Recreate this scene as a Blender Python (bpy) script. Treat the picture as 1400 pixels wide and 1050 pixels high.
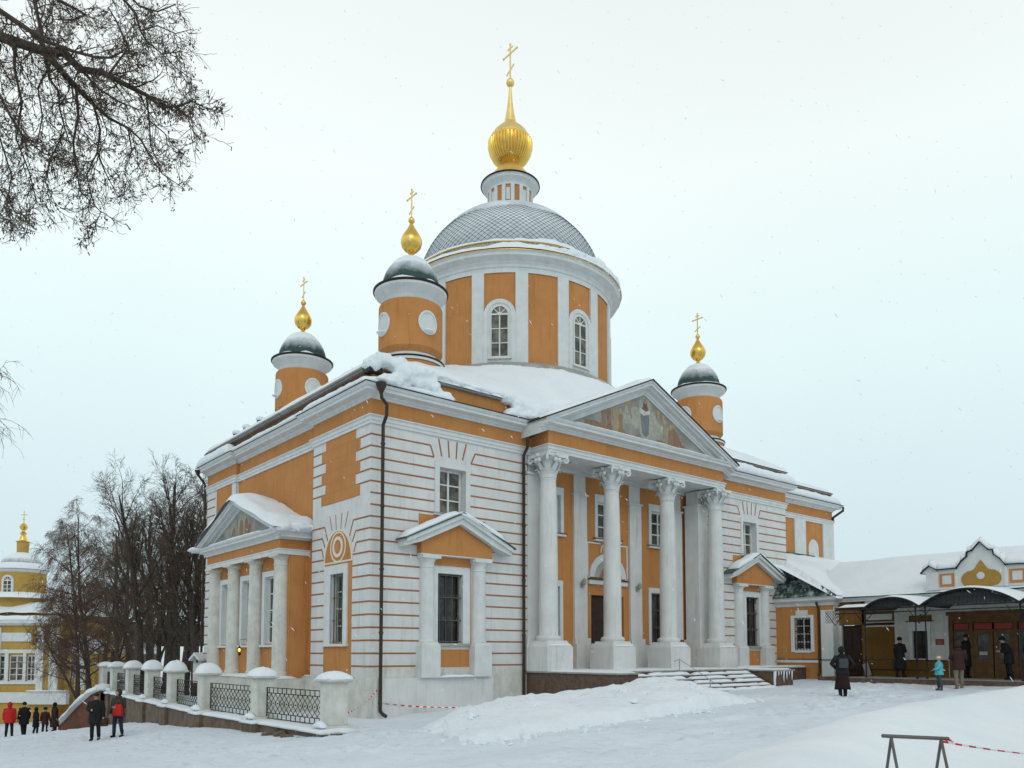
import bpy, bmesh, math, random
import numpy as np
from mathutils import Vector, Matrix, noise
for o in list(bpy.data.objects): bpy.data.objects.remove(o)
scene = bpy.context.scene
PI = math.pi
R = math.radians

# ------------------------------------------------------------------ camera
cam_d = bpy.data.cameras.new("camera")
cam = bpy.data.objects.new("camera", cam_d)
scene.collection.objects.link(cam)
cam.location = (-12.60127, -22.16885, 1.6)
cam.rotation_euler = (PI/2 + 0.0644, 0.0, -0.6938)
cam_d.sensor_width = 36.0
cam_d.lens = 36.0*1094.77/1400
cam_d.shift_y = (822.24-525)/1400
cam_d.clip_start = 0.1
cam_d.clip_end = 3000
scene.camera = cam
scene.render.resolution_x = 1024
scene.render.resolution_y = 768

# ------------------------------------------------------------------ world and light (overcast, snowing)
SUN_EL, SUN_AZ = R(38), R(215)
world = bpy.data.worlds.new("World")
scene.world = world
world.use_nodes = True
wn = world.node_tree
wn.nodes.clear()
def WN(t, **k):
    n = wn.nodes.new(t)
    for a, b in k.items(): setattr(n, a, b)
    return n
w_out = WN('ShaderNodeOutputWorld')
w_add = WN('ShaderNodeAddShader')
w_sky = WN('ShaderNodeTexSky')
w_sky.sky_type = 'NISHITA'; w_sky.sun_disc = False
w_sky.sun_elevation = SUN_EL; w_sky.sun_rotation = SUN_AZ
w_sky.dust_density = 6.0; w_sky.air_density = 1.0
w_b1 = WN('ShaderNodeBackground'); w_b1.inputs[1].default_value = 0.005
wn.links.new(w_sky.outputs[0], w_b1.inputs[0])
w_tc = WN('ShaderNodeTexCoord')
w_sep = WN('ShaderNodeSeparateXYZ')
wn.links.new(w_tc.outputs['Generated'], w_sep.inputs[0])
w_ramp = WN('ShaderNodeValToRGB')
cr = w_ramp.color_ramp
cr.elements[0].position = 0.0;  cr.elements[0].color = (0.60, 0.745, 0.795, 1)
cr.elements[1].position = 1.0;  cr.elements[1].color = (0.50, 0.545, 0.56, 1)  # overhead sky, out of view, dimmed to lower the light on the scene
for p, c in ((0.16, (0.67, 0.815, 0.86, 1)), (0.34, (0.78, 0.93, 0.945, 1)), (0.52, (0.91, 1.0, 0.985, 1)), (0.70, (0.84, 0.88, 0.885, 1)), (0.84, (0.58, 0.62, 0.64, 1))):
    e = cr.elements.new(p); e.color = c
wn.links.new(w_sep.outputs[2], w_ramp.inputs[0])
w_noise = WN('ShaderNodeTexNoise')
w_noise.inputs['Scale'].default_value = 1.6
w_noise.inputs['Detail'].default_value = 3.0
wn.links.new(w_tc.outputs['Generated'], w_noise.inputs['Vector'])
w_mr = WN('ShaderNodeMapRange')
w_mr.inputs[3].default_value = 0.93; w_mr.inputs[4].default_value = 1.08
wn.links.new(w_noise.outputs[0], w_mr.inputs[0])
w_b2 = WN('ShaderNodeBackground')
wn.links.new(w_ramp.outputs[0], w_b2.inputs[0])
wn.links.new(w_mr.outputs[0], w_b2.inputs[1])
wn.links.new(w_b1.outputs[0], w_add.inputs[0]); wn.links.new(w_b2.outputs[0], w_add.inputs[1])
wn.links.new(w_add.outputs[0], w_out.inputs[0])

sun_d = bpy.data.lights.new("sun", 'SUN')
sun_d.energy = 0.35; sun_d.angle = R(30); sun_d.color = (1.0, 0.985, 0.95)
sun = bpy.data.objects.new("sun", sun_d)
scene.collection.objects.link(sun)
sun.rotation_euler = (PI/2 - SUN_EL, 0, PI - SUN_AZ)
scene.view_settings.view_transform = 'Standard'
scene.view_settings.look = 'None'
scene.view_settings.exposure = 0.0
scene.view_settings.gamma = 1.0

# ------------------------------------------------------------------ materials
def newmat(name):
    m = bpy.data.materials.new(name); m.use_nodes = True
    nt = m.node_tree
    return m, nt, nt.nodes['Principled BSDF']
def mottled(name, c1, c2, scale=2.0, rough=0.9, bump=0.0, bscale=30.0, metal=0.0, detail=6.0, c3=None, streak=0.0, coord='Object', spec=0.3):
    """two colours mixed by noise, optional vertical weather streaks, optional bump"""
    m, nt, bs = newmat(name)
    L = nt.links
    tc = nt.nodes.new('ShaderNodeTexCoord')
    nz = nt.nodes.new('ShaderNodeTexNoise')
    nz.inputs['Scale'].default_value = scale; nz.inputs['Detail'].default_value = detail
    nz.inputs['Roughness'].default_value = 0.6
    L.new(tc.outputs[coord], nz.inputs['Vector'])
    rp = nt.nodes.new('ShaderNodeValToRGB')
    rp.color_ramp.elements[0].position = 0.32; rp.color_ramp.elements[0].color = (*c1, 1)
    rp.color_ramp.elements[1].position = 0.68; rp.color_ramp.elements[1].color = (*c2, 1)
    L.new(nz.outputs[0], rp.inputs[0])
    col = rp.outputs[0]
    if c3 is not None:
        mp = nt.nodes.new('ShaderNodeMapping'); mp.inputs['Scale'].default_value = (2.2, 2.2, 0.22)
        L.new(tc.outputs[coord], mp.inputs[0])
        n2 = nt.nodes.new('ShaderNodeTexNoise'); n2.inputs['Scale'].default_value = 2.4; n2.inputs['Detail'].default_value = 8
        n2.inputs['Roughness'].default_value = 0.7
        L.new(mp.outputs[0], n2.inputs['Vector'])
        r2 = nt.nodes.new('ShaderNodeMapRange'); r2.inputs[1].default_value = 0.52; r2.inputs[2].default_value = 0.78
        r2.inputs[3].default_value = 0.0; r2.inputs[4].default_value = streak
        L.new(n2.outputs[0], r2.inputs[0])
        mx = nt.nodes.new('ShaderNodeMix'); mx.data_type = 'RGBA'
        L.new(r2.outputs[0], mx.inputs[0]); L.new(col, mx.inputs[6]); mx.inputs[7].default_value = (*c3, 1)
        col = mx.outputs[2]
    L.new(col, bs.inputs['Base Color'])
    bs.inputs['Roughness'].default_value = rough
    bs.inputs['Metallic'].default_value = metal
    bs.inputs['Specular IOR Level'].default_value = spec
    if bump:
        n3 = nt.nodes.new('ShaderNodeTexNoise'); n3.inputs['Scale'].default_value = bscale; n3.inputs['Detail'].default_value = 5
        L.new(tc.outputs[coord], n3.inputs['Vector'])
        b = nt.nodes.new('ShaderNodeBump'); b.inputs['Strength'].default_value = bump; b.inputs['Distance'].default_value = 0.02
        L.new(n3.outputs[0], b.inputs['Height']); L.new(b.outputs[0], bs.inputs['Normal'])
    return m
M = {}
M['white'] = mottled('white_plaster', (0.585, 0.588, 0.58), (0.68, 0.68, 0.668), 1.3, 0.92, 0.25, 25, c3=(0.38, 0.385, 0.37), streak=0.7)
M['white_trim'] = mottled('white_trim', (0.58, 0.60, 0.595), (0.67, 0.69, 0.685), 2.5, 0.9, 0.15, 30, c3=(0.45, 0.43, 0.40), streak=0.45)
M['cream_trim'] = mottled('cream_painted_trim', (0.66, 0.60, 0.50), (0.74, 0.69, 0.58), 3, 0.9)
M['white_old'] = mottled('old_white_plaster', (0.50, 0.50, 0.46), (0.66, 0.66, 0.61), 3.0, 0.95, 0.4, 18, c3=(0.33, 0.29, 0.24), streak=0.5)
M['orange'] = mottled('ochre_orange_plaster', (0.445, 0.194, 0.062), (0.53, 0.24, 0.082), 0.8, 0.93, 0.25, 25, c3=(0.31, 0.115, 0.032), streak=0.75)
M['joint'] = mottled('joint_brown', (0.27, 0.115, 0.055), (0.36, 0.16, 0.08), 3, 0.95)
M['ochre'] = mottled('yellow_ochre_plaster', (0.40, 0.25, 0.06), (0.50, 0.32, 0.085), 1.0, 0.93, 0.2, 20, c3=(0.36, 0.2, 0.03), streak=0.6)
M['ochre_dark'] = mottled('weathered_shaded_ochre', (0.13, 0.065, 0.014), (0.19, 0.098, 0.022), 1.0, 0.93, 0.2, 20, c3=(0.08, 0.04, 0.010), streak=0.6)  # canopy shade is put into this base colour; only the streaks are weathering
M['green'] = mottled('green_roof_metal', (0.02, 0.055, 0.045), (0.05, 0.10, 0.08), 3, 0.5, 0, metal=0.0)
M['darkmetal'] = mottled('dark_metal', (0.018, 0.014, 0.010), (0.035, 0.028, 0.02), 5, 0.55, 0.1, 40, metal=0.3)
M['iron'] = mottled('wrought_iron', (0.012, 0.013, 0.014), (0.03, 0.03, 0.03), 8, 0.6, metal=0.4)
M['pipe'] = mottled('brown_drainpipe', (0.035, 0.022, 0.014), (0.06, 0.04, 0.026), 4, 0.45, metal=0.2)
M['gold'] = mottled('gilding', (0.72, 0.45, 0.09), (0.88, 0.58, 0.14), 3, 0.24, 0.05, 12, metal=1.0)
M['gold_matte'] = mottled('gold_leaf_worn', (0.80, 0.58, 0.20), (0.92, 0.70, 0.28), 3, 0.45, 0.05, 12, metal=0.85)
M['frame'] = mottled('window_frame_paint', (0.60, 0.61, 0.59), (0.70, 0.71, 0.69), 6, 0.7)
M['stone'] = mottled('brown_granite', (0.085, 0.055, 0.042), (0.16, 0.105, 0.08), 6, 0.8, 0.3, 30, c3=(0.05, 0.035, 0.03), streak=0.6)
M['brick_old'] = mottled('weathered_brown_stone', (0.10, 0.070, 0.048), (0.20, 0.15, 0.11), 2.4, 0.95, 0.8, 8, c3=(0.05, 0.035, 0.025), streak=0.8)
M['brick_red'] = mottled('red_brick', (0.12, 0.05, 0.03), (0.18, 0.08, 0.05), 3.0, 0.95, 0.5, 12)
M['grey_metal'] = mottled('grey_flashing', (0.26, 0.26, 0.24), (0.40, 0.40, 0.37), 2.0, 0.6, metal=0.1)
M['wood_dark'] = mottled('dark_door_wood', (0.022, 0.010, 0.007), (0.045, 0.022, 0.014), 6, 0.6)
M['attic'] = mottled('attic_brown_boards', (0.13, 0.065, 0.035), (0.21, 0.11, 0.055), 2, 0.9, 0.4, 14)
M['ochre_gable'] = mottled('brownish_ochre', (0.33, 0.19, 0.045), (0.41, 0.24, 0.06), 3, 0.93)
M['wood'] = mottled('varnished_wood', (0.09, 0.042, 0.013), (0.16, 0.08, 0.026), 5, 0.6)
M['bark'] = mottled('bark', (0.035, 0.027, 0.022), (0.085, 0.068, 0.055), 9, 0.95, 0.5, 30)
M['twig_far'] = mottled('brown_twigs', (0.085, 0.060, 0.045), (0.15, 0.11, 0.08), 0.6, 0.95)
M['twig'] = mottled('twigs', (0.060, 0.045, 0.036), (0.105, 0.080, 0.062), 4, 0.95)
M['bark_warm'] = mottled('reddish_twigs', (0.10, 0.062, 0.043), (0.165, 0.105, 0.075), 4, 0.95)
M['birch'] = mottled('birch_bark', (0.35, 0.33, 0.30), (0.05, 0.045, 0.04), 5, 0.9)
M['red'] = mottled('red_cloth', (0.42, 0.012, 0.012), (0.55, 0.02, 0.02), 6, 0.8)
M['tape_red'] = mottled('red_tape', (0.55, 0.03, 0.03), (0.62, 0.05, 0.05), 6, 0.5)
M['tape_white'] = mottled('white_tape', (0.72, 0.70, 0.70), (0.8, 0.78, 0.78), 6, 0.5)
M['skin'] = mottled('skin', (0.42, 0.24, 0.17), (0.50, 0.30, 0.22), 8, 0.6)
def flat(name, c, rough=0.85, metal=0.0):
    d = tuple(x*0.82 for x in c)
    return mottled(name, d, c, 7, rough, metal=metal)
M['black_cloth'] = flat('black_cloth', (0.014, 0.013, 0.015))
M['brown_cloth'] = flat('brown_cloth', (0.045, 0.020, 0.016))
M['navy'] = flat('navy_cloth', (0.022, 0.032, 0.06))
M['green_cloth'] = flat('dark_green_cloth', (0.035, 0.045, 0.035))
M['turq'] = flat('turquoise_jacket', (0.10, 0.42, 0.50))
M['cream'] = flat('cream_cloth', (0.62, 0.52, 0.44))
M['beige'] = flat('beige_cloth', (0.22, 0.18, 0.14))
M['grey_cloth'] = flat('grey_cloth', (0.06, 0.065, 0.07))
M['plum'] = flat('plum_skirt', (0.022, 0.007, 0.009))
M['board'] = flat('grey_board', (0.28, 0.27, 0.24))
M['signred'] = flat('red_plate', (0.30, 0.035, 0.02), 0.4)
M['paper'] = flat('paper', (0.5, 0.48, 0.40))
M['galv'] = flat('galvanised_tube', (0.14, 0.13, 0.12), 0.45, 0.6)
M['hair'] = flat('dark_hair', (0.03, 0.02, 0.015))

def glass(name, c=(0.02, 0.022, 0.02)):
    m, nt, bs = newmat(name)
    tc = nt.nodes.new('ShaderNodeTexCoord')
    nz = nt.nodes.new('ShaderNodeTexNoise'); nz.inputs['Scale'].default_value = 2.2; nz.inputs['Detail'].default_value = 3
    nt.links.new(tc.outputs['Object'], nz.inputs['Vector'])
    rp = nt.nodes.new('ShaderNodeValToRGB')
    rp.color_ramp.elements[0].position = 0.40; rp.color_ramp.elements[0].color = (*c, 1)
    rp.color_ramp.elements[1].position = 0.72; rp.color_ramp.elements[1].color = (c[0]*5, c[1]*4.4, c[2]*4, 1)
    nt.links.new(nz.outputs[0], rp.inputs[0]); nt.links.new(rp.outputs[0], bs.inputs['Base Color'])
    bs.inputs['Roughness'].default_value = 0.12
    bs.inputs['Specular IOR Level'].default_value = 0.35
    return m
M['glass'] = glass('window_glass')
M['curtain'] = glass('curtained_glass', (0.05, 0.05, 0.043))

def snowmat(name, c1=(0.73, 0.78, 0.82), c2=(0.81, 0.85, 0.88), rough=0.75, bump=0.35, bs_=6.0, c3=None, tread=False):
    m, nt, bs = newmat(name)
    L = nt.links
    tc = nt.nodes.new('ShaderNodeTexCoord')
    nz = nt.nodes.new('ShaderNodeTexNoise'); nz.inputs['Scale'].default_value = 0.5; nz.inputs['Detail'].default_value = 7; nz.inputs['Roughness'].default_value = 0.65
    L.new(tc.outputs['Object'], nz.inputs['Vector'])
    rp = nt.nodes.new('ShaderNodeValToRGB')
    rp.color_ramp.elements[0].position = 0.3; rp.color_ramp.elements[0].color = (*c1, 1)
    rp.color_ramp.elements[1].position = 0.7; rp.color_ramp.elements[1].color = (*c2, 1)
    if c3 is not None:
        e = rp.color_ramp.elements.new(0.18); e.color = (*c3, 1)
    L.new(nz.outputs[0], rp.inputs[0]); L.new(rp.outputs[0], bs.inputs['Base Color'])
    bs.inputs['Roughness'].default_value = rough
    bs.inputs['Specular IOR Level'].default_value = 0.2
    n3 = nt.nodes.new('ShaderNodeTexNoise'); n3.inputs['Scale'].default_value = bs_; n3.inputs['Detail'].default_value = 8; n3.inputs['Roughness'].default_value = 0.6
    L.new(tc.outputs['Object'], n3.inputs['Vector'])
    b = nt.nodes.new('ShaderNodeBump'); b.inputs['Strength'].default_value = bump; b.inputs['Distance'].default_value = 0.08
    L.new(n3.outputs[0], b.inputs['Height']); L.new(b.outputs[0], bs.inputs['Normal'])
    if tread:      # boot prints and scuffs pressed into the surface
        wv = nt.nodes.new('ShaderNodeTexNoise'); wv.inputs['Scale'].default_value = 1.3; wv.inputs['Detail'].default_value = 3
        L.new(tc.outputs['Object'], wv.inputs['Vector'])
        vo = nt.nodes.new('ShaderNodeTexVoronoi'); vo.inputs['Scale'].default_value = 2.6; vo.inputs['Randomness'].default_value = 1.0
        mp = nt.nodes.new('ShaderNodeMapping'); mp.inputs['Scale'].default_value = (1.0, 0.62, 1.0); mp.inputs['Rotation'].default_value = (0, 0, 0.6)
        ad = nt.nodes.new('ShaderNodeMix'); ad.data_type = 'RGBA'; ad.blend_type = 'ADD'; ad.inputs[0].default_value = 0.5
        L.new(tc.outputs['Object'], ad.inputs[6]); L.new(wv.outputs[1], ad.inputs[7])
        L.new(ad.outputs[2], mp.inputs[0]); L.new(mp.outputs[0], vo.inputs['Vector'])
        mr = nt.nodes.new('ShaderNodeMapRange'); mr.inputs[1].default_value = 0.10; mr.inputs[2].default_value = 0.32
        L.new(vo.outputs['Distance'], mr.inputs[0])
        b2 = nt.nodes.new('ShaderNodeBump'); b2.inputs['Strength'].default_value = 0.5; b2.inputs['Distance'].default_value = 0.07
        L.new(mr.outputs[0], b2.inputs['Height']); L.new(b.outputs[0], b2.inputs['Normal']); L.new(b2.outputs[0], bs.inputs['Normal'])
    return m
M['snow'] = snowmat('roof_snow_surface')
M['snow_ground'] = snowmat('trodden_snow', (0.62, 0.68, 0.74), (0.72, 0.775, 0.83), 0.85, 0.7, 3.0, c3=(0.56, 0.61, 0.67), tread=True)
M['snow_heap'] = snowmat('shovelled_snow', (0.72, 0.775, 0.825), (0.81, 0.855, 0.89), 0.8, 0.7, 4.0)

def frosted(name, base, z0, z1, pat=False):
    """metal or shingle under a frost of snow: snow lies thicker where the surface faces up"""
    m, nt, bs = newmat(name)
    L = nt.links
    geo = nt.nodes.new('ShaderNodeNewGeometry')
    sep = nt.nodes.new('ShaderNodeSeparateXYZ'); L.new(geo.outputs['True Normal'] if not pat else geo.outputs['Normal'], sep.inputs[0])
    tc = nt.nodes.new('ShaderNodeTexCoord')
    nz = nt.nodes.new('ShaderNodeTexNoise'); nz.inputs['Scale'].default_value = 2.2; nz.inputs['Detail'].default_value = 6; nz.inputs['Roughness'].default_value = 0.7
    L.new(tc.outputs['Object'], nz.inputs['Vector'])
    ad = nt.nodes.new('ShaderNodeMath'); ad.operation = 'MULTIPLY_ADD'
    L.new(nz.outputs[0], ad.inputs[0]); ad.inputs[1].default_value = 0.5; L.new(sep.outputs[2], ad.inputs[2])
    mr = nt.nodes.new('ShaderNodeMapRange'); mr.inputs[1].default_value = z0+0.25; mr.inputs[2].default_value = z1+0.25
    L.new(ad.outputs[0], mr.inputs[0])
    mx = nt.nodes.new('ShaderNodeMix'); mx.data_type = 'RGBA'
    L.new(mr.outputs[0], mx.inputs[0]); mx.inputs[6].default_value = (*base, 1); mx.inputs[7].default_value = (0.78, 0.82, 0.86, 1)
    L.new(mx.outputs[2], bs.inputs['Base Color'])
    bs.inputs['Roughness'].default_value = 0.7
    return m
M['frost_green'] = frosted('frosted_green_dome', (0.02, 0.055, 0.05), 0.20, 0.66, True)
M['shingle'] = frosted('frosted_dome_shingles', (0.125, 0.185, 0.19), -0.02, 0.74)
M['shingle_snow'] = mottled('snowy_dome', (0.42, 0.48, 0.52), (0.72, 0.77, 0.81), 1.6, 0.85, 0.3, 9)

# snow clinging in patches to a steep painted sheet-metal roof
m, nt, bs = newmat('patchy_snow_on_green_roof')
tc = nt.nodes.new('ShaderNodeTexCoord')
nz = nt.nodes.new('ShaderNodeTexNoise'); nz.inputs['Scale'].default_value = 2.6; nz.inputs['Detail'].default_value = 9; nz.inputs['Roughness'].default_value = 0.72
nt.links.new(tc.outputs['Object'], nz.inputs['Vector'])
rp = nt.nodes.new('ShaderNodeValToRGB')
rp.color_ramp.elements[0].position = 0.46; rp.color_ramp.elements[0].color = (0.02, 0.05, 0.042, 1)
rp.color_ramp.elements[1].position = 0.60; rp.color_ramp.elements[1].color = (0.38, 0.43, 0.44, 1)
nt.links.new(nz.outputs[0], rp.inputs[0]); nt.links.new(rp.outputs[0], bs.inputs['Base Color'])
bs.inputs['Roughness'].default_value = 0.6
M['patchy'] = m
# painted sky behind the figures in the gables
m, nt, bs = newmat('gable_painting_ground')
tc = nt.nodes.new('ShaderNodeTexCoord')
nz = nt.nodes.new('ShaderNodeTexNoise'); nz.inputs['Scale'].default_value = 1.4; nz.inputs['Detail'].default_value = 7
nt.links.new(tc.outputs['Object'], nz.inputs['Vector'])
rp = nt.nodes.new('ShaderNodeValToRGB')
els = rp.color_ramp.elements
els[0].position = 0.30; els[0].color = (0.24, 0.205, 0.155, 1)
els[1].position = 0.72; els[1].color = (0.42, 0.40, 0.31, 1)
e = els.new(0.45); e.color = (0.26, 0.265, 0.25, 1)
e = els.new(0.58); e.color = (0.34, 0.335, 0.30, 1)
nt.links.new(nz.outputs[0], rp.inputs[0]); nt.links.new(rp.outputs[0], bs.inputs['Base Color'])
bs.inputs['Roughness'].default_value = 0.9
M['paint_bg'] = m
for nm, c in (('p_red', (0.29, 0.16, 0.12)), ('p_gold', (0.34, 0.28, 0.19)), ('p_blue', (0.18, 0.195, 0.225)), ('p_glow', (0.36, 0.36, 0.30)),
              ('p_dark', (0.16, 0.11, 0.08)), ('p_flesh', (0.44, 0.29, 0.19)), ('p_white', (0.55, 0.54, 0.49)), ('p_brown', (0.28, 0.19, 0.12))):
    M[nm] = mottled('paint_'+nm[2:], tuple(x*0.8 for x in c), tuple(x*1.12 for x in c), 6, 0.9)
m, nt, bs = newmat('lit_yellow_lantern')
bs.inputs['Base Color'].default_value = (0.8, 0.6, 0.05, 1)
bs.inputs['Emission Color'].default_value = (1.0, 0.80, 0.08, 1); bs.inputs['Emission Strength'].default_value = 2.0
M['lamp'] = m

# ------------------------------------------------------------------ object helpers
COL = scene.collection
def tag(o, label=None, cat=None, group=None, kind=None):
    if label: o['label'] = label
    if cat: o['category'] = cat
    if group: o['group'] = group
    if kind: o['kind'] = kind
    return o
def empty(name, loc=(0, 0, 0), rz=0.0):
    o = bpy.data.objects.new(name, None); COL.objects.link(o)
    o.location = loc; o.rotation_euler = (0, 0, rz); o.empty_display_size = 0.3
    return o
def copy_tree(o, parent=None):
    c = o.copy(); COL.objects.link(c)
    if parent is not None: c.parent = parent
    for ch in o.children: copy_tree(ch, c)
    return c

class MB:
    """collects shapes as plain vertex and face lists, then links them as one mesh object"""
    def __init__(self, Mx=None):
        self.v = []; self.f = []; self.M = Mx or Matrix.Identity(4)
        self.smooth = False
    def add(self, vs, fs):
        n = len(self.v)
        Mx = self.M
        self.v.extend([tuple(Mx @ Vector(p)) for p in vs])
        flip = Mx.determinant() < 0
        for f in fs:
            f = [i+n for i in f]
            self.f.append(f[::-1] if flip else f)
        return self
    def box(self, x0, x1, y0, y1, z0, z1):
        vs = [(x0,y0,z0),(x1,y0,z0),(x1,y1,z0),(x0,y1,z0),(x0,y0,z1),(x1,y0,z1),(x1,y1,z1),(x0,y1,z1)]
        return self.add(vs, [(0,3,2,1),(4,5,6,7),(0,1,5,4),(1,2,6,5),(2,3,7,6),(3,0,4,7)])
    def prism(self, poly, y0, y1):
        """polygon in (x,z), counter-clockwise seen from -y, extruded from y0 to y1 (y0<y1)"""
        a = sum(poly[i][0]*poly[(i+1) % len(poly)][1]-poly[(i+1) % len(poly)][0]*poly[i][1] for i in range(len(poly)))
        if a < 0: poly = poly[::-1]
        n = len(poly)
        vs = [(x, y0, z) for x, z in poly]+[(x, y1, z) for x, z in poly]
        fs = [tuple(range(n)), tuple(range(2*n-1, n-1, -1))]
        for i in range(n):
            j = (i+1) % n
            fs.append((i, i+n, j+n, j))
        return self.add(vs, fs)
    def prism_z(self, poly, z0, z1):
        a = sum(poly[i][0]*poly[(i+1) % len(poly)][1]-poly[(i+1) % len(poly)][0]*poly[i][1] for i in range(len(poly)))
        if a < 0: poly = poly[::-1]
        n = len(poly)
        vs = [(x, y, z0) for x, y in poly]+[(x, y, z1) for x, y in poly]
        fs = [tuple(range(n-1, -1, -1)), tuple(range(n, 2*n))]
        for i in range(n):
            j = (i+1) % n
            fs.append((i, j, j+n, i+n))
        return self.add(vs, fs)
    def lathe(self, prof, c=(0, 0), n=24, a0=0.0, a1=2*PI, caps=True):
        full = abs(a1-a0-2*PI) < 1e-6
        m = n if full else n+1
        vs = []
        for r, z in prof:
            for k in range(m):
                a = a0+(a1-a0)*k/n
                vs.append((c[0]+r*math.cos(a), c[1]+r*math.sin(a), z))
        fs = []
        for i in range(len(prof)-1):
            for k in range(n):
                k2 = (k+1) % m
                fs.append((i*m+k, i*m+k2, (i+1)*m+k2, (i+1)*m+k))
        if caps and full:
            fs.append(tuple(range(m-1, -1, -1)))
            fs.append(tuple(range((len(prof)-1)*m, len(prof)*m)))
        return self.add(vs, fs)
    def tube(self, pts, rad, n=8, caps=True):
        pts = [Vector(p) for p in pts]
        if not hasattr(rad, '__len__'): rad = [rad]*len(pts)
        vs = []; fs = []
        prev = None
        for i, p in enumerate(pts):
            d = (pts[min(i+1, len(pts)-1)]-pts[max(i-1, 0)])
            d = d.normalized() if d.length > 1e-9 else Vector((0, 0, 1))
            if prev is None:
                up = Vector((0, 0, 1)) if abs(d.z) < 0.9 else Vector((1, 0, 0))
                a = d.cross(up).normalized()
            else:
                a = (prev - d*prev.dot(d)); a = a.normalized() if a.length > 1e-6 else d.cross(Vector((0, 0, 1))).normalized()
            prev = a
            b = d.cross(a)
            for k in range(n):
                t = 2*PI*k/n
                vs.append(tuple(p+(a*math.cos(t)+b*math.sin(t))*rad[i]))
        for i in range(len(pts)-1):
            for k in range(n):
                k2 = (k+1) % n
                fs.append((i*n+k, i*n+k2, (i+1)*n+k2, (i+1)*n+k))
        if caps:
            fs.append(tuple(range(n-1, -1, -1)))
            fs.append(tuple(range((len(pts)-1)*n, len(pts)*n)))
        return self.add(vs, fs)
    def bar(self, p, q, w, h=None):
        """square bar between two points"""
        h = h or w
        p = Vector(p); q = Vector(q); d = (q-p).normalized()
        up = Vector((0, 0, 1)) if abs(d.z) < 0.95 else Vector((0, 1, 0))
        a = d.cross(up).normalized()*w/2; b = a.cross(d).normalized()*h/2
        vs = [tuple(x+s*a+t*b) for x in (p, q) for s, t in ((-1, -1), (1, -1), (1, 1), (-1, 1))]
        return self.add(vs, [(0,1,2,3),(7,6,5,4),(0,4,5,1),(1,5,6,2),(2,6,7,3),(3,7,4,0)])
    def loft(self, rings, caps=True):
        n = len(rings[0]); vs = [p for r in rings for p in r]; fs = []
        for i in range(len(rings)-1):
            for k in range(n):
                k2 = (k+1) % n
                fs.append((i*n+k, i*n+k2, (i+1)*n+k2, (i+1)*n+k))
        if caps:
            fs.append(tuple(range(n-1, -1, -1))); fs.append(tuple(range((len(rings)-1)*n, len(rings)*n)))
        return self.add(vs, fs)
    def sphere(self, c, r, nu=12, nv=8, sz=1.0, amp=0.0, seed=0.0):
        rx, ry, rz = (r, r, r*sz) if not hasattr(r, '__len__') else r
        vs = []; fs = []
        for i in range(nv+1):
            t = PI*i/nv
            for k in range(nu):
                a = 2*PI*k/nu
                d = Vector((math.sin(t)*math.cos(a), math.sin(t)*math.sin(a), -math.cos(t)))
                s = 1.0
                if amp: s += amp*noise.noise(d*1.7+Vector((seed, seed*1.7, 0)))
                vs.append((c[0]+rx*d.x*s, c[1]+ry*d.y*s, c[2]+rz*d.z*s))
        for i in range(nv):
            for k in range(nu):
                k2 = (k+1) % nu
                fs.append((i*nu+k, i*nu+k2, (i+1)*nu+k2, (i+1)*nu+k))
        return self.add(vs, fs)
    def build(self, name, mat, parent=None, smooth=False, bevel=0.0, mods=None, merge=False):
        me = bpy.data.meshes.new(name)
        me.from_pydata(self.v, [], self.f)
        if merge:
            bm = bmesh.new(); bm.from_mesh(me)
            bmesh.ops.remove_doubles(bm, verts=bm.verts, dist=1e-4)
            bm.to_mesh(me); bm.free()
        me.materials.append(mat if not isinstance(mat, str) else M[mat])
        if smooth:
            me.polygons.foreach_set('use_smooth', [True]*len(me.polygons))
            if smooth == 'auto':
                bm = bmesh.new(); bm.from_mesh(me)
                bmesh.ops.remove_doubles(bm, verts=bm.verts, dist=1e-5)
                for e in bm.edges:
                    if len(e.link_faces) == 2 and e.calc_face_angle(0) > R(35): e.smooth = False
                bm.to_mesh(me); bm.free()
        me.update()
        o = bpy.data.objects.new(name, me); COL.objects.link(o)
        if parent is not None: o.parent = parent
        if bevel:
            b = o.modifiers.new('bevel', 'BEVEL'); b.width = bevel; b.segments = 2; b.limit_method = 'ANGLE'; b.angle_limit = R(50)
        return o

def split_build(self, name, mat, parent=None, **kw):
    """like build, but every piece that touches no other becomes an object of its own"""
    n = len(self.v); par = list(range(n))
    def find(a):
        while par[a] != a: par[a] = par[par[a]]; a = par[a]
        return a
    for f in self.f:
        r0 = find(f[0])
        for i in f[1:]: par[find(i)] = r0
    comp = {}
    for i in range(n): comp.setdefault(find(i), []).append(i)
    items = []
    for k, idx in comp.items():
        P = [self.v[i] for i in idx]
        items.append([[min(p[a] for p in P) for a in range(3)], [max(p[a] for p in P) for a in range(3)], {k}])
    e = 0.02; ch = True
    while ch:
        ch = False; out = []
        for it in items:
            for o in out:
                if all(it[0][a]-e <= o[1][a] and o[0][a]-e <= it[1][a] for a in range(3)):
                    o[0] = [min(o[0][a], it[0][a]) for a in range(3)]; o[1] = [max(o[1][a], it[1][a]) for a in range(3)]; o[2] |= it[2]; ch = True; break
            else: out.append(it)
        items = out
    res = []
    for it in items:
        b = MB(); mp = {}
        for k in it[2]:
            for i in comp[k]: mp[i] = len(b.v); b.v.append(self.v[i])
        b.f = [[mp[i] for i in f] for f in self.f if find(f[0]) in it[2]]
        res.append(b.build(name, mat, parent, **kw))
    return res
MB.split = split_build

def LF(x0=0.0, y0=0.0, z0=0.0):
    """frame of a wall that faces -X: local x runs towards -Y, local y runs into the wall (+X)"""
    return Matrix(((0, 1, 0, x0), (-1, 0, 0, y0), (0, 0, 1, z0), (0, 0, 0, 1)))

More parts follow.
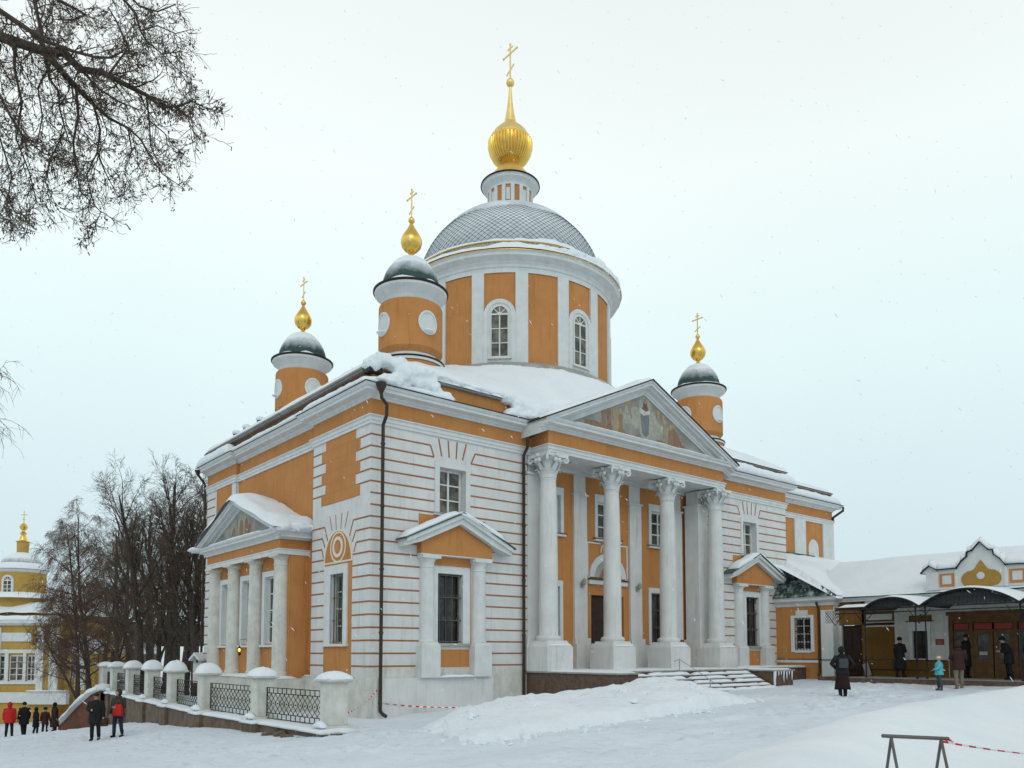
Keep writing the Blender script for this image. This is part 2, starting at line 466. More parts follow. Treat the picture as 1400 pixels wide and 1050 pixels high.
def wall(mb, u0, u1, z0, z1, holes=(), d=0.35, y=0.0, back=True):
    """flat wall face in the local x-z plane at depth y with openings (u0,u1,z0,z1) and their reveals"""
    us = sorted({u0, u1, *[h[0] for h in holes], *[h[1] for h in holes]})
    zs = sorted({z0, z1, *[h[2] for h in holes], *[h[3] for h in holes]})
    us = [u for u in us if u0-1e-6 <= u <= u1+1e-6]; zs = [z for z in zs if z0-1e-6 <= z <= z1+1e-6]
    for i in range(len(us)-1):
        for j in range(len(zs)-1):
            cu = (us[i]+us[i+1])/2; cz = (zs[j]+zs[j+1])/2
            if any(h[0] < cu < h[1] and h[2] < cz < h[3] for h in holes): continue
            mb.add([(us[i], y, zs[j]), (us[i+1], y, zs[j]), (us[i+1], y, zs[j+1]), (us[i], y, zs[j+1])], [(0, 1, 2, 3)])
    for a, b, c, e in holes:
        mb.add([(a, y, c), (a, y+d, c), (a, y+d, e), (a, y, e)], [(0, 1, 2, 3)])
        mb.add([(b, y, c), (b, y+d, c), (b, y+d, e), (b, y, e)], [(3, 2, 1, 0)])
        mb.add([(a, y, c), (b, y, c), (b, y+d, c), (a, y+d, c)], [(0, 1, 2, 3)])
        mb.add([(a, y, e), (b, y, e), (b, y+d, e), (a, y+d, e)], [(3, 2, 1, 0)])
    return mb

def sweep(mb, path, prof, closed=False):
    """sweep a profile [(out, z)...] along a ground path with mitred corners; outside lies right of the walking direction"""
    P = [Vector((p[0], p[1])) for p in path]; n = len(P)
    rings = []
    for i in range(n):
        def nrm(a, b):
            d = (b-a).normalized(); return Vector((d.y, -d.x))
        if closed or 0 < i < n-1:
            n1 = nrm(P[i-1], P[i]); n2 = nrm(P[i], P[(i+1) % n])
            m_ = (n1+n2); m_ = m_/max(0.15, m_.dot(n1)) if m_.length > 1e-6 else n1
        elif i == 0: m_ = nrm(P[0], P[1])
        else: m_ = nrm(P[n-2], P[n-1])
        rings.append([(P[i].x+m_.x*o, P[i].y+m_.y*o, z) for o, z in prof])
    k = len(prof); vs = [p for r in rings for p in r]; fs = []
    for i in range(n if closed else n-1):
        j = (i+1) % n
        for a in range(k-1):
            fs.append((i*k+a, j*k+a, j*k+a+1, i*k+a+1))
    if not closed:
        fs.append(tuple(range(k))); fs.append(tuple(range((n-1)*k+k-1, (n-1)*k-1, -1)))
    return mb.add(vs, fs)

def fbm(x, y, z=0.0, o=4, s=1.0):
    v = 0; a = 0.5
    p = Vector((x*s, y*s, z*s))
    for _ in range(o):
        v += a*noise.noise(p); p = p*2.03; a *= 0.5
    return v

def snow_ridge(mb, pts, halfw, thick, seed=0.0, step=0.18, side=None, round_ends=True, wob=0.25):
    """a rounded bank of snow lying along a 3-D line; halfw is a vector across the line"""
    P = [Vector(p) for p in pts]; W = Vector(halfw)
    L = [0.0]
    for i in range(1, len(P)): L.append(L[-1]+(P[i]-P[i-1]).length)
    n = max(4, int(L[-1]/step)); rings = []
    m_ = 8
    for i in range(n+1):
        s = L[-1]*i/n
        k = max(j for j in range(len(L)) if L[j] <= s+1e-9); k = min(k, len(P)-2)
        t = (s-L[k])/(L[k+1]-L[k]); c = P[k].lerp(P[k+1], t)
        e = min(1.0, math.sqrt(max(0.0, min(s, L[-1]-s))/0.25)) if round_ends else 1.0
        nz = 1+wob*1.6*fbm(s*0.9+seed, seed*3.1, 0.0)+wob*0.8*fbm(s*3.1+seed, 5.0, 1.0)
        h = thick*max(0.12, e)*nz
        wv = W*(1+wob*0.5*fbm(s*1.3+seed, 9.0))
        ring = []
        for q in range(m_+1):
            a = PI*q/m_
            sx = -math.cos(a); sz = math.sin(a)**0.6
            ring.append(tuple(c+wv*sx*(1 if abs(sx) < 0.99 else 1.0)+Vector((0, 0, h*sz))))
        ring.append(tuple(c-Vector((0, 0, 0.01))))
        rings.append(ring)
    return mb.loft(rings)
# ================================================================== the church
church = tag(empty('church', (0, 0, 0)), 'orange and white domed church with columned portico and five gilded crosses', 'church')
I4 = Matrix.Identity(4)
XC = 11.93                    # axis of the front
W, D = 23.95, 15.0
Z_ARC, Z_FR, Z_CO, Z_ED, Z_AT = 8.92, 9.20, 9.72, 10.10, 10.78
F1 = 1.00                      # porch floor

def window(parent, Mx, u0, u1, z0, z1, y, cols, rows, fw=0.06, mw=0.035, arch=False, mat='frame', gl='glass', fan=0, name='window', top=None):
    """painted frame with glazing bars, its pane a child"""
    f = MB(Mx); g = MB(Mx)
    cx = (u0+u1)/2; r = (u1-u0)/2
    zs = z1-r if arch else z1
    f.box(u0, u0+fw, y-0.05, y+0.05, z0, zs); f.box(u1-fw, u1, y-0.05, y+0.05, z0, zs)
    f.box(u0+fw, u1-fw, y-0.05, y+0.05, z0, z0+fw)
    if arch:
        N = 12
        for k in range(N):
            a = PI*k/N; b = PI*(k+1)/N
            f.add([(cx+rr*math.cos(t), yy, zs+rr*math.sin(t)) for yy in (y-0.05, y+0.05) for t in (a, b) for rr in (r-fw, r)],
                  [(0, 1, 3, 2), (4, 6, 7, 5), (0, 2, 6, 4), (1, 5, 7, 3)])
        f.box(u0+fw, u1-fw, y-0.04, y+0.04, zs-mw, zs+mw)
        for k in range(1, fan):
            t = PI*k/fan
            f.bar((cx, y, zs), (cx+(r-fw)*math.cos(t), y, zs+(r-fw)*math.sin(t)), mw, mw)
        f.prism([(cx+0.09*math.cos(PI*k/6), zs+0.09*math.sin(PI*k/6)) for k in range(7)], y-0.045, y+0.045)
    else:
        f.box(u0+fw, u1-fw, y-0.05, y+0.05, z1-fw, z1)
    for k in range(1, cols):
        u = u0+(u1-u0)*k/cols
        w = mw*1.5 if k*2 == cols else mw
        f.box(u-w/2, u+w/2, y-0.035, y+0.035, z0+fw, zs-(mw if arch else fw))
    for k in range(1, rows):
        z = z0+(zs-z0)*k/rows
        f.box(u0+fw, u1-fw, y-0.03, y+0.03, z-mw/2, z+mw/2)
    if arch:
        g.prism([(u0+0.02, z0+0.02), (u1-0.02, z0+0.02)]+[(cx+(r-0.02)*math.cos(PI*k/12), zs+(r-0.02)*math.sin(PI*k/12)) for k in range(13)], y+0.005, y+0.02)
    else:
        g.box(u0+0.02, u1-0.02, y+0.005, y+0.02, z0+0.02, z1-0.02)
    fo = f.build(name, mat, parent)
    g.build('pane', gl, fo)
    return fo
def grille(parent, Mx, u0, u1, z0, z1, y, nb=5, rails=(0.33, 0.66), curls=True):
    """wrought window grille: uprights, cross rails, scrolls at the rails"""
    b = MB(Mx)
    for k in range(nb):
        u = u0+(u1-u0)*(k+0.5)/nb
        b.box(u-0.012, u+0.012, y-0.012, y+0.012, z0, z1)
    for t in (0.02,)+tuple(rails)+(0.98,):
        z = z0+(z1-z0)*t
        b.box(u0, u1, y-0.016, y+0.004, z-0.014, z+0.014)
    if curls:
        for t in rails:
            z = z0+(z1-z0)*t
            for k in range(nb):
                u = u0+(u1-u0)*(k+0.5)/nb; w = (u1-u0)/nb*0.36
                for s in (-1, 1):
                    pts = [(u+s*w*math.cos(a), y-0.02, z+s*0.0+w*0.9*math.sin(a)*1.2) for a in [PI*j/5-0.4 for j in range(6)]]
                    b.tube(pts, 0.010, 4)
    return b.build('window_grille', 'galv', parent)

def lining(mb, holes, d, y=0.0, t=0.012):
    for a, c, z0, z1 in holes:
        mb.box(a, a+t, y-0.001, y+d, z0, z1); mb.box(c-t, c, y-0.001, y+d, z0, z1); mb.box(a+t, c-t, y-0.001, y+d, z1-t, z1); mb.box(a+t, c-t, y-0.001, y+d, z0, z0+t)
# ---- masonry base walls -------------------------------------------------
wb = MB(I4)
up = (2.64, 3.74, 6.32, 7.90); lo = (2.58, 3.62, 1.93, 4.28)
wall(wb, 0, 6.56, -1.6, Z_FR, [up, lo])
mir = lambda h: (W-h[1], W-h[0], h[2], h[3])
wall(wb, W-6.56, W, -1.0, Z_FR, [mir(up), mir(lo)])
wbl = MB(LF())
lw = (-2.56, -1.62, 1.92, 4.25)
wall(wbl, -4.08, 0, -1.6, Z_FR, [lw], d=0.3)
wb.split('wall', 'white', church)
wbl.split('wall', 'white', church)
b = MB(LF()); wall(b, -D, -11.45, -1.6, Z_FR); b.split('wall', 'white', church)
b = MB(LF(0.12)); wall(b, -11.45, -4.08, -1.6, Z_FR); b.build('recessed_wall', 'orange', church)
b = MB(); b.box(0, 0.12, 4.07, 4.08, -1.6, Z_FR-0.3); b.build('wall_return', 'orange', church)
b = MB(); b.box(0.0, 0.2, 11.45, 11.47, -1.6, Z_FR); b.build('wall_return', 'white', church)
# closed backs so nothing can be seen through
b = MB(); b.box(0.4, W-0.4, D-0.02, D, -1.6, Z_AT); b.box(W-0.02, W, 0.4, D, -1.0, Z_AT); b.box(0.05, 0.4, D-0.3, D, -1.6, Z_AT); b.split('rear_wall', 'white', church)
b = MB(); b.box(0.5, 6.4, 0.5, 0.6, -1, 9); b.box(W-6.4, W-0.5, 0.5, 0.6, -1, 9); b.box(0.5, 0.6, 0.6, 14.6, -1, 9); b.split('inner_wall', 'wood_dark', church)
# rear wing, set back
YW = 1.3
b = MB(); wall(b, W, 31.0, -1, Z_FR, y=YW); b.build('wing_wall', 'orange', church)
b = MB(); b.box(30.98, 31.0, YW, D, -1, Z_AT); b.build('wing_wall', 'white', church)
px = lambda X09: -12.6+(X09+12.6)*(YW+22.17)/(0.9+22.17)
b = MB()
b.box(px(26.23), px(27.33), YW-0.06, YW+0.02, -0.5, Z_ARC); b.box(px(29.13), 31.04, YW-0.07, YW+0.02, -0.5, Z_ARC)
b.split('pilaster', 'white_trim', church)
u0, u1 = px(27.65), px(28.67); zt = 7.95
b = MB(); b.prism([(u0, 5.6), (u1, 5.6)]+[((u0+u1)/2+(u1-u0)/2*math.cos(PI*k/10), zt-(u1-u0)/2+(u1-u0)/2*math.sin(PI*k/10)) for k in range(11)], YW-0.03, YW+0.02)
b.build('blind_window', 'white_trim', church)

# ---- white rustication joints ------------------------------------------
ZL = [8.58-0.3775*k for k in range(13)]+[4.05-0.41*k for k in range(1, 8)]
ZL = [z for z in ZL if z > 1.1]
JW = 0.055; JP = 0.006
def joints_front(Mx, mirrored=False):
    j = MB(Mx)
    def h(a, c, z): j.box(a, c, -JP, 0.0, z-JW/2, z+JW/2)
    def s(x0, z0, x1, z1, w=JW):
        d = Vector((x1-x0, 0, z1-z0)).normalized(); n = Vector((-d.z, 0, d.x))*w/2
        j.prism([(x0-n.x, z0-n.z), (x1-n.x, z1-n.z), (x1+n.x, z1+n.z), (x0+n.x, z0+n.z)], -JP-0.001, 0.0)
    for k, z in enumerate(ZL):
        xr = 6.56
        if k == 0: h(0, 2.27, z); h(4.15, xr, z)
        elif k == 1: h(0, 2.42, z); h(3.96, xr, z)
        elif z > 6.25: h(0, 2.44, z); h(3.94, xr, z)
        elif z > 5.3: h(0, 1.80, z); h(4.62, xr, z)
        elif z > 4.86: h(0, 1.76, z); h(4.73, xr, z)
        elif z > 1.95: h(0, 1.86, z); h(4.56, xr, z)
        else: h(0, 1.74, z); h(4.62, xr, z)
    s(2.27, ZL[0], 2.41, ZL[1]); s(4.15, ZL[0], 3.97, ZL[1])
    for xt, xb in ((2.60, 2.73), (2.99, 3.04), (3.37, 3.33), (3.76, 3.60)): s(xt, 8.86, xb, 8.27)
    return j
joints_front(I4).build('rustication_joints', 'joint', church)
joints_front(Matrix(((-1, 0, 0, W), (0, 1, 0, 0), (0, 0, 1, 0), (0, 0, 0, 1)))).build('rustication_joints', 'joint', church)
# left side: joints around the arched window, then teeth beside the orange panel
j = MB(LF())
def jh(y0, y1, z): j.box(-y1, -y0, -JP, 0, z-JW/2, z+JW/2)
def js(y0, z0, y1, z1, w=JW):
    d = Vector((y1-y0, 0, z1-z0)).normalized(); n = Vector((-d.z, 0, d.x))*w/2
    j.prism([(-(y0-n.x), z0-n.z), (-(y1-n.x), z1-n.z), (-(y1+n.x), z1+n.z), (-(y0+n.x), z0+n.z)], -JP-0.001, 0)
for k, z in enumerate(ZL):
    if z > 6.75: jh(0, 0.97, z); jh(3.12, 4.08, z)
    elif z > 6.0: pass
    elif z > 5.8: jh(0, 1.08, z); jh(3.12, 4.08, z)
    elif z > 5.4: jh(0, 0.92, z); jh(3.28, 4.08, z)
    elif z > 5.0: jh(0, 0.88, z); jh(3.32, 4.08, z)
    else: jh(0, 1.10, z); jh(3.08, 4.08, z)
for sy in (1, -1):
    f = lambda y: 2.1+sy*(y-2.1)
    js(f(1.08), ZL[7], f(1.33), ZL[7]-0.50); js(f(0.92), ZL[8], f(1.13), ZL[8]-0.33); js(f(0.88), ZL[9], f(1.02), ZL[9]-0.3)
for yt, yb in ((2.75, 2.56), (2.32, 2.26), (1.88, 1.94), (1.44, 1.64)): js(yt, 6.28, yb, 5.75, 0.035)
for z in ZL: jh(13.95, 15.0, z) if z > 6.7 else jh(11.5, 15.0, z)
j.split('rustication_joints', 'joint', church)
b = MB(LF())
def teeth(b, ya, yb, flip_l=True):
    zs = [Z_ARC]+[z for z in ZL if z > 6.6]+[6.70]
    zs = sorted(set(round(z, 3) for z in zs), reverse=True)
    for k in range(len(zs)-1):
        w = 0 if k % 2 == 0 else 0.30
        b.box(-(yb+w if flip_l else yb), -(ya-w), -0.012, 0.0, zs[k+1]-0.004, zs[k]-0.0)
teeth(b, 0.97, 3.09)
b.box(-13.75, -11.95, -0.012, 0.0, 6.7, Z_ARC)
b.split('orange_panel', 'orange', church)
# orange field under and around the small gabled window, both wings
def wing_fields(Mx):
    b = MB(Mx)
    for (a, c, z0, z1) in ((1.82, 4.60, 5.2, 6.22), (2.46, 3.99, 4.54, 5.0), (3.93, 3.99, 1.86, 4.54), (2.40, 2.46, 1.86, 5.0), (2.42, 3.99, 0.8, 1.72)):
        b.box(a, c, -0.008, 0.0, z0, z1)
    return b
MIR = Matrix(((-1, 0, 0, W), (0, 1, 0, 0), (0, 0, 1, 0), (0, 0, 0, 1)))
wing_fields(I4).build('orange_panel', 'orange', church)
wing_fields(MIR).build('orange_panel', 'orange', church)

# ---- entablature, following every break of the outline ------------------
outline = [(0, D), (0, 11.45), (0.12, 11.45), (0.12, 4.08), (0, 4.08), (0, 0), (6.80, 0), (6.80, -0.92), (17.38, -0.92), (17.38, 0), (W, 0), (W, YW), (31.0, YW), (31.0, D)]
b = MB(); sweep(b, outline, [(0.0, Z_ARC), (0.05, Z_ARC), (0.05, Z_ARC+0.11), (0.075, Z_ARC+0.11), (0.075, Z_FR-0.07), (0.13, Z_FR-0.03), (0.13, Z_FR), (0.0, Z_FR)])
b.build('architrave', 'white_trim', church)
b = MB(); sweep(b, outline, [(0.004, Z_FR-0.01), (0.004, Z_CO+0.02)]); b.build('frieze', 'orange', church)
b = MB(); sweep(b, outline, [(0.0, Z_CO), (0.06, Z_CO), (0.06, Z_CO+0.05), (0.13, Z_CO+0.09), (0.15, Z_CO+0.13), (0.37, Z_CO+0.17), (0.37, Z_CO+0.25), (0.42, Z_CO+0.28), (0.47, Z_ED-0.025), (0.47, Z_ED-0.02), (0.0, Z_ED-0.02)])
b.build('cornice', 'white_trim', church)
drip = [p for p in outline]
b = MB(); sweep(b, outline[:8], [(0.0, Z_ED-0.018), (0.49, Z_ED-0.018), (0.50, Z_ED), (0.49, Z_ED+0.012), (0.0, Z_ED+0.05)])
b.build('eaves_flashing', 'darkmetal', church)
b = MB(); sweep(b, outline[8:], [(0.0, Z_ED-0.018), (0.49, Z_ED-0.018), (0.50, Z_ED), (0.49, Z_ED+0.012), (0.0, Z_ED+0.05)])
b.build('eaves_flashing', 'darkmetal', church)
# attic above the cornice, with the upper eave
att = [(0.06, D), (0.06, 0.06), (W-0.06, 0.06), (W-0.06, YW+0.1), (30.9, YW+0.1), (30.9, D)]
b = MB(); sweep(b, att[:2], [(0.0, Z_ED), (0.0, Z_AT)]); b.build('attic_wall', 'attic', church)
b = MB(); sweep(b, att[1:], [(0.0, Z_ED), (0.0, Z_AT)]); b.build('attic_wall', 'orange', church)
b = MB(); sweep(b, att, [(-0.3, Z_AT-0.05), (0.13, Z_AT-0.05), (0.16, Z_AT), (-0.3, Z_AT+0.05)]); b.build('upper_eave', 'grey_metal', church)

# ---- windows of the wings -----------------------------------------------
def wing_window(Mx):
    window(church, Mx, up[0]+0.02, up[1]-0.02, up[2]+0.01, up[3]-0.01, 0.30, 2, 3, 0.07, 0.045, gl='curtain')
    w2 = window(church, Mx, lo[0]+0.02, lo[1]-0.02, lo[2]+0.01, lo[3]-0.01, 0.24, 2, 3, 0.06, 0.04, mat='wood_dark')
    grille(church, Mx, lo[0]+0.01, lo[1]-0.01, lo[2]+0.01, lo[3]-0.01, 0.07, 4)
    f = MB(Mx)   # casings
    f.box(2.45, up[0], -0.03, 0.0, 6.28, 8.08); f.box(up[1], 3.93, -0.03, 0.0, 6.28, 8.08); f.box(up[0], up[1], -0.03, 0.0, 7.90, 8.08)
    f.box(2.40, 3.98, -0.09, 0.0, 6.24, 6.30)
    f.box(2.40, lo[0], -0.045, 0.0, 1.92, 4.50); f.box(lo[1], 3.92, -0.045, 0.0, 1.92, 4.50); f.box(lo[0], lo[1], -0.045, 0.0, 4.28, 4.50)
    f.split('window_casing', 'white_trim', church)
    s = MB(Mx); s.box(2.40, 4.02, -0.12, 0.0, 1.84, 1.92); s.box(2.42, 3.96, -0.13, 0.02, 6.30, 6.325)
    s.split('window_sill', 'grey_metal', church)
wing_window(I4); wing_window(MIR)
# left side: arched panel with ring ornament and a barred window
L0 = LF()
window(church, L0, lw[0]+0.02, lw[1]-0.02, lw[2]+0.01, lw[3]-0.01, 0.22, 2, 4, 0.05, 0.035, mat='frame')
grille(church, L0, lw[0]+0.01, lw[1]-0.01, lw[2]+0.01, lw[3]-0.01, 0.06, 5, curls=False)
b = MB(L0); N = 20; cy, rz = 4.62, 1.10
arc = [(-2.09+0.97*math.cos(PI*k/N), 4.62+rz*math.sin(PI*k/N)) for k in range(N+1)]
b.prism([(-3.06, 4.25), (-1.12, 4.25)]+arc, -0.012, 0.0); b.box(-3.06, lw[0], -0.012, 0, 1.92, 4.25); b.box(lw[1], -1.12, -0.012, 0, 1.92, 4.25); b.box(-3.06, -1.12, -0.012, 0, 0.8, 1.92)
b.split('orange_panel', 'orange', church)
b = MB(L0)
def band(b, pts, w, y0, y1, closed=False):
    """flat mitred strip of width w along points in the wall plane"""
    n = len(pts); L_, R_ = [], []
    for i in range(n):
        p = Vector(pts[i]); q0 = Vector(pts[i-1]) if (i or closed) else None; q1 = Vector(pts[(i+1) % n]) if (i < n-1 or closed) else None
        d = Vector((0, 0))
        if q0 is not None: d += (p-q0).normalized()
        if q1 is not None: d += (q1-p).normalized()
        d.normalize(); nn = Vector((-d.y, d.x))*w/2
        L_.append(p+nn); R_.append(p-nn)
    vs = []
    for l, r in zip(L_, R_): vs += [(l.x, y0, l.y), (r.x, y0, r.y), (r.x, y1, r.y), (l.x, y1, l.y)]
    fs = []
    for i in range(n if closed else n-1):
        j = (i+1) % n
        for k in range(4): fs.append((4*i+k, 4*j+k, 4*j+(k+1) % 4, 4*i+(k+1) % 4))
    if not closed: fs += [(0, 1, 2, 3), (4*n-1, 4*n-2, 4*n-3, 4*n-4)]
    b.add(vs, fs)
band(b, arc, 0.055, -0.035, 0.0); band(b, [(-3.06, 4.64), (-1.12, 4.64)], 0.055, -0.032, 0.0)
ell = lambda a, c, e, f: [(-2.09+a*math.cos(2*PI*k/24), e+c*math.sin(2*PI*k/24)) for k in range(24)]
band(b, ell(0.30, 0.30, 5.15, 0), 0.11, -0.045, 0.0, True)
band(b, ell(0.52, 0.50, 5.15, 0), 0.06, -0.028, 0.0, True)
b.build('ring_ornament', 'cream_trim', church)
b = MB(L0)
b.box(-3.0, lw[0], -0.06, 0.0, 1.9, 4.55); b.box(lw[1], -1.36, -0.06, 0.0, 1.9, 4.55); b.box(lw[0], lw[1], -0.06, 0.0, 4.25, 4.55)
b.box(-3.1, -1.3, -0.11, 0.0, 1.82, 1.90)
b.split('window_casing', 'white_trim', church)

# ---- small gabled aedicules in front of the wing windows ---------------------
def aedicule(Mx, snow_seed):
    p = MB(Mx); p.box(0.16, 4.82, -0.20, 0.0, -1.2, 0.80); body = p.build('aedicule_plinth', 'white', church)
    t = MB(Mx)
    for c in (2.13, 4.28):
        t.box(c-0.37, c+0.37, -0.34, 0.02, 0.80, 1.84)
        t.add([(c-0.37, -0.34, 1.84), (c+0.37, -0.34, 1.84), (c+0.37, 0.02, 1.84), (c-0.37, 0.02, 1.84),
               (c-0.29, -0.30, 1.96), (c+0.29, -0.30, 1.96), (c+0.29, 0.02, 1.96), (c-0.29, 0.02, 1.96)],
              [(0,1,5,4),(1,2,6,5),(3,0,4,7),(4,5,6,7)])
    t.split('pedestal', 'white_trim', church)
    for c in (2.13, 4.28):
        k = MB(Mx)
        k.lathe([(0.29, 1.96), (0.295, 2.0), (0.265, 2.03), (0.265, 3.0), (0.25, 4.40), (0.27, 4.42), (0.27, 4.46), (0.25, 4.47), (0.25, 4.60), (0.33, 4.72)], (c, -0.03), 20)
        k.box(c-0.36, c+0.36, -0.37, 0.02, 4.72, 4.84)
        k.build('column', 'white_trim', church, smooth='auto')
    g = MB(Mx); g.prism([(1.76, 4.87), (4.70, 4.87), (4.70, 5.24), (3.23, 5.93), (1.76, 5.24)], -0.28, 0.0)
    g.build('aedicule_gable', 'orange', church)
    e = MB(Mx); e.box(1.74, 4.72, -0.30, 0.0, 4.84, 4.87)
    zz = lambda x, off: 6.30-abs(x-3.23)*0.452+off
    e.prism([(1.02, zz(1.02, -0.27)), (1.62, zz(1.62, -0.36)), (3.23, zz(3.23, -0.36)), (4.84, zz(4.84, -0.36)), (5.44, zz(5.44, -0.27)), (5.44, zz(5.44, -0.02)), (3.23, zz(3.23, -0.02)), (1.02, zz(1.02, -0.02))], -0.48, 0.0)
    e.prism([(1.02, zz(1.02, -0.16)), (3.23, zz(3.23, -0.16)), (5.44, zz(5.44, -0.16)), (5.44, zz(5.44, -0.021)), (3.23, zz(3.23, -0.021)), (1.02, zz(1.02, -0.021))], -0.58, -0.47)
    e.build('aedicule_cornice', 'white_trim', church)
    r_ = MB(Mx); r_.prism([(0.94, zz(0.94, -0.02)), (3.23, zz(3.23, -0.02)), (5.52, zz(5.52, -0.02)), (5.52, zz(5.52, 0.02)), (3.23, zz(3.23, 0.03)), (0.94, zz(0.94, 0.02))], -0.63, 0.0)
    ro = r_.build('aedicule_roof', 'green', church)
    s = MB(Mx)
    snow_ridge(s, [(1.0, -0.32, zz(1.0, 0.02)), (3.15, -0.32, zz(3.15, 0.02))], (0, 0.29, 0), 0.19, snow_seed)
    snow_ridge(s, [(3.1, -0.33, zz(3.1, 0.02)), (5.05, -0.33, zz(5.05, 0.02))], (0, 0.31, 0), 0.24, snow_seed+4)
    s.split('roof_snow', 'snow', ro, smooth=True)
aedicule(I4, 1.0)
aedicule(MIR, 7.0)
s = MB(); snow_ridge(s, [(2.5, -0.26, 0.80), (3.95, -0.26, 0.80)], (0, 0.12, 0), 0.09, 3.0); s.split('sill_snow', 'snow', church, smooth=True)

# ---- capitals -------------------------------------------------------------
def capital_mesh(c, r, z0, z1, n=20):
    b = MB(); h = z1-z0
    b.lathe([(r, z0), (r*1.08, z0+0.02), (r*1.08, z0+0.05), (r*0.98, z0+0.07), (r*0.98, z0+h*0.5), (r*1.3, z0+h*0.75), (r*1.9, z0+h*0.86)], c, n)
    def leaf(a, zb, zt, ro, w, curl):
        ca, sa = math.cos(a), math.sin(a)
        rings = []
        for q in range(7):
            t = q/6; z = zb+(zt-zb)*min(1, t*1.15) if t < 0.87 else zt-(t-0.87)*0.55*curl
            rad = r*0.98+ro*(t**2.2)
            ww = w*(1-0.55*t**3)*(1+0.18*math.sin(t*14))
            cx, cy = c[0]+rad*ca, c[1]+rad*sa
            th = 0.03
            rings.append([(cx-sa*ww, cy+ca*ww, z), (cx+ca*th, cy+sa*th, z+0.01), (cx+sa*ww, cy-ca*ww, z), (cx-ca*0.02, cy-sa*0.02, z)])
        b.loft(rings)
    for k in range(8): leaf(2*PI*k/8+PI/8, z0+0.07, z0+h*0.42, r*0.75, r*0.40, 0.8)
    for k in range(8): leaf(2*PI*k/8, z0+0.10, z0+h*0.70, r*1.15, r*0.40, 0.8)
    for k in range(4):      # volutes under the abacus corners
        a = PI/4+k*PI/2; ca, sa = math.cos(a), math.sin(a)
        pts = []
        for q in range(9):
            t = q/8; pts.append((c[0]+ca*(r*1.0+r*1.35*t), c[1]+sa*(r*1.0+r*1.35*t), z0+h*0.48+h*0.34*math.sin(t*PI*0.55)))
        for q in range(9):
            t = q/8*1.6*PI; rr = 0.10*(1-0.6*q/8)
            pts.append((c[0]+ca*(r*2.3+rr*math.sin(t)), c[1]+sa*(r*2.3+rr*math.sin(t)), z0+h*0.76+rr*math.cos(t)))
        b.tube(pts, [0.04]*9+[0.05]*9, 6)
        for s in (-1, 1):   # small inner helices
            a2 = a+s*0.62
            b.sphere((c[0]+math.cos(a2)*r*1.8, c[1]+math.sin(a2)*r*1.8, z0+h*0.74), 0.085, 8, 6)
    # concave-sided abacus
    A = r*2.35; poly = []
    for k in range(4):
        a = PI/4+k*PI/2
        p = Vector((c[0]+A*1.13*math.cos(a), c[1]+A*1.13*math.sin(a))); q = Vector((c[0]+A*1.13*math.cos(a+PI/2), c[1]+A*1.13*math.sin(a+PI/2)))
        m_ = Vector((c[0]+A*0.66*math.cos(a+PI/4), c[1]+A*0.66*math.sin(a+PI/4)))
        for t in (0.0, 0.08, 0.3, 0.5, 0.7, 0.92):
            w_ = math.sin(PI*t)
            pt = p.lerp(q, t); mid = p.lerp(q, 0.5)
            poly.append(tuple(pt+(m_-mid)*w_))
    b.prism_z(poly, z1-h*0.13, z1-0.004)
    for k in range(4):
        a = k*PI/2; b.sphere((c[0]+r*1.75*math.cos(a), c[1]+r*1.75*math.sin(a), z1-h*0.07), 0.085, 8, 6)
    return b

# ---- the big portico -------------------------------------------------------
CX = [7.07, 10.46, 13.86, 17.18]; CY = -0.60
for n_, cx_ in enumerate(CX):
    k = MB()
    k.lathe([(0.44, 2.04), (0.47, 2.10), (0.47, 2.16), (0.43, 2.21), (0.37, 2.24), (0.355, 2.30), (0.352, 3.2), (0.348, 4.6), (0.33, 6.2), (0.30, 7.6), (0.285, 7.95)], (cx_, CY), 28)
    col_ = k.build('portico_column', 'white', church, smooth='auto')
    capital_mesh((cx_, CY), 0.285, 7.93, Z_ARC-0.04).build('capital', 'white_trim', col_, smooth='auto')
    p = MB(); h_ = 0.63
    p.box(cx_-h_, cx_+h_, CY-h_, CY+h_, F1-0.06, 1.80)
    r1 = [(cx_+sx*h_, CY+sy*h_, 1.80) for sx, sy in ((-1,-1),(1,-1),(1,1),(-1,1))]
    r2 = [(cx_+sx*(h_-0.05), CY+sy*(h_-0.05), 1.90) for sx, sy in ((-1,-1),(1,-1),(1,1),(-1,1))]
    r3 = [(cx_+sx*(h_-0.13), CY+sy*(h_-0.13), 1.99) for sx, sy in ((-1,-1),(1,-1),(1,1),(-1,1))]
    r4 = [(cx_+sx*(h_-0.15), CY+sy*(h_-0.15), 2.05) for sx, sy in ((-1,-1),(1,-1),(1,1),(-1,1))]
    p.loft([r1, r2, r3, r4])
    pd = p.build('pedestal', 'white', col_, bevel=0.012)
    s = MB(); 
    for sd in range(4):
        a = sd*PI/2; 
    snow_ridge(s, [(cx_-0.55, CY-0.56, 1.86), (cx_+0.55, CY-0.56, 1.86)], (0, 0.07, 0), 0.06, n_*2.1)
    s.split('ledge_snow', 'snow', col_, smooth=True)
# beam and ceiling
b = MB(); b.box(6.82, 17.36, -0.90, -0.30, Z_ARC, Z_CO); b.box(6.82, 7.3, -0.30, 0.9, Z_ARC, Z_CO); b.box(16.9, 17.36, -0.30, 0.9, Z_ARC, Z_CO)
b.box(7.3, 16.9, -0.30, 0.9, 8.96, 9.1)
for xx in (8.75, 12.15, 15.5): b.box(xx-0.12, xx+0.12, -0.30, 0.9, 8.90, 8.96)
b.box(7.3, 16.9, 0.78, 0.9, 8.82, 8.96)
b.split('portico_ceiling', 'white_trim', church)
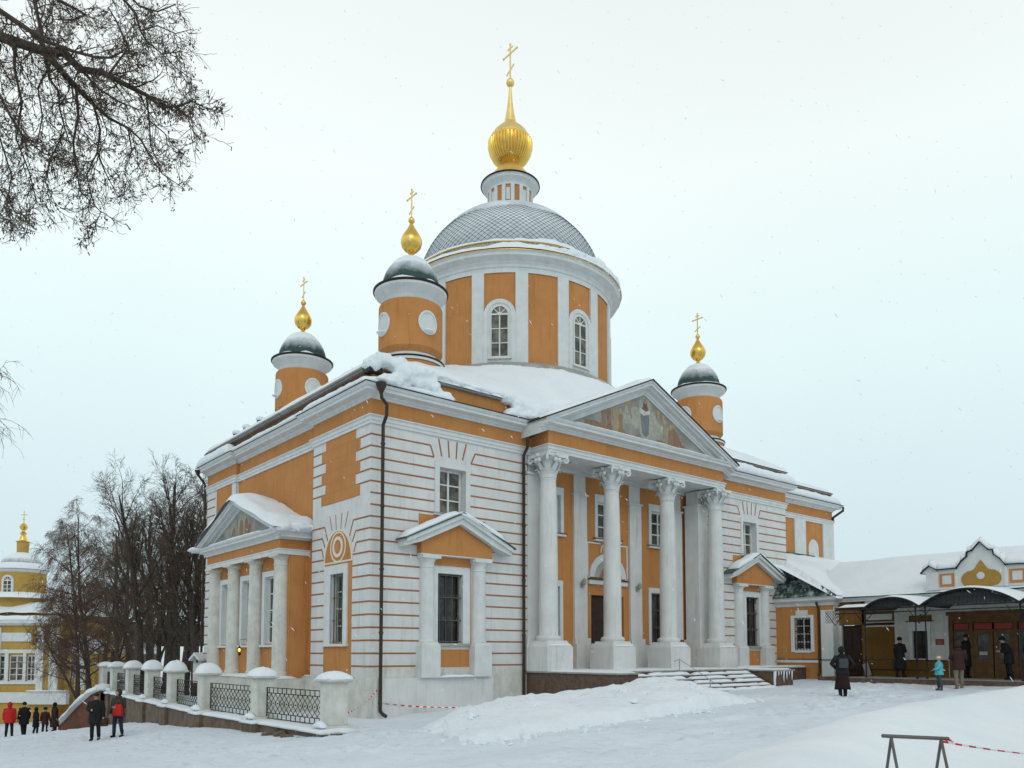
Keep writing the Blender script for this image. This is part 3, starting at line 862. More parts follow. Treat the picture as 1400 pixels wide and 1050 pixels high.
# recess behind: back wall with door and windows
YB = 0.90
bw = [(7.66, 9.08, 6.34, 7.88), (11.2-0.02, 12.32, 6.34, 7.88), (14.56, 15.82, 6.34, 7.88)]
bl = [(7.66, 9.02, 1.95, 4.24), (14.50, 15.82, 1.95, 4.24), (10.80, 12.75, 1.0, 3.98)]
b = MB(); wall(b, 7.2, 17.1, 0.9, 8.9, bw+bl, d=0.25, y=YB); b.box(7.19, 7.2, 0, YB, 0.9, 8.9); b.box(17.05, 17.06, 0, YB, 0.9, 8.9)
b.build('porch_wall', 'orange', church)
b = MB(); b.box(7.2, 17.0, YB+0.5, YB+0.6, 0.9, 9.1); b.box(6.9, 7.2, YB, YB+0.5, 0.9, 9); b.box(17.06, 17.3, YB, YB+0.5, 0.9, 9); b.split('inner_wall', 'wood_dark', church)
for h in bw: window(church, I4, h[0]+0.02, h[1]-0.02, h[2]+0.01, h[3]-0.01, YB+0.16, 2, 3, 0.07, 0.05)
for h in bl[:2]:
    window(church, I4, h[0]+0.02, h[1]-0.02, h[2]+0.01, h[3]-0.01, YB+0.18, 2, 3, 0.06, 0.04, mat='wood_dark')
    grille(church, I4, h[0]+0.01, h[1]-0.01, h[2]+0.01, h[3]-0.01, YB+0.05, 5)
b = MB()
for h in bw+bl[:2]:
    t = 0.30 if h in bw else 0.22
    b.box(h[0]-0.16, h[0], YB-0.05, YB, h[2], h[3]+t); b.box(h[1], h[1]+0.16, YB-0.05, YB, h[2], h[3]+t); b.box(h[0], h[1], YB-0.05, YB, h[3], h[3]+t)
    b.box(h[0]-0.22, h[1]+0.22, YB-0.13, YB, h[2]-0.12, h[2]-0.03)
lining(b, bw+bl[:2], 0.25, YB)
b.split('window_casing', 'white_trim', church)
b = MB()
for h in bw+bl[:2]: b.box(h[0]-0.25, h[1]+0.25, YB-0.16, YB, h[2]-0.03, h[2])
b.split('window_sill', 'darkmetal', church)
d_ = MB(); dx0, dx1 = 10.82, 12.73
for a, c in ((dx0, (dx0+dx1)/2-0.01), ((dx0+dx1)/2+0.01, dx1)):
    d_.box(a, c, YB+0.14, YB+0.20, 1.0, 3.96)
    for z0_, z1_ in ((1.15, 1.75), (1.9, 2.75), (2.9, 3.8)):
        d_.box(a+0.14, c-0.14, YB+0.115, YB+0.14, z0_, z1_)
door = d_.build('door', 'wood_dark', church)
h_ = MB(); h_.tube([((dx0+dx1)/2+0.1, YB+0.14, 2.05), ((dx0+dx1)/2+0.1, YB+0.06, 2.05), ((dx0+dx1)/2+0.1, YB+0.06, 2.3), ((dx0+dx1)/2+0.1, YB+0.14, 2.3)], 0.014, 6); h_.build('handle', 'gold', door)
# icon niche over the door
b = MB(); cxn = 11.77; arcn = lambda r0, f=1.0: [(cxn+r0*math.cos(PI*k/20), 4.72+r0*f*math.sin(PI*k/20)) for k in range(21)]
b.prism(arcn(1.09, 0.93), YB-0.06, YB); b.box(10.62, 12.92, YB-0.10, YB, 4.42, 4.60)
for (a, c, z0_, z1_) in ((10.56, 11.35, 6.10, 6.16), (12.2, 13.0, 6.10, 6.16), (10.56, 10.62, 4.7, 6.1), (12.94, 13.0, 4.7, 6.1), (10.56, 10.72, 4.68, 4.74), (12.84, 13.0, 4.68, 4.74)):
    b.box(a, c, YB-0.03, YB, z0_, z1_)
for s in (-1, 1):
    band(b, [(cxn+s*(0.30*math.cos(PI*0.5*k/8)+0.1), 5.75+0.38*math.sin(PI*0.5*k/8)) for k in range(9)], 0.05, YB-0.03, YB)
nich = b.build('icon_niche', 'white_trim', church)
b = MB(); b.prism([p for p in arcn(0.80, 0.93)], YB-0.065, YB-0.06); b.build('painted_panel', 'paint_bg', nich)
b = MB(); b.prism([(cxn-0.55, 4.74), (cxn-0.1, 4.74), (cxn+0.05, 5.1), (cxn-0.12, 5.25), (cxn-0.35, 5.05)], YB-0.07, YB-0.065); b.build('painted_robe', 'p_red', nich)
b = MB(); b.prism([(cxn-0.1, 5.1), (cxn+0.25, 4.78), (cxn+0.3, 5.2), (cxn+0.1, 5.42), (cxn-0.05, 5.3)], YB-0.072, YB-0.067); b.build('painted_robe', 'p_brown', nich)
b = MB(); b.box(10.60, 12.94, YB-0.14, YB, 4.60, 4.64); b.build('niche_sill', 'darkmetal', nich)
# pilasters on the back wall and piers at the ends
b = MB()
for a, c in ((9.77, 10.49), (13.09, 13.83), (15.98, 16.62), (7.2, 7.45)):
    b.box(a, c, YB-0.10, YB, 2.2, 7.98); b.box(a+0.03, c-0.03, YB-0.05, YB, 8.05, 8.85)
    b.box(a-0.07, c+0.07, YB-0.15, YB, 7.98, 8.05)
    if a > 9 and a < 15: b.box(a-0.02, c+0.30 if a > 9 else c, YB-0.22, YB, 0.95, 1.95); b.box(a-0.03, c+0.12, YB-0.16, YB, 1.95, 2.2)
b.split('pilaster', 'white', church)
b = MB()
for a, c, s in ((6.56, 7.22, 1), (16.72, 17.39, -1)):
    b.box(a, c, -0.03, YB if s > 0 else 0.72, 2.2, 8.22); b.box(a+0.06, c-0.02, 0.02, YB if s > 0 else 0.68, 8.30, 8.92)
    b.box(a-0.05, c+0.05, -0.09, YB if s > 0 else 0.78, 8.22, 8.30)
    b.box(a-0.14, c+0.14, -0.16, YB if s > 0 else 0.86, 0.95, 1.95); b.box(a-0.07, c+0.07, -0.10, YB if s > 0 else 0.78, 1.95, 2.2)
b.split('pier', 'white', church)
for x_ in (10.12, 13.46):
    l_ = MB(); l_.box(x_-0.05, x_+0.05, YB-0.16, YB-0.10, 4.25, 4.45)
    l_.tube([(x_, YB-0.14, 4.3), (x_, YB-0.26, 4.22), (x_, YB-0.30, 4.36)], 0.015, 6)
    for q in range(3):
        a = q*PI/3+0.4; l_.tube([(x_+0.14*math.cos(a), YB-0.22, 4.42+0.14*math.sin(a)), (x_-0.14*math.cos(a), YB-0.24, 4.42-0.14*math.sin(a))], 0.012, 5)
    l_.lathe([(0.03, 4.34), (0.08, 4.38), (0.085, 4.52), (0.03, 4.60)], (x_, YB-0.30), 10)
    l_.build('wall_lamp', 'grey_metal', church)

# pediment of the portico
PY = -0.92; AX, AZ = 12.08, 12.64; SL = 0.452
pz = lambda x, off=0.0: AZ-abs(x-AX)*SL+off
b = MB(); b.prism([(7.35, 10.1), (16.8, 10.1), (AX, 12.25)], PY+0.02, PY+0.3); tym = b.build('tympanum', 'paint_bg', church)
b = MB()
for s in (-1, 1):
    xe = AX+s*5.80
    for w0, w1, y0_, y1_ in ((-0.09, -0.02, -1.40, 0.3), (-0.21, -0.085, -1.34, 0.3), (-0.30, -0.205, -1.20, 0.3), (-0.44, -0.295, -1.02, 0.3), (-0.52, -0.435, -0.97, 0.3)):
        b.prism([(AX, AZ+w0), (AX, AZ+w1), (xe, pz(xe, w1)), (xe, pz(xe, w0))], y0_, y1_)
b.split('raking_cornice', 'white_trim', church)
b = MB()
for s in (-1, 1):
    xe = AX+s*5.86
    b.prism([(AX, AZ-0.02), (AX, AZ+0.03), (xe, pz(xe, 0.03)), (xe, pz(xe, -0.02))], -1.44, 0.0)
b.build('gable_flashing', 'darkmetal', church)
b = MB()
snow_ridge(b, [(7.7, -1.20, 10.10), (16.0, -1.20, 10.10)], (0, 0.16, 0), 0.06, 2.2, wob=0.5); b.split('ledge_snow', 'snow', church, smooth=True)
# painted figures in the tympanum (flat paint, a few millimetres proud)
fy = PY+0.018
FN = [0]
def fig(poly, mat, dy=0.0, y=None, Mx=None):
    FN[0] += 1; b = MB(Mx); yy = (fy if y is None else y)-FN[0]*0.00023
    b.prism(poly, yy-0.002-dy, yy-dy); return b.build('painted_figure', mat, tym)
def robe(cx_, z0_, h, w, mat, head='p_flesh', lean=0.0, halo=True, dy=0.002):
    fig([(cx_-w, z0_), (cx_-w*0.1, z0_-0.02), (cx_+w, z0_+0.01), (cx_+w*0.75+lean, z0_+h*0.45), (cx_+w*0.8+lean, z0_+h*0.78), (cx_+w*0.3+lean, z0_+h*0.86), (cx_-w*0.3+lean, z0_+h*0.86), (cx_-w*0.85+lean, z0_+h*0.74), (cx_-w*0.65+lean, z0_+h*0.4)], mat, dy)
    if halo: fig([(cx_+lean+0.13*math.cos(2*PI*k/14), z0_+h*0.95+0.13*math.sin(2*PI*k/14)) for k in range(14)], 'p_gold', dy+0.001)
    fig([(cx_+lean+0.07*math.cos(2*PI*k/10), z0_+h*0.95+0.085*math.sin(2*PI*k/10)) for k in range(10)], head, dy+0.0025)
fig([(12.15+0.42*math.cos(2*PI*k/20), 11.18+0.98*math.sin(2*PI*k/20)) for k in range(20)], 'p_glow')
fig([(11.96, 10.55), (12.20, 10.40), (12.38, 10.55), (12.42, 11.25), (12.30, 11.62), (11.98, 11.62), (11.88, 11.2)], 'p_blue', 0.003)
fig([(11.80, 11.40), (12.05, 11.26), (12.48, 11.40), (12.44, 11.55), (12.2, 11.45), (11.86, 11.55)], 'p_white', 0.006)
fig([(12.0, 11.5), (12.36, 11.5), (12.28, 11.82), (12.18, 12.0), (12.06, 11.82)], 'p_dark', 0.005)
fig([(12.17+0.07*math.cos(2*PI*k/10), 11.84+0.09*math.sin(2*PI*k/10)) for k in range(10)], 'p_flesh', 0.0075)
for ex, ez, ea, eb, mt in ((10.2, 10.34, 0.95, 0.16, 'p_brown'), (13.9, 10.32, 1.1, 0.14, 'p_brown'), (10.9, 10.95, 0.5, 0.2, 'p_glow'), (13.4, 10.9, 0.6, 0.2, 'p_glow'), (9.2, 10.42, 0.6, 0.12, 'p_brown'), (12.15, 11.1, 0.9, 0.55, 'p_glow')):
    fig([(ex+ea*(1+0.15*math.sin(5*k))*math.cos(2*PI*k/22), ez+eb*(1+0.2*math.cos(4*k))*math.sin(2*PI*k/22)) for k in range(22)], mt, -0.001)
robe(9.72, 10.28, 1.05, 0.16, 'p_brown'); robe(10.02, 10.26, 1.0, 0.15, 'p_red'); robe(10.42, 10.28, 1.22, 0.24, 'p_gold'); robe(10.68, 10.27, 0.95, 0.15, 'p_brown')
robe(11.02, 11.2, 0.42, 0.12, 'p_glow', dy=0.002); robe(11.22, 11.3, 0.36, 0.1, 'p_gold')
robe(13.42, 10.26, 1.02, 0.17, 'p_gold'); robe(13.75, 10.24, 0.9, 0.15, 'p_brown'); robe(13.95, 10.24, 1.0, 0.17, 'p_brown')
fig([(14.0, 10.24), (14.75, 10.22), (14.5, 10.5), (14.2, 10.9), (13.98, 11.0)], 'p_red', 0.0035)
robe(12.95, 11.25, 0.3, 0.09, 'p_gold'); robe(13.3, 11.15, 0.3, 0.09, 'p_flesh')
# gable roof of the portico, running back into the main roof, under snow
b = MB()
b.add([(AX-5.8, -1.3, pz(AX-5.8)), (AX, -1.3, AZ), (AX+5.8, -1.3, pz(AX+5.8)), (AX-5.8, 1.2, pz(AX-5.8)), (AX, 3.2, AZ), (AX+5.8, 1.2, pz(AX+5.8))], [(0, 1, 4, 3), (1, 2, 5, 4)])
b.build('portico_roof', 'green', church)

# ---- podium and steps ---------------------------------------------------------
b = MB(); b.box(6.50, 7.55, -4.45, 0.0, -0.6, 0.90); b.box(7.55, 16.5, -2.6, 1.0, -0.6, 0.90); b.box(16.5, 24.2, -1.55, 0.0, -0.6, 0.90)
b.box(16.5, 17.9, -3.85, -1.5, -0.6, 0.86)
b.split('podium', 'stone', church)
b = MB(); b.box(6.44, 7.60, -4.52, 0.02, 0.90, 0.955); b.box(7.60, 16.45, -2.66, 0.89, 0.90, 0.955); b.box(16.45, 24.25, -1.60, -0.03, 0.90, 0.955)
b.box(16.44, 17.96, -3.91, -1.60, 0.86, 0.92)
b.split('podium_cap', 'grey_metal', church)
st = MB()
for k in range(5):
    st.box(7.56, 16.49, -2.6-0.30*(k+1), -2.6-0.30*k, -0.6, 0.90-0.145*(k+1))
st.build('steps', 'stone', church)
s = MB()
rs = random.Random(4)
for k in range(6):
    z_ = 0.957 if k == 0 else 0.90-0.145*k
    y0_ = -2.6-0.30*k
    if k == 0: continue
    x_ = 7.7
    while x_ < 16.3:
        l_ = rs.uniform(0.8, 2.6)
        snow_ridge(s, [(x_, y0_+0.16, z_), (min(16.4, x_+l_), y0_+0.16, z_)], (0, 0.155, 0), rs.uniform(0.10, 0.135), x_*1.7+k, step=0.22, wob=0.3)
        x_ += l_+rs.uniform(-0.2, 0.25)
s.split('step_snow', 'snow', church, smooth=True)
def snow_slab(x0, x1, y0, y1, z, th, seed, n=14, fall=0.12):
    b = MB(); nx = max(3, int((x1-x0)/0.2)); ny = max(3, int((y1-y0)/0.2))
    vs = []; fs = []
    for i in range(nx+1):
        for q in range(ny+1):
            x = x0+(x1-x0)*i/nx; y = y0+(y1-y0)*q/ny
            e = min(x-x0, x1-x, y-y0, y1-y); e = min(1, e/fall)
            h = th*math.sqrt(max(0, 1-(1-e)**2))*(0.8+0.6*fbm(x*0.7+seed, y*0.7, seed))
            vs.append((x, y, z-0.005+h))
    for i in range(nx):
        for q in range(ny):
            a = i*(ny+1)+q; fs.append((a, a+ny+1, a+ny+2, a+1))
    b.add(vs, fs); return b
a_ = snow_slab(6.44, 7.60, -4.52, 0.0, 0.955, 0.06, 1); a_.add(*(lambda m: (m.v, m.f))(snow_slab(7.55, 16.5, -2.66, 0.85, 0.955, 0.05, 2)))
a_.add(*(lambda m: (m.v, m.f))(snow_slab(16.44, 17.96, -3.91, -1.5, 0.92, 0.07, 3))); a_.add(*(lambda m: (m.v, m.f))(snow_slab(17.9, 24.2, -1.6, -0.02, 0.955, 0.07, 4)))
a_.split('podium_snow', 'snow', church, smooth=True)
b = MB(); rs = random.Random(9)       # icicles and caked snow on the cheek of the steps
for q in range(7):
    x_ = 16.55+q*0.2; l_ = rs.uniform(0.15, 0.5)
    b.tube([(x_, -3.90, 0.86), (x_+rs.uniform(-.03, .03), -3.90, 0.86-l_*0.6), (x_, -3.90, 0.86-l_)], [0.035, 0.025, 0.006], 5)
b.box(16.48, 16.51, -3.92, -3.84, 0.25, 0.86)
b.split('icicles', 'snow', church)
b = MB()
for yy, zz_ in ((-2.7, 0.95), (-4.1, 0.2)): b.tube([(11.9, yy, zz_-0.1), (11.9, yy, zz_+0.42)], 0.02, 6)
b.tube([(11.9, -2.45, 1.28), (11.9, -2.7, 1.37), (11.9, -4.1, 0.62), (11.9, -4.3, 0.5)], 0.014, 6)
b.split('step_handrail', 'grey_metal', church)
# ---- the smaller portico on the left side -------------------------------------
LX = -0.60; YA, YZ = 4.52, 11.88; YM = 8.2
b = MB(LF(LX)); lwin = [(-6.62, -5.68, 1.95, 4.42), (-8.82, -7.88, 1.95, 4.42), (-11.05, -10.12, 1.95, 4.42)]
wall(b, -YZ, -YA, 0.6, 5.27, lwin, d=0.25); b.box(-YA-0.01, -YA, 0, 0.75, 0.6, 5.3); b.box(-YZ, -YZ+0.01, 0, 0.75, 0.6, 5.3)
sp = b.build('side_porch_wall', 'orange', church)
b = MB(LF(LX)); b.box(-YZ+0.1, -YA-0.1, 0.5, 0.55, 0.6, 5.3); b.split('inner_wall', 'wood_dark', church)
for h in lwin: window(church, LF(LX), h[0]+0.02, h[1]-0.02, h[2]+0.01, h[3]-0.01, 0.16, 2, 4, 0.05, 0.035)
b = MB(LF(LX))
for h in lwin:
    b.box(h[0]-0.24, h[0], -0.06, 0, 1.90, 4.62); b.box(h[1], h[1]+0.24, -0.06, 0, 1.90, 4.62); b.box(h[0], h[1], -0.06, 0, 4.42, 4.62); b.box(h[0]-0.3, h[1]+0.3, -0.12, 0, 1.82, 1.90)
lining(b, lwin, 0.2)
b.split('window_casing', 'white_trim', church)
for yc in (4.98, 7.25, 9.45, 11.55):
    k = MB(); k.lathe([(0.33, 0.75), (0.34, 0.9), (0.30, 0.95), (0.295, 1.2), (0.29, 3.2), (0.262, 4.70), (0.28, 4.72), (0.28, 4.76), (0.26, 4.78), (0.265, 4.92), (0.36, 5.02)], (-0.72, yc), 24)
    k.box(-0.72-0.36, -0.72+0.36, yc-0.36, yc+0.36, 5.02, 5.12); k.build('side_porch_column', 'white_old', church, smooth='auto')
spath = [(0.12, YZ), (-1.0, YZ), (-1.0, YA), (0.12, YA)]
b = MB(); sweep(b, spath, [(0, 5.08), (0.03, 5.08), (0.03, 5.22), (0.06, 5.25), (0.06, 5.28), (0, 5.28)]); b.build('side_porch_architrave', 'white_trim', church)
b = MB(); b.box(-0.995, 0.1, YA+0.005, YZ-0.005, 5.1, 5.64); b.build('side_porch_frieze', 'orange', church)
b = MB(); sweep(b, spath, [(0, 5.62), (0.05, 5.62), (0.07, 5.68), (0.14, 5.74), (0.28, 5.79), (0.28, 5.86), (0.34, 5.90), (0.36, 5.95), (0, 5.95)]); b.build('side_porch_cornice', 'white_trim', church)
SA = 7.48; SS = (SA-5.97)/(YZ+0.38-YM)
sz = lambda y, off=0: SA-abs(y-YM)*SS+off
b = MB(LF(0))
b.prism([(-4.9, 5.95), (-11.5, 5.95), (-YM, 7.22)], -0.98, -0.6); tym = b.build('side_tympanum', 'paint_bg', church)
b = MB(LF(0))
for s in (-1, 1):
    ye = YM+s*3.98
    for w0, w1, y0_ in ((-0.08, -0.01, -1.40), (-0.17, -0.075, -1.34), (-0.24, -0.165, -1.2), (-0.33, -0.235, -1.05)):
        b.prism([(-YM, SA+w0), (-YM, SA+w1), (-ye, sz(ye, w1)), (-ye, sz(ye, w0))], y0_, 0.1)
b.build('side_raking_cornice', 'white_trim', church)
b = MB(LF(0))
for s in (-1, 1):
    ye = YM+s*4.06
    b.prism([(-YM, SA-0.01), (-YM, SA+0.03), (-ye, sz(ye, 0.02)), (-ye, sz(ye, -0.01))], -1.42, 0.1)
b.build('side_gable_roof', 'grey_metal', church)
fy = 0
LFm = LF(0)
def sfig(poly, mat, dy):
    FN[0] += 1; dy += (FN[0] % 40)*0.00023
    b = MB(LFm); b.prism([(-y, z) for y, z in poly], -0.982-dy, -0.98-dy+0.0015); b.split('painted_figure', mat, tym)
sfig([(YM+0.35*math.cos(2*PI*k/16), 6.5+0.48*math.sin(2*PI*k/16)) for k in range(16)], 'p_glow', 0.0)
sfig([(8.02, 6.05), (8.38, 6.05), (8.40, 6.5), (8.28, 6.75), (8.12, 6.75), (8.0, 6.5)], 'p_brown', 0.003)
for yy, mt, hh in ((7.7, 'p_brown', 0.75), (8.7, 'p_gold', 0.7), (7.4, 'p_red', 0.5), (9.0, 'p_brown', 0.5), (7.15, 'p_gold', 0.35)):
    sfig([(yy+0.15*math.cos(2*PI*k/14), 6.03+hh/2+hh/2*math.sin(2*PI*k/14)) for k in range(14)], mt, 0.002)
    sfig([(yy+0.06*math.cos(2*PI*k/10), 6.08+hh+0.07*math.sin(2*PI*k/10)) for k in range(10)], 'p_flesh', 0.004)
# snow on the side gable: thick, rounded, sagging over the near eave
b = MB()
def gable_snow(b, y0, y1, x0, x1, th, seed):
    n = 26; m_ = 8; vs = []; fs = []
    for i in range(n+1):
        y = y0+(y1-y0)*i/n
        for q in range(m_+1):
            x = x0+(x1-x0)*q/m_
            e = min((y-y0)/0.35, (y1-y)/0.35, (x-x0)/0.16, 1.0); e = max(0, e)
            zr = SA-math.sqrt((y-YM)**2+0.02)*SS+0.05
            vs.append((x-0.04*math.sin(y*3), y, zr-0.01+th*math.sqrt(max(0, 1-(1-e)**2))*(1+0.9*fbm(x*0.8+seed, y*0.8, 2))))
    for i in range(n):
        for q in range(m_):
            a = i*(m_+1)+q; fs.append((a, a+m_+1, a+m_+2, a+1))
    b.add(vs, fs)
gable_snow(b, 4.0, 12.35, -1.52, 0.1, 0.28, 3)
b.sphere((-1.0, 4.32, 6.02), (0.42, 0.36, 0.20), 14, 8, 1, 0.5, 3); b.sphere((-0.5, 4.2, 6.02), (0.5, 0.30, 0.16), 14, 8, 1, 0.5, 6); b.sphere((-0.2, 4.3, 6.05), (0.4, 0.34, 0.16), 14, 8, 1, 0.5, 8)
snow_ridge(b, [(-1.2, 5.6, 5.96), (-1.2, 10.9, 5.96)], (0.14, 0, 0), 0.08, 4, wob=0.5)
b.sphere((-1.35, 12.3, 5.95), (0.3, 0.5, 0.12), 12, 8, 1, 0.4, 2)
b.build('side_gable_snow', 'snow', church, smooth=True)
b = MB(); b.box(-1.15, 0.0, YA-0.25, YZ+0.2, -1.6, 0.72); b.box(-0.10, 0.0, 0.0, 15.0, -1.6, 0.78); b.box(-0.10, 6.56, -0.03, 0.0, -1.6, 1.12); b.split('plinth', 'white_old', church)
b = MB(); b.box(-0.12, 0.0, 0.9, 4.3, 0.78, 0.84); b.build('plinth_ledge', 'white_old', church)
s = snow_slab(-1.2, -0.3, YA-0.28, YZ+0.2, 0.72, 0.12, 5); s.split('ledge_snow', 'snow', church, smooth=True)

# ---- main roof and its snow --------------------------------------------------------
DC = (11.92, 7.45); RR = 5.35
def roof_z(x, y):
    dx, dy = x-DC[0], y-DC[1]; r = math.hypot(dx, dy)
    if r < 1e-6: return 13.6
    tx = (DC[0]+0.15 if dx < 0 else W-DC[0]+0.15)/abs(dx) if dx else 1e9
    ty = (DC[1]+0.15)/abs(dy) if dy else 1e9
    edge = r*min(tx, ty)
    if r <= RR: return 13.55
    return Z_AT+0.04+(13.55-Z_AT-0.04)*(1-(r-RR)/max(edge-RR, 0.01))
def roof_grid(zf, x0, x1, y0, y1, st):
    nx = int((x1-x0)/st); ny = int((y1-y0)/st); vs = []; fs = []
    for i in range(nx+1):
        for q in range(ny+1):
            x = x0+(x1-x0)*i/nx; y = y0+(y1-y0)*q/ny; vs.append((x, y, zf(x, y)))
    for i in range(nx):
        for q in range(ny):
            a = i*(ny+1)+q; fs.append((a, a+ny+1, a+ny+2, a+1))
    return vs, fs
b = MB(); b.add(*roof_grid(roof_z, -0.1, W+0.1, -0.1, D+0.1, 0.5)); roof = b.build('roof', 'green', church)
def snow_top(x, y):
    e = min(x+0.16, W+0.16-x, y+0.16, D+0.16-y)
    e = min(1, max(0, e)/0.22)
    th = 0.20*math.sqrt(max(0, 1-(1-e)**2))
    n_ = 1+0.7*fbm(x*0.45, y*0.45, 1)+0.25*fbm(x*2, y*2, 5)
    return roof_z(x, y)-0.02+th*n_+0.05*fbm(x*0.6, y*0.6, 9)*e
b = MB(); b.add(*roof_grid(snow_top, -0.16, W+0.16, -0.16, D+0.16, 0.16))
# snow on the portico roof, thick along the ridge
def port_snow(x, y):
    e = min((5.72-abs(x-AX))/0.5, (y+1.42)/0.22); e = min(1, max(0, e))
    zr = AZ-math.sqrt((x-AX)**2+0.03)*SL
    return zr+0.02+0.16*math.sqrt(max(0, 1-(1-e)**2))*(1+1.0*fbm(x*0.6+7, y*0.9, 3))
b.add(*roof_grid(port_snow, AX-5.72, AX+5.72, -1.42, 3.2, 0.14))
b.split('roof_snow', 'snow', church, smooth=True)
# snow lying on the lower cornice ledge
b = MB()
snow_ridge(b, [(-0.24, -0.42, Z_ED), (-0.24, 4.08, Z_ED)], (0.27, 0, 0), 0.25, 1.0, wob=0.3)
snow_ridge(b, [(-0.16, 4.08, Z_ED), (-0.16, 11.4, Z_ED)], (0.27, 0, 0), 0.22, 5.0, wob=0.3)
snow_ridge(b, [(-0.2, 11.4, Z_ED), (-0.2, 15.3, Z_ED)], (0.30, 0, 0), 0.5, 8.0, wob=0.2)
snow_ridge(b, [(-0.45, -0.22, Z_ED), (2.95, -0.22, Z_ED)], (0, 0.27, 0), 0.24, 2.0, wob=0.3)
snow_ridge(b, [(5.25, -0.2, Z_ED), (6.9, -0.2, Z_ED)], (0, 0.27, 0), 0.40, 3.0, wob=0.35)
snow_ridge(b, [(17.5, -0.22, Z_ED), (W+0.4, -0.22, Z_ED)], (0, 0.27, 0), 0.50, 4.0, wob=0.2)
snow_ridge(b, [(W+0.3, YW-0.2, Z_ED), (31.3, YW-0.2, Z_ED)], (0, 0.27, 0), 0.45, 6.0, wob=0.2)
b.split('cornice_snow', 'snow', church, smooth=True)
# the slumped mass of snow at the near corner
b = MB(); rs = random.Random(21)
def slump(x0, x1, y_top, y_bot, z_top, z_bot, seed, th=0.25):
    n = 22; m_ = 12; vs = []; fs = []
    for i in range(n+1):
        for q in range(m_+1):
            u = i/n; v = q/m_
            x = x0+(x1-x0)*u
            drop = v*(0.75+0.5*fbm(x*0.9, seed, 0))
            y = y_top+(y_bot-y_top)*drop
            z = z_top+(z_bot-z_top)*drop**1.3
            bulge = math.sin(PI*min(1, v*1.02))**0.5*math.sin(PI*min(max(u, 0.0), 1))**0.35
            h = th*bulge*(1+1.3*fbm(x*1.1+seed, v*2.2, seed)+0.5*fbm(x*3, v*5, seed))
            vs.append((x, y-h*0.75, z+h*0.5))
    for i in range(n):
        for q in range(m_):
            a = i*(m_+1)+q; fs.append((a, a+m_+1, a+m_+2, a+1))
    b.add(vs, fs)
rs = random.Random(21)
lumps = [(0.05, 0.05, 10.80, .34, .34, .24), (0.35, -0.1, 11.0, .5, .35, .22), (0.8, -0.25, 10.9, .45, .30, .30), (1.0, -0.42, 10.62, .42, .26, .34), (1.35, -0.30, 10.72, .5, .30, .30), (0.75, -0.36, 10.35, .5, .24, .26),
         (1.7, -0.16, 10.88, .6, .32, .24), (1.6, -0.3, 10.45, .5, .26, .22), (2.1, -0.2, 10.55, .45, .26, .26), (2.2, 0.0, 10.98, .6, .35, .2), (2.5, -0.2, 10.3, .45, .24, .16), (2.8, 0.05, 10.95, .5, .3, .15), (0.3, -0.42, 10.25, .5, .2, .14), (2.9, -0.24, 10.2, .3, .22, .1),
         (3.4, 0.0, 10.92, .7, .22, .12), (4.4, 0.0, 10.92, .8, .2, .11), (5.3, 0.0, 10.92, .7, .22, .13)]
for x, y, z, rx, ry, rz in lumps: b.sphere((x, y, z), (rx, ry, rz), 16, 10, 1, 0.25, x)
cloud_t = bpy.data.textures.new('snow_lumps', 'CLOUDS'); cloud_t.noise_scale = 0.28; cloud_t.noise_depth = 3
def melt(o, vox=0.055, it=8):
    m_ = o.modifiers.new('remesh', 'REMESH'); m_.mode = 'VOXEL'; m_.voxel_size = vox; m_.use_smooth_shade = True
    s_ = o.modifiers.new('smooth', 'SMOOTH'); s_.factor = 0.6; s_.iterations = it
    d_ = o.modifiers.new('lumps', 'DISPLACE'); d_.texture = cloud_t; d_.strength = 0.22; d_.mid_level = 0.5; d_.texture_coords = 'GLOBAL'
melt(b.build('slumped_snow', 'snow', church, smooth=True))
b = MB()
for x, y, z, rx, ry, rz in ((5.7, 0.0, 10.85, .5, .3, .2), (6.2, -0.15, 10.6, .5, .3, .3), (6.7, -0.3, 10.5, .55, .32, .34), (7.0, -0.5, 10.45, .5, .3, .3), (5.9, -0.25, 10.3, .5, .24, .22), (6.5, -0.42, 10.25, .5, .2, .16), (7.4, -0.7, 10.6, .5, .3, .2)):
    b.sphere((x, y, z), (rx, ry, rz), 16, 10, 1, 0.25, x)
melt(b.build('slumped_snow', 'snow', church, smooth=True))
b = MB(); b.box(-0.16, 0.30, -0.16, 0.30, 10.55, 10.74); b.build('corner_gutter_box', 'darkmetal', church)
b = MB(); b.tube([(-0.14, 0.3, 10.80), (-0.14, 14.6, 10.80)], 0.04, 6); b.build('gutter', 'grey_metal', church)
for yy in (10.2, 11.7, 12.9):       # small vents showing behind the left eave
    b = MB(); b.tube([(0.5, yy, 10.9), (0.5, yy, 11.35)], 0.10, 8); b.lathe([(0.16, 11.33), (0.14, 11.42), (0.02, 11.5)], (0.5, yy), 8); b.split('roof_vent', 'darkmetal', roof)
    b = MB(); b.sphere((0.5, yy, 11.46), (0.2, 0.2, 0.12), 10, 6); b.build('roof_vent_snow', 'snow', roof, smooth=True)
b = MB(); b.box(24.0, 31.0, YW+0.1, D, Z_AT, Z_AT+0.05); b.build('wing_roof', 'green', church)
b = MB(); b.add(*roof_grid(lambda x, y: Z_AT+0.05+min(1, min(x-23.9, 31.1-x, y-YW+0.1)/0.3)**0.5*0.25+max(0, min(y-YW, 4))*0.22*min(1, max(0.0, (31.1-x)/2.5)) if min(x-23.9, 31.1-x, y-YW+0.1) > 0 else Z_AT+0.03, 23.9, 31.1, YW-0.1, D, 0.3)); b.build('wing_roof_snow', 'snow', church, smooth=True)

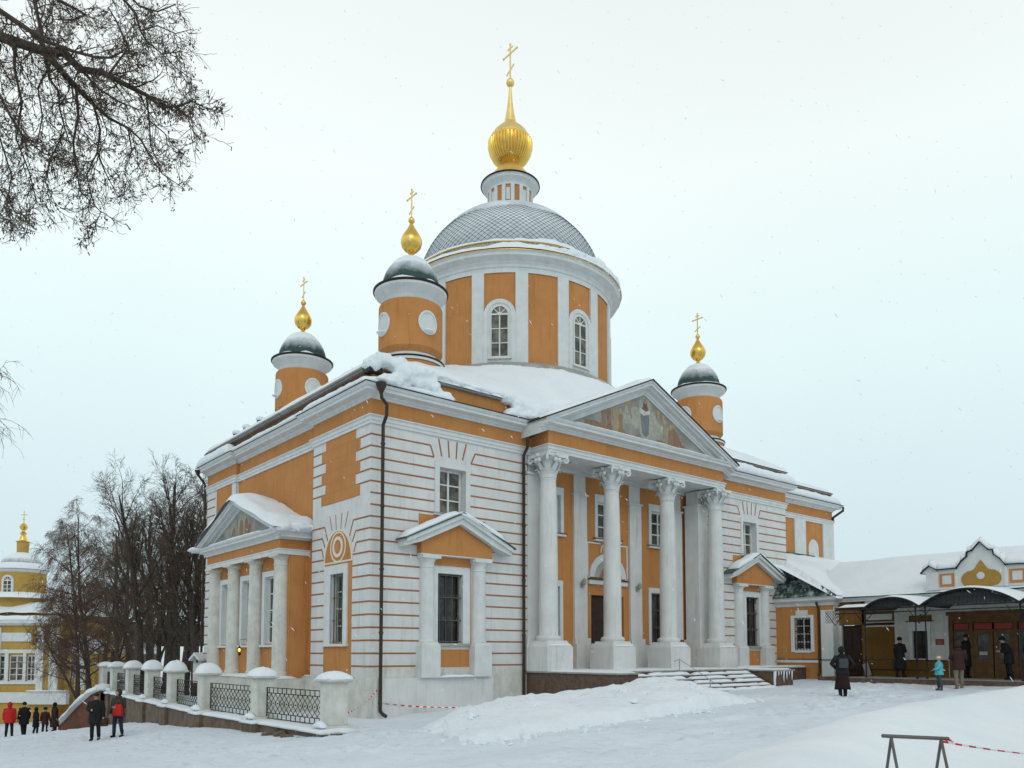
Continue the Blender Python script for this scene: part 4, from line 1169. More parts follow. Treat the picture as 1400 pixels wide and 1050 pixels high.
# ---- drum, dome, lantern --------------------------------------------------------------
NS = 96
b = MB(); b.lathe([(4.84, 12.0), (4.84, 18.05)], DC, NS, caps=False)
drum = b.build('drum', 'orange', church, smooth='auto')
b = MB(); b.lathe([(5.40, 13.62), (5.42, 13.66), (5.36, 13.76), (5.10, 13.92), (4.90, 14.05), (4.84, 14.05)], DC, NS, caps=False); b.build('drum_skirt', 'grey_metal', drum, smooth='auto')
b = MB(); b.lathe([(5.36, 13.2), (5.36, 13.63)], DC, NS, caps=False); b.build('drum_base', 'white_old', drum, smooth='auto')
b = MB(); b.lathe([(4.88, 18.0), (4.88, 18.22), (4.93, 18.24), (4.93, 18.36), (5.0, 18.42), (5.0, 18.48), (5.12, 18.52), (5.30, 18.60), (5.30, 18.72), (5.37, 18.78)], DC, NS, caps=False)
b.build('drum_cornice', 'white_trim', drum, smooth='auto')
b = MB(); b.lathe([(5.37, 18.775), (5.40, 18.78), (5.40, 18.795), (5.2, 18.84)], DC, NS, caps=False); b.build('gilded_edge', 'gold', drum, smooth='auto')
def drum_frame(ang, r=4.84):
    """frame tangent to the drum: local x along the wall, local y inwards"""
    c, s = math.cos(ang), math.sin(ang)
    return Matrix(((-s, -c, 0, DC[0]+c*r), (c, -s, 0, DC[1]+s*r), (0, 0, 1, 0), (0, 0, 0, 1)))
for k in range(16):
    a = R(22.5*k+11.25+0.0); hw = R(3.2)
    b = MB(); vs = []; fs = []
    for z_ in (14.0, 18.05):
        for t in (-1, -0.33, 0.33, 1):
            for r_ in (4.80, 4.92): vs.append((DC[0]+r_*math.cos(a+t*hw), DC[1]+r_*math.sin(a+t*hw), z_))
    for i in range(3):
        fs.append((2*i+1, 2*i+3, 8+2*i+3, 8+2*i+1))
    fs += [(0, 1, 9, 8), (7, 6, 14, 15)]
    b.add(vs, fs); b.split('pilaster', 'white_trim', drum)
for k in range(8):
    a = R(-135+45*k)
    if k in (2, 3, 4): pass
    Mx = drum_frame(a, 4.865)
    w_ = window(drum, Mx, -0.40, 0.40, 14.26, 16.56, 0.02, 2, 3, 0.05, 0.035, arch=True, fan=4, gl='curtain')
    b = MB(Mx)
    for r0, r1, y0_, y1_ in ((0.41, 0.52, 0.0, 0.22), (0.52, 0.69, -0.035, 0.22)):
        N = 16
        for q in range(N):
            t0, t1 = PI*q/N, PI*(q+1)/N
            b.prism([(r0*math.cos(t0), 16.14+r0*math.sin(t0)), (r1*math.cos(t0), 16.14+r1*math.sin(t0)), (r1*math.cos(t1), 16.14+r1*math.sin(t1)), (r0*math.cos(t1), 16.14+r0*math.sin(t1))], y0_, y1_)
        b.box(-r1, -r0, y0_, y1_, 14.02, 16.14); b.box(r0, r1, y0_, y1_, 14.02, 16.14)
    b.box(-0.41, 0.41, 0.0, 0.2, 14.05, 14.25)
    b.split('window_casing', 'white_trim', drum)
    s = MB(Mx); s.box(-0.5, 0.5, -0.10, 0.02, 14.18, 14.24); s.split('window_sill', 'frame', drum)
# gold cresting and snow around the foot of the dome
b = MB(); b.lathe([(4.98, 19.33), (5.00, 19.36), (4.92, 19.39), (4.7, 19.42)], DC, NS, caps=False)
for k in range(150):
    a = 2*PI*k/150; b.tube([(DC[0]+4.93*math.cos(a), DC[1]+4.93*math.sin(a), 19.20), (DC[0]+4.96*math.cos(a+0.012), DC[1]+4.96*math.sin(a+0.012), 19.34)], 0.012, 4)
    b.sphere((DC[0]+4.95*math.cos(a), DC[1]+4.95*math.sin(a), 19.20), 0.035, 5, 4)
b.build('gilded_cresting', 'gold', drum, smooth='auto')
b = MB(); b.lathe([(4.9, 18.8), (4.9, 19.42)], DC, NS, caps=False); b.build('dome_foot', 'white_old', drum)
def ring_snow(b, r0, r1, z0, th, seed, n=160, amp=0.5, gap=None):
    vs = []; fs = []; m_ = 7
    for k in range(n):
        a = 2*PI*k/n
        f_ = 1+amp*1.7*fbm(math.cos(a)*2.5+seed, math.sin(a)*2.5, seed)+amp*fbm(math.cos(a)*9+seed, math.sin(a)*9, seed)
        if gap: f_ *= gap(a)
        for q in range(m_+1):
            t = q/m_; rr = r1+(r0-r1)*t
            h = th*f_*math.sin(PI*min(1, t*1.0+0.0)*0.5)**0.5 if t > 0 else 0
            vs.append((DC[0]+(rr+0.05*(f_-1)*(1-t))*math.cos(a), DC[1]+(rr+0.05*(f_-1)*(1-t))*math.sin(a), z0+h+(0.0)))
    for k in range(n):
        k2 = (k+1) % n
        for q in range(m_):
            fs.append((k*(m_+1)+q, k2*(m_+1)+q, k2*(m_+1)+q+1, k*(m_+1)+q+1))
    b.add(vs, fs)
b = MB()
def gp(a):     # deeper drift on the windward (right-hand) side
    d = math.cos(a-R(-75)); return 1.0+0.9*max(0, d-0.35)
ring_snow(b, 4.88, 5.42, 18.83, 0.30, 2.0, gap=gp)
ring_snow(b, 4.30, 4.98, 19.37, 0.26, 4.0, gap=lambda a: 1+0.9*max(0, math.cos(a-R(-70))-0.2))
b.build('drum_snow', 'snow', drum, smooth=True)
b = MB()
for k in range(48):
    a = R(-112+2.0*k+rs.uniform(-.6, .6)); f_ = math.sin(PI*(k+1)/50); b.sphere((DC[0]+(5.12+rs.uniform(-.06, .06))*math.cos(a), DC[1]+5.12*math.sin(a), 19.0), (0.30, 0.30, rs.uniform(0.20, 0.34)*(0.45+0.75*f_)), 12, 8, 1, 0.4, k)
melt(b.build('drum_drift', 'snow', drum, smooth=True), 0.06, 6)
# dome: diagonal scale pattern as real overlapping lozenge shingles
DZ, DR = 19.2, 4.5; DK = 4.0/4.5
sp_ = lambda t: (DR*math.cos(t), DZ+DR*math.sin(t))
b = MB(); b.lathe([(DR*math.cos(PI/2*k/24)-0.03, DZ+DK*(DR*math.sin(PI/2*k/24)-0.03)) for k in range(24)], DC, NS, caps=False)
dome = b.build('dome', 'shingle', church, smooth=True)
b = MB(); NA = 96; vs = []; fs = []
lat = R(2); k_ = 0; rows = []
while lat < R(62):
    dl = (2*PI/NA)*math.cos(lat)*0.5
    for q in range(NA):
        a = 2*PI*(q+0.5*(k_ % 2))/NA; ha = PI/NA*0.96
        def P_(aa, la, rr): return (DC[0]+rr*math.cos(la)*math.cos(aa), DC[1]+rr*math.cos(la)*math.sin(aa), DZ+DK*rr*math.sin(la))
        n = len(vs)
        vs += [P_(a, lat-dl, DR+0.035), P_(a+ha, lat, DR+0.022), P_(a, lat+dl, DR+0.0), P_(a-ha, lat, DR+0.022), P_(a, lat-dl*0.96, DR-0.02)]
        fs += [(n, n+1, n+2, n+3), (n, n+4, n+1), (n, n+3, n+4)]
    lat += dl*1.0; k_ += 1
b.add(vs, fs); b.build('shingles', 'shingle', dome)
b = MB(); vs = []; fs = []       # cap of snow on the crown of the dome, thinning downwards
for i in range(16):
    for k in range(NS):
        a = 2*PI*k/NS; la = R(88)-(R(88)-R(37))*i/15+0.12*fbm(math.cos(a)*2.2, math.sin(a)*2.2, 4)*i/15
        edge = i/15
        h = 0.075+0.05*(1-edge**2)-0.09*edge**8+0.035*fbm(math.cos(a)*3, math.sin(a)*3, i*0.2)*(1-edge)-0.03*(edge**6)+0.055*fbm(math.cos(a)*6, math.sin(a)*6, i*0.35)*edge
        vs.append((DC[0]+(DR+h)*math.cos(la)*math.cos(a), DC[1]+(DR+h)*math.cos(la)*math.sin(a), DZ+DK*(DR+h)*math.sin(la)))
for i in range(15):
    for k in range(NS):
        k2 = (k+1) % NS; fs.append((i*NS+k, (i+1)*NS+k, (i+1)*NS+k2, i*NS+k2))
b.add(vs, fs); b.build('dome_snow', 'shingle_snow', dome, smooth=True)
# lantern
b = MB(); b.lathe([(1.07, 22.9), (1.07, 24.5)], DC, 48, caps=False); lant = b.build('lantern', 'orange', church, smooth='auto')
b = MB(); b.lathe([(1.10, 22.9), (1.10, 23.45)], DC, 48, caps=False)
b.lathe([(1.10, 24.26), (1.12, 24.28), (1.12, 24.38), (1.22, 24.48), (1.36, 24.56), (1.38, 24.66), (1.44, 24.70)], DC, 48, caps=False)
for k in range(16):
    a = R(22.5*k+11.25); hw = R(4.6)
    vs = [(DC[0]+r_*math.cos(a+t*hw), DC[1]+r_*math.sin(a+t*hw), z_) for z_ in (23.4, 24.3) for t in (-1, 1) for r_ in (1.05, 1.13)]
    b.add(vs, [(1, 3, 7, 5), (0, 1, 5, 4), (3, 2, 6, 7)])
for k in range(8):
    a = R(45*k); hw = R(5)
    vs = [(DC[0]+r_*math.cos(a+t*hw), DC[1]+r_*math.sin(a+t*hw), z_) for z_ in (23.5, 24.1) for t in (-1, 1) for r_ in (1.05, 1.09)]
    b.add(vs, [(1, 3, 7, 5), (0, 1, 5, 4), (3, 2, 6, 7), (4, 5, 7, 6)])
b.build('lantern_trim', 'white_trim', lant, smooth='auto')
b = MB(); b.lathe([(1.44, 24.68), (1.48, 24.71), (1.47, 24.76), (1.2, 24.82)], DC, 48, caps=False); b.build('lantern_edge', 'darkmetal', lant)
cx_, cy_ = DC
b = MB(); b.lathe([(1.30, 24.80), (1.10, 24.98), (0.90, 25.30), (0.66, 25.58), (0.48, 25.72), (0.42, 25.82)], DC, 40)
b.build('lantern_skirt', 'gold_matte', lant, smooth='auto')
prof = [(0.42, 26.08), (0.38, 26.18)]
onion = [(0.40, 25.80), (0.60, 25.92), (0.84, 26.16), (0.99, 26.46), (1.06, 26.74), (1.05, 27.0), (0.98, 27.26), (0.84, 27.50), (0.64, 27.72), (0.42, 27.92), (0.28, 28.10)]
b = MB(); b.lathe(onion, DC, 60); cup = b.build('main_cupola', 'gold_matte', church, smooth='auto')
b = MB()
for k in range(40):       # gadroons on the lower half
    a = 2*PI*k/40; pts = []; rr = []
    for r_, z_ in onion[:6]:
        pts.append((DC[0]+(r_+0.0)*math.cos(a), DC[1]+(r_+0.0)*math.sin(a), z_)); rr.append(max(0.02, r_*PI/40*0.85))
    b.tube(pts[:6], rr[:6], 6)
    b.sphere((DC[0]+1.04*math.cos(a), DC[1]+1.04*math.sin(a), 27.02), 0.08, 8, 6)
b.build('gadroons', 'gold', cup, smooth='auto')
b = MB(); b.lathe([(0.30, 28.07), (0.24, 28.4), (0.17, 28.8), (0.11, 29.3), (0.065, 29.95)], DC, 20); b.sphere((DC[0], DC[1], 30.17), 0.21, 16, 12); b.build('spire', 'gold_matte', cup, smooth='auto')
def cross(mx, z0, H, barlen, parent, t=0.045):
    """three-barred cross, bars along Y, lowest bar slanting"""
    b = MB(Matrix.Translation((mx[0], mx[1], 0)))
    b.box(-t*0.6, t*0.6, -t, t, z0, z0+H)
    b.box(-t*0.55, t*0.55, -barlen/2, barlen/2, z0+H*0.74-t, z0+H*0.74+t)
    b.box(-t*0.55, t*0.55, -barlen*0.2, barlen*0.2, z0+H*0.89-t*0.8, z0+H*0.89+t*0.8)
    b.bar((0, -barlen*0.28, z0+H*0.27+barlen*0.14), (0, barlen*0.28, z0+H*0.27-barlen*0.14), t*1.1, t*1.7)
    for yy, zz_ in ((-barlen/2, z0+H*0.74), (barlen/2, z0+H*0.74), (0, z0+H)): b.sphere((0, yy, zz_), t*1.5, 8, 6)
    return b.build('cross', 'gold_matte', parent)
cross(DC, 30.35, 1.85, 1.05, cup, 0.038)

# ---- corner turrets -------------------------------------------------------------------------
def turret(cx_, cy_):
    c = (cx_, cy_)
    b = MB(); b.lathe([(1.03, 11.0), (1.20, 11.6), (1.20, 12.2), (1.03, 12.3)], c, 48, caps=False)
    b.lathe([(1.05, 12.50), (1.12, 12.62), (1.19, 12.70), (1.19, 14.38), (1.16, 14.45)], c, 64, caps=False)
    body = b.build('turret', 'orange', church, smooth='auto')
    b = MB(); b.lathe([(1.25, 12.16), (1.27, 12.24), (1.10, 12.36), (1.04, 12.42), (1.04, 12.56)], c, 48, caps=False)
    b.lathe([(1.04, 14.38), (1.04, 14.62), (1.07, 14.68), (1.12, 14.74), (1.17, 14.80), (1.28, 14.88), (1.34, 14.92), (1.36, 15.02)], c, 48, caps=False)
    b.split('turret_cornice', 'white_trim', body, smooth='auto')
    b = MB(); b.lathe([(1.26, 12.25), (1.30, 12.27), (1.29, 12.31), (1.15, 12.34)], c, 48, caps=False); b.lathe([(1.36, 15.0), (1.41, 15.03), (1.41, 15.08), (1.2, 15.14)], c, 48, caps=False)
    b.split('turret_edge', 'darkmetal', body, smooth='auto')
    for k in range(4):
        a = R(-90+90*k)
        md = MB(); vs = []; fs = []; N = 24
        def Q(u, z, r_): return (cx_+r_*math.cos(a+u/1.19), cy_+r_*math.sin(a+u/1.19), z)
        rings = [(0.40, 1.185), (0.40, 1.225), (0.33, 1.235), (0.32, 1.20), (0.0, 1.20)]
        for rr, r_ in rings:
            for q in range(N): vs.append(Q(rr*math.cos(2*PI*q/N), 13.58+rr*1.12*math.sin(2*PI*q/N), r_))
        for i in range(len(rings)-1):
            for q in range(N): fs.append((i*N+q, i*N+(q+1) % N, (i+1)*N+(q+1) % N, (i+1)*N+q))
        md.add(vs, fs); md.build('medallion', 'white_trim', body, smooth='auto')
        s = MB(); s.sphere(Q(0, 13.26, 1.22), (0.22, 0.22, 0.05), 10, 6); s.build('medallion_snow', 'snow', body, smooth=True)
    DRr = 1.07
    b = MB(); b.lathe([(DRr*math.cos(PI/2*k/14)*1.0+0.02, 15.12+1.30*math.sin(PI/2*k/14)) for k in range(14)]+[(0.06, 16.42)], c, 40, caps=False)
    dm = b.build('turret_dome', 'frost_green', body, smooth=True)
    b = MB(); n = 60; vs = []; fs = []
    for k in range(n):
        a = 2*PI*k/n; f_ = 1+1.3*fbm(math.cos(a)*2+cx_, math.sin(a)*2+cy_, 1)
        for q in range(5):
            t = q/4; rr = 1.39+(1.0-1.39)*t
            vs.append((cx_+rr*math.cos(a), cy_+rr*math.sin(a), 15.08+0.14*f_*math.sin(PI*t*0.6)))
    for k in range(n):
        for q in range(4): fs.append((k*5+q, ((k+1) % n)*5+q, ((k+1) % n)*5+q+1, k*5+q+1))
    b.add(vs, fs)
    vs = []; fs = []
    for i in range(10):
        for k in range(40):
            a = 2*PI*k/40; la = R(86)-R(50)*i/9; e = i/9
            lo_ = fbm(math.cos(a)*1.6+cx_, math.sin(a)*1.6+cy_, 3)
            la += 0.25*lo_*e
            h = 0.07*(1-e**2)-0.012*e+0.03*fbm(math.cos(a)*4, math.sin(a)*4, i)
            vs.append((cx_+(DRr+0.02+h)*math.cos(la)*math.cos(a), cy_+(DRr+0.02+h)*math.cos(la)*math.sin(a), 15.12+(1.30+h)*math.sin(la)))
    for i in range(9):
        for k in range(40): fs.append((i*40+k, (i+1)*40+k, (i+1)*40+(k+1) % 40, i*40+(k+1) % 40))
    b.add(vs, fs)
    b.build('turret_snow', 'snow', body, smooth=True)
    b = MB(); b.lathe([(0.24, 16.40), (0.20, 16.48), (0.09, 16.55), (0.075, 16.60), (0.12, 16.64), (0.08, 16.68)], c, 20)
    b.lathe([(0.10, 16.66), (0.24, 16.74), (0.36, 16.88), (0.405, 17.04), (0.385, 17.20), (0.31, 17.36), (0.21, 17.52), (0.125, 17.66), (0.06, 17.80), (0.04, 17.86)], c, 32)
    b.sphere((cx_, cy_, 17.93), 0.125, 12, 10)
    b.build('cupola', 'gold', body, smooth='auto')
    cross(c, 18.03, 1.12, 0.62, body, 0.027)
    return body
for c in ((3.22, 2.80), (3.22, 12.10), (20.66, 2.80), (20.0, 12.3)): turret(*c)

# ---- drainpipes ---------------------------------------------------------------------------
def drainpipe(x, y, xb, yb, zb, foot=True):
    b = MB()
    b.lathe([(0.05, Z_ED-0.36), (0.07, Z_ED-0.30), (0.16, Z_ED-0.10), (0.17, Z_ED)], (x, y), 12)
    pts = [(x, y, Z_ED-0.3), (x+(xb-x)*0.1, y, 9.62), (xb, yb-0.22, 9.45), (xb, yb-0.20, 9.1), (xb, yb, 8.85), (xb, yb, zb+0.35)]
    if foot: pts += [(xb, yb, zb+0.15), (xb+0.02, yb-0.12, zb+0.05), (xb+0.04, yb-0.28, zb+0.0)]
    else: pts += [(xb, yb, zb)]
    b.tube(pts, 0.058, 10)
    for z_ in (2.2, 4.2, 6.2, 8.2): b.lathe([(0.066, z_), (0.075, z_+0.02), (0.075, z_+0.06), (0.066, z_+0.08)], (xb, yb), 10)
    b.build('drainpipe', 'pipe', church, smooth='auto')
drainpipe(0.05, -0.52, 0.28, -0.27, -0.35)
drainpipe(6.55, -0.62, 6.30, -0.12, 0.0, False)
b = MB(); b.tube([(17.72, -0.55, 10.05), (17.68, -0.6, 9.85), (17.5, -0.2, 9.5), (17.45, -0.1, 9.2)], 0.07, 8); b.build('drainpipe', 'pipe', church)
b = MB(); b.tube([(31.35, YW-0.5, 10.0), (31.35, YW-0.5, 9.8), (30.95, YW-0.1, 9.4), (31.1, YW, 9.1)], 0.07, 8); b.build('drainpipe', 'pipe', church)
b = MB(); b.tube([(-0.4, 15.1, 10.0), (-0.42, 15.1, 9.8), (-0.1, 15.1, 9.4), (-0.07, 15.1, 9.2), (-0.07, 15.1, -1)], 0.06, 8); b.lathe([(0.05, 9.75), (0.16, 10.0)], (-0.42, 15.1), 10); b.build('drainpipe', 'pipe', church)
fl = MB(); fl.box(23.05, 23.35, -0.45, -0.1, 4.18, 4.42); fl.tube([(23.2, 0, 4.5), (23.2, -0.2, 4.45)], 0.03, 6); fl.build('floodlight', 'grey_metal', church)
# ================================================================== the low building with iron canopies
shop = tag(empty('low_building', (0, 0, 0)), 'long low building with snowy roof, iron arched canopies and a curly white gable', 'building')
XV, XM, XF = 22.9, 23.4, 20.6       # vestibule face, main wall face, canopy front
V = LF(XV)
b = MB(V); vwin = (1.00, 1.86, 1.74, 3.30)
wall(b, 0.0, 3.0, 0.0, 3.9, [vwin], d=0.2); b.build('vestibule_wall', 'orange', shop)
b = MB(); b.box(XV, XM+0.5, -3.0, -2.99, 0.0, 4.0); b.box(XV+0.4, XV+0.5, -2.9, -0.1, 0, 4.2); b.build('vestibule_side', 'white_old', shop)
window(shop, V, vwin[0]+0.01, vwin[1]-0.01, vwin[2]+0.01, vwin[3]-0.01, 0.13, 2, 4, 0.06, 0.035)
g = MB(V)
for q in range(5):
    u = vwin[0]+0.1+q*0.165; g.box(u-0.012, u+0.012, 0.02, 0.045, vwin[2], vwin[3])
for z in (1.95, 2.3, 2.65, 3.0): g.box(vwin[0], vwin[1], 0.0, 0.02, z-0.012, z+0.012)
g.build('window_grille', 'iron', shop)
b = MB(V)
b.box(0.82, vwin[0], -0.05, 0, 1.66, 3.42); b.box(vwin[1], 2.02, -0.05, 0, 1.66, 3.42); b.box(vwin[0], vwin[1], -0.05, 0, 3.30, 3.42); b.box(vwin[0], vwin[1], -0.05, 0, 1.62, 1.74); b.box(1.10, 1.72, -0.06, 0, 3.42, 3.66)
b.box(0.0, 2.35, -0.05, 0, 1.14, 1.28)
b.box(2.42, 3.02, -0.09, 0.5, 0.2, 3.62)
b.split('white_trim', 'white_trim', shop)
b = MB(V); b.box(0.0, 3.05, -0.07, 0, 1.28, 1.31); b.box(2.38, 3.04, -0.12, 0.5, 1.26, 1.30); b.split('sill_flashing', 'darkmetal', shop)
vp = [(XV, 0.0), (XV, -3.0), (31, -3.0)]
b = MB(); sweep(b, vp, [(0, 3.84), (0.05, 3.86), (0.06, 3.98), (0.12, 4.02), (0.26, 4.10), (0.26, 4.20), (0.32, 4.26), (0, 4.28)]); b.build('cornice', 'white_trim', shop)
b = MB(); b.tube([(XV-0.2, -2.25, 4.0), (XV-0.08, -2.3, 3.7), (XV-0.08, -2.3, 0.7), (XV-0.2, -2.3, 0.55)], 0.055, 8); b.build('drainpipe', 'pipe', shop)
E1 = (XV-0.33, 0.0, 4.27); E2 = (XV-0.33, -3.33, 4.27); AP = (24.0, 0.0, 6.08); A2 = (24.5, 1.3, 6.86); A3 = (31.5, 1.3, 6.86); E3 = (31.5, -3.33, 4.27)
b = MB(); b.add([E1, E2, AP], [(0, 1, 2)]); b.build('hip_roof', 'patchy', shop)
b = MB(); b.add([E2, E3, A3, A2, AP], [(0, 1, 2, 3, 4)]); b.box(24.2, 28.9, 1.22, 1.32, 6.75, 7.02); b.tube([AP, E2], 0.04, 6); b.build('roof', 'green', shop)
def shed(x, y):
    z = 4.27+(y+3.33)/(1.3+3.33)*(6.86-4.27)
    xh = E2[0]+(z-4.27)/(6.86-4.27)*(A2[0]-E2[0])*0.92
    e = min((x-xh)/0.18, (y+3.36)/0.2, 1.0)
    return z+0.13*math.sqrt(max(0, 1-(1-max(0, e))**2))*(1+0.9*fbm(x*0.7, y*0.7, 4)) if e > 0 else z-0.12
b = MB(); b.add(*roof_grid(shed, XV-0.33, 31.5, -3.36, 1.3, 0.14)); 
# main range: wall, roof, ridge running towards the street side
YE = -19.0
def mainroof(x, y):
    z = 4.16+min(x-(XM-0.25), 2*27.0-x-(XM-0.25))*0.52
    e = min((x-(XM-0.28))/0.2, 1.0)
    return z+0.15*math.sqrt(max(0, 1-(1-max(0, e))**2))*(1+0.9*fbm(x*0.5+3, y*0.5, 7))
b.add(*roof_grid(mainroof, XM-0.27, 30.5, YE, -1.2, 0.2)); b.split('roof_snow', 'snow', shop, smooth=True)
b = MB(); b.add([(XM-0.27, YE, 4.15), (XM-0.27, -2.5, 4.15), (27, -1.2, 6.05), (27, YE, 6.05)], [(0, 1, 2, 3)]); b.box(26.96, 27.04, YE, -1.2, 6.16, 6.25); b.build('main_roof', 'green', shop)
Mn = LF(XM)
# openings: (u0,u1,z0,z1)
o_door = (3.12, 4.12, 0.5, 2.90)
o_pan = None
o_win = (6.38, 7.02, 1.36, 2.56)
o_port = (7.86, 11.2, 0.5, 3.18)
o_win2 = (11.95, 12.75, 1.36, 2.56)
b = MB(Mn); wall(b, 3.0, -YE, 0.2, 4.15, [o_door, o_win, o_port, o_win2], d=0.22)
b.build('main_wall', 'white_old', shop)
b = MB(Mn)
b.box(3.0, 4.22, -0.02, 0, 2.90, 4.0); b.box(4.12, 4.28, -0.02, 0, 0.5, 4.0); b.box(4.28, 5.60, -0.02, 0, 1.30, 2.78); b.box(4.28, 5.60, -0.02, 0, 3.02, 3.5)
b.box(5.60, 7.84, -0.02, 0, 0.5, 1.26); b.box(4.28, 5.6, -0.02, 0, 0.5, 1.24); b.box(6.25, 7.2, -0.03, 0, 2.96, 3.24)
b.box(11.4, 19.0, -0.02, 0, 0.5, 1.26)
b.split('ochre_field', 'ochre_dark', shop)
b = MB(Mn)
b.box(4.34, 5.52, -0.05, -0.02, 3.10, 3.36)
b.box(6.22, 7.15, -0.05, 0, 2.60, 2.96); b.box(6.24, 6.38, -0.05, 0, 1.30, 2.60); b.box(7.02, 7.14, -0.05, 0, 1.30, 2.60)
b.split('white_trim', 'white_trim', shop)
b = MB(Mn); b.box(3.0, 7.8, -0.06, 0, 1.26, 1.30); b.box(4.3, 5.6, -0.06, 0, 2.86, 2.96); b.box(6.1, 7.3, -0.06, 0, 2.97, 3.0); b.box(3.0, 7.8, -0.05, 0, 0.84, 0.88); b.split('sill_flashing', 'darkmetal', shop)
window(shop, Mn, o_win[0]+0.01, o_win[1]-0.01, o_win[2]+0.01, o_win[3]-0.01, 0.14, 2, 3, 0.04, 0.03, mat='wood_dark')
window(shop, Mn, o_win2[0]+0.01, o_win2[1]-0.01, o_win2[2]+0.01, o_win2[3]-0.01, 0.14, 2, 3, 0.04, 0.03, mat='wood_dark')
b = MB(Mn); b.box(o_door[0]+0.02, o_door[1]-0.02, 0.12, 0.18, 0.5, 2.88)
for z0_, z1_ in ((0.65, 1.4), (1.55, 2.7)):
    b.box(o_door[0]+0.15, (o_door[0]+o_door[1])/2-0.06, 0.095, 0.12, z0_, z1_); b.box((o_door[0]+o_door[1])/2+0.06, o_door[1]-0.15, 0.095, 0.12, z0_, z1_)
d1 = b.build('door', 'wood_dark', shop)
b = MB(Mn); b.sphere((o_door[1]-0.12, 0.08, 1.55), 0.035, 8, 6); b.build('handle', 'gold', d1)
# wooden entrance screen with glazed doors
b = MB(Mn)
PU = [7.86, 8.02, 8.72, 8.92, 9.02, 9.98, 10.1, 10.9, 11.05, 11.2]
b.box(7.86, 11.2, 0.06, 0.16, 2.86, 3.18); b.box(7.86, 11.2, 0.06, 0.16, 2.48, 2.56)
for a, c in ((7.86, 8.02), (8.66, 8.80), (10.32, 10.46), (11.06, 11.2)): b.box(a, c, 0.04, 0.16, 0.5, 2.86)
for a, c in ((8.80, 9.54), (9.58, 10.32)):
    b.box(a, a+0.16, 0.07, 0.14, 0.5, 2.48); b.box(c-0.16, c, 0.07, 0.14, 0.5, 2.48); b.box(a+0.16, c-0.16, 0.07, 0.14, 2.38, 2.48); b.box(a+0.16, c-0.16, 0.07, 0.14, 0.5, 1.34)
b.box(8.02, 8.66, 0.08, 0.14, 0.5, 1.30); b.box(10.46, 11.06, 0.08, 0.14, 0.5, 1.30)
scr = b.build('entrance_screen', 'wood', shop)
b = MB(Mn); b.box(8.02, 8.66, 0.10, 0.115, 1.3, 2.48); b.box(8.96, 9.38, 0.10, 0.115, 1.34, 2.38); b.box(9.74, 10.16, 0.10, 0.115, 1.34, 2.38); b.box(10.46, 11.06, 0.10, 0.115, 1.3, 2.48); b.build('pane', 'glass', scr)
b = MB(Mn)
for a, c in ((8.06, 8.62), (8.84, 9.52), (9.6, 10.28), (10.5, 11.02)): b.box(a, c, 0.10, 0.115, 2.58, 2.84)
b.split('transom_panel', 'signred', scr)
b = MB(Mn); b.box(9.02, 9.32, 0.085, 0.098, 1.52, 1.66); b.build('paper_notice', 'paper', scr)
b = MB(Mn); b.box(7.34, 7.68, -0.03, 0, 1.95, 2.20); pl_ = b.build('red_plate', 'signred', shop)
b = MB(Mn)
for k in range(4): b.box(7.39, 7.63-0.03*(k % 2), -0.034, -0.03, 2.14-0.045*k, 2.155-0.045*k)
b.build('plate_lettering', 'p_gold', pl_)
b = MB(Mn); b.box(7.8, 11.3, -0.04, 0, 3.18, 3.34); b.build('lintel', 'wood', shop)
# curly gable over the entrance
GY = 9.30
def gprof(s):
    pts = [(2.35, 5.02), (2.28, 5.12), (2.02, 5.32), (1.70, 5.12), (0.92, 5.14), (0.74, 5.40), (0.50, 5.60), (0.48, 5.78), (0.30, 5.82), (0.0, 6.16)]
    return [(GY+s*a, z) for a, z in pts]
poly = [(GY-2.12, 4.3), (GY-2.12, 5.0)]+gprof(-1)[:-1]+gprof(1)[::-1]+[(GY+2.12, 5.0), (GY+2.12, 4.3)]
b = MB(LF(XM-0.22)); b.prism([(u, z) for u, z in poly], 0, 0.35)
b.box(GY-2.16, GY-1.66, -0.05, 0, 4.34, 5.05); b.box(GY+1.66, GY+2.16, -0.05, 0, 4.34, 5.05); b.box(GY-2.2, GY-1.6, -0.07, 0, 4.28, 4.34); b.box(GY-1.0, GY-0.86, -0.04, 0, 4.3, 5.1); b.box(GY+0.86, GY+1.0, -0.04, 0, 4.3, 5.1)
gab = b.build('curly_gable', 'white_trim', shop)
b = MB(LF(XM-0.22)); pts = gprof(-1)+gprof(1)[::-1][1:]
for i in range(len(pts)-1):
    p, q = pts[i], pts[i+1]; d = Vector((q[0]-p[0], q[1]-p[1])); d.normalize(); n = Vector((-d.y, d.x))*0.032
    b.prism([(p[0]-d.x*.02, p[1]-d.y*.02), (q[0]+d.x*.02, q[1]+d.y*.02), (q[0]+n.x+d.x*.02, q[1]+n.y), (p[0]+n.x-d.x*.02, p[1]+n.y)], -0.13, 0.40)
b.build('gable_edge', 'darkmetal', gab)
b = MB(LF(XM-0.22))
for i in range(len(pts)-1):
    p, q = pts[i], pts[i+1]
    if abs(q[0]-p[0]) > 0.12: snow_ridge(b, [(p[0], 0.14, p[1]+0.04), (q[0], 0.14, q[1]+0.04)], (0, 0.26, 0), 0.22, i*1.3, step=0.1, round_ends=False, wob=0.5)
b.build('gable_snow', 'snow', gab, smooth=True)
b = MB(LF(XM-0.22))
half = [(0.0, 4.32), (0.40, 4.33), (0.72, 4.40), (0.82, 4.52), (0.86, 4.66), (0.84, 4.82), (0.75, 4.95), (0.60, 5.05), (0.44, 5.08), (0.33, 5.11), (0.24, 5.21), (0.13, 5.38), (0.0, 5.56)]
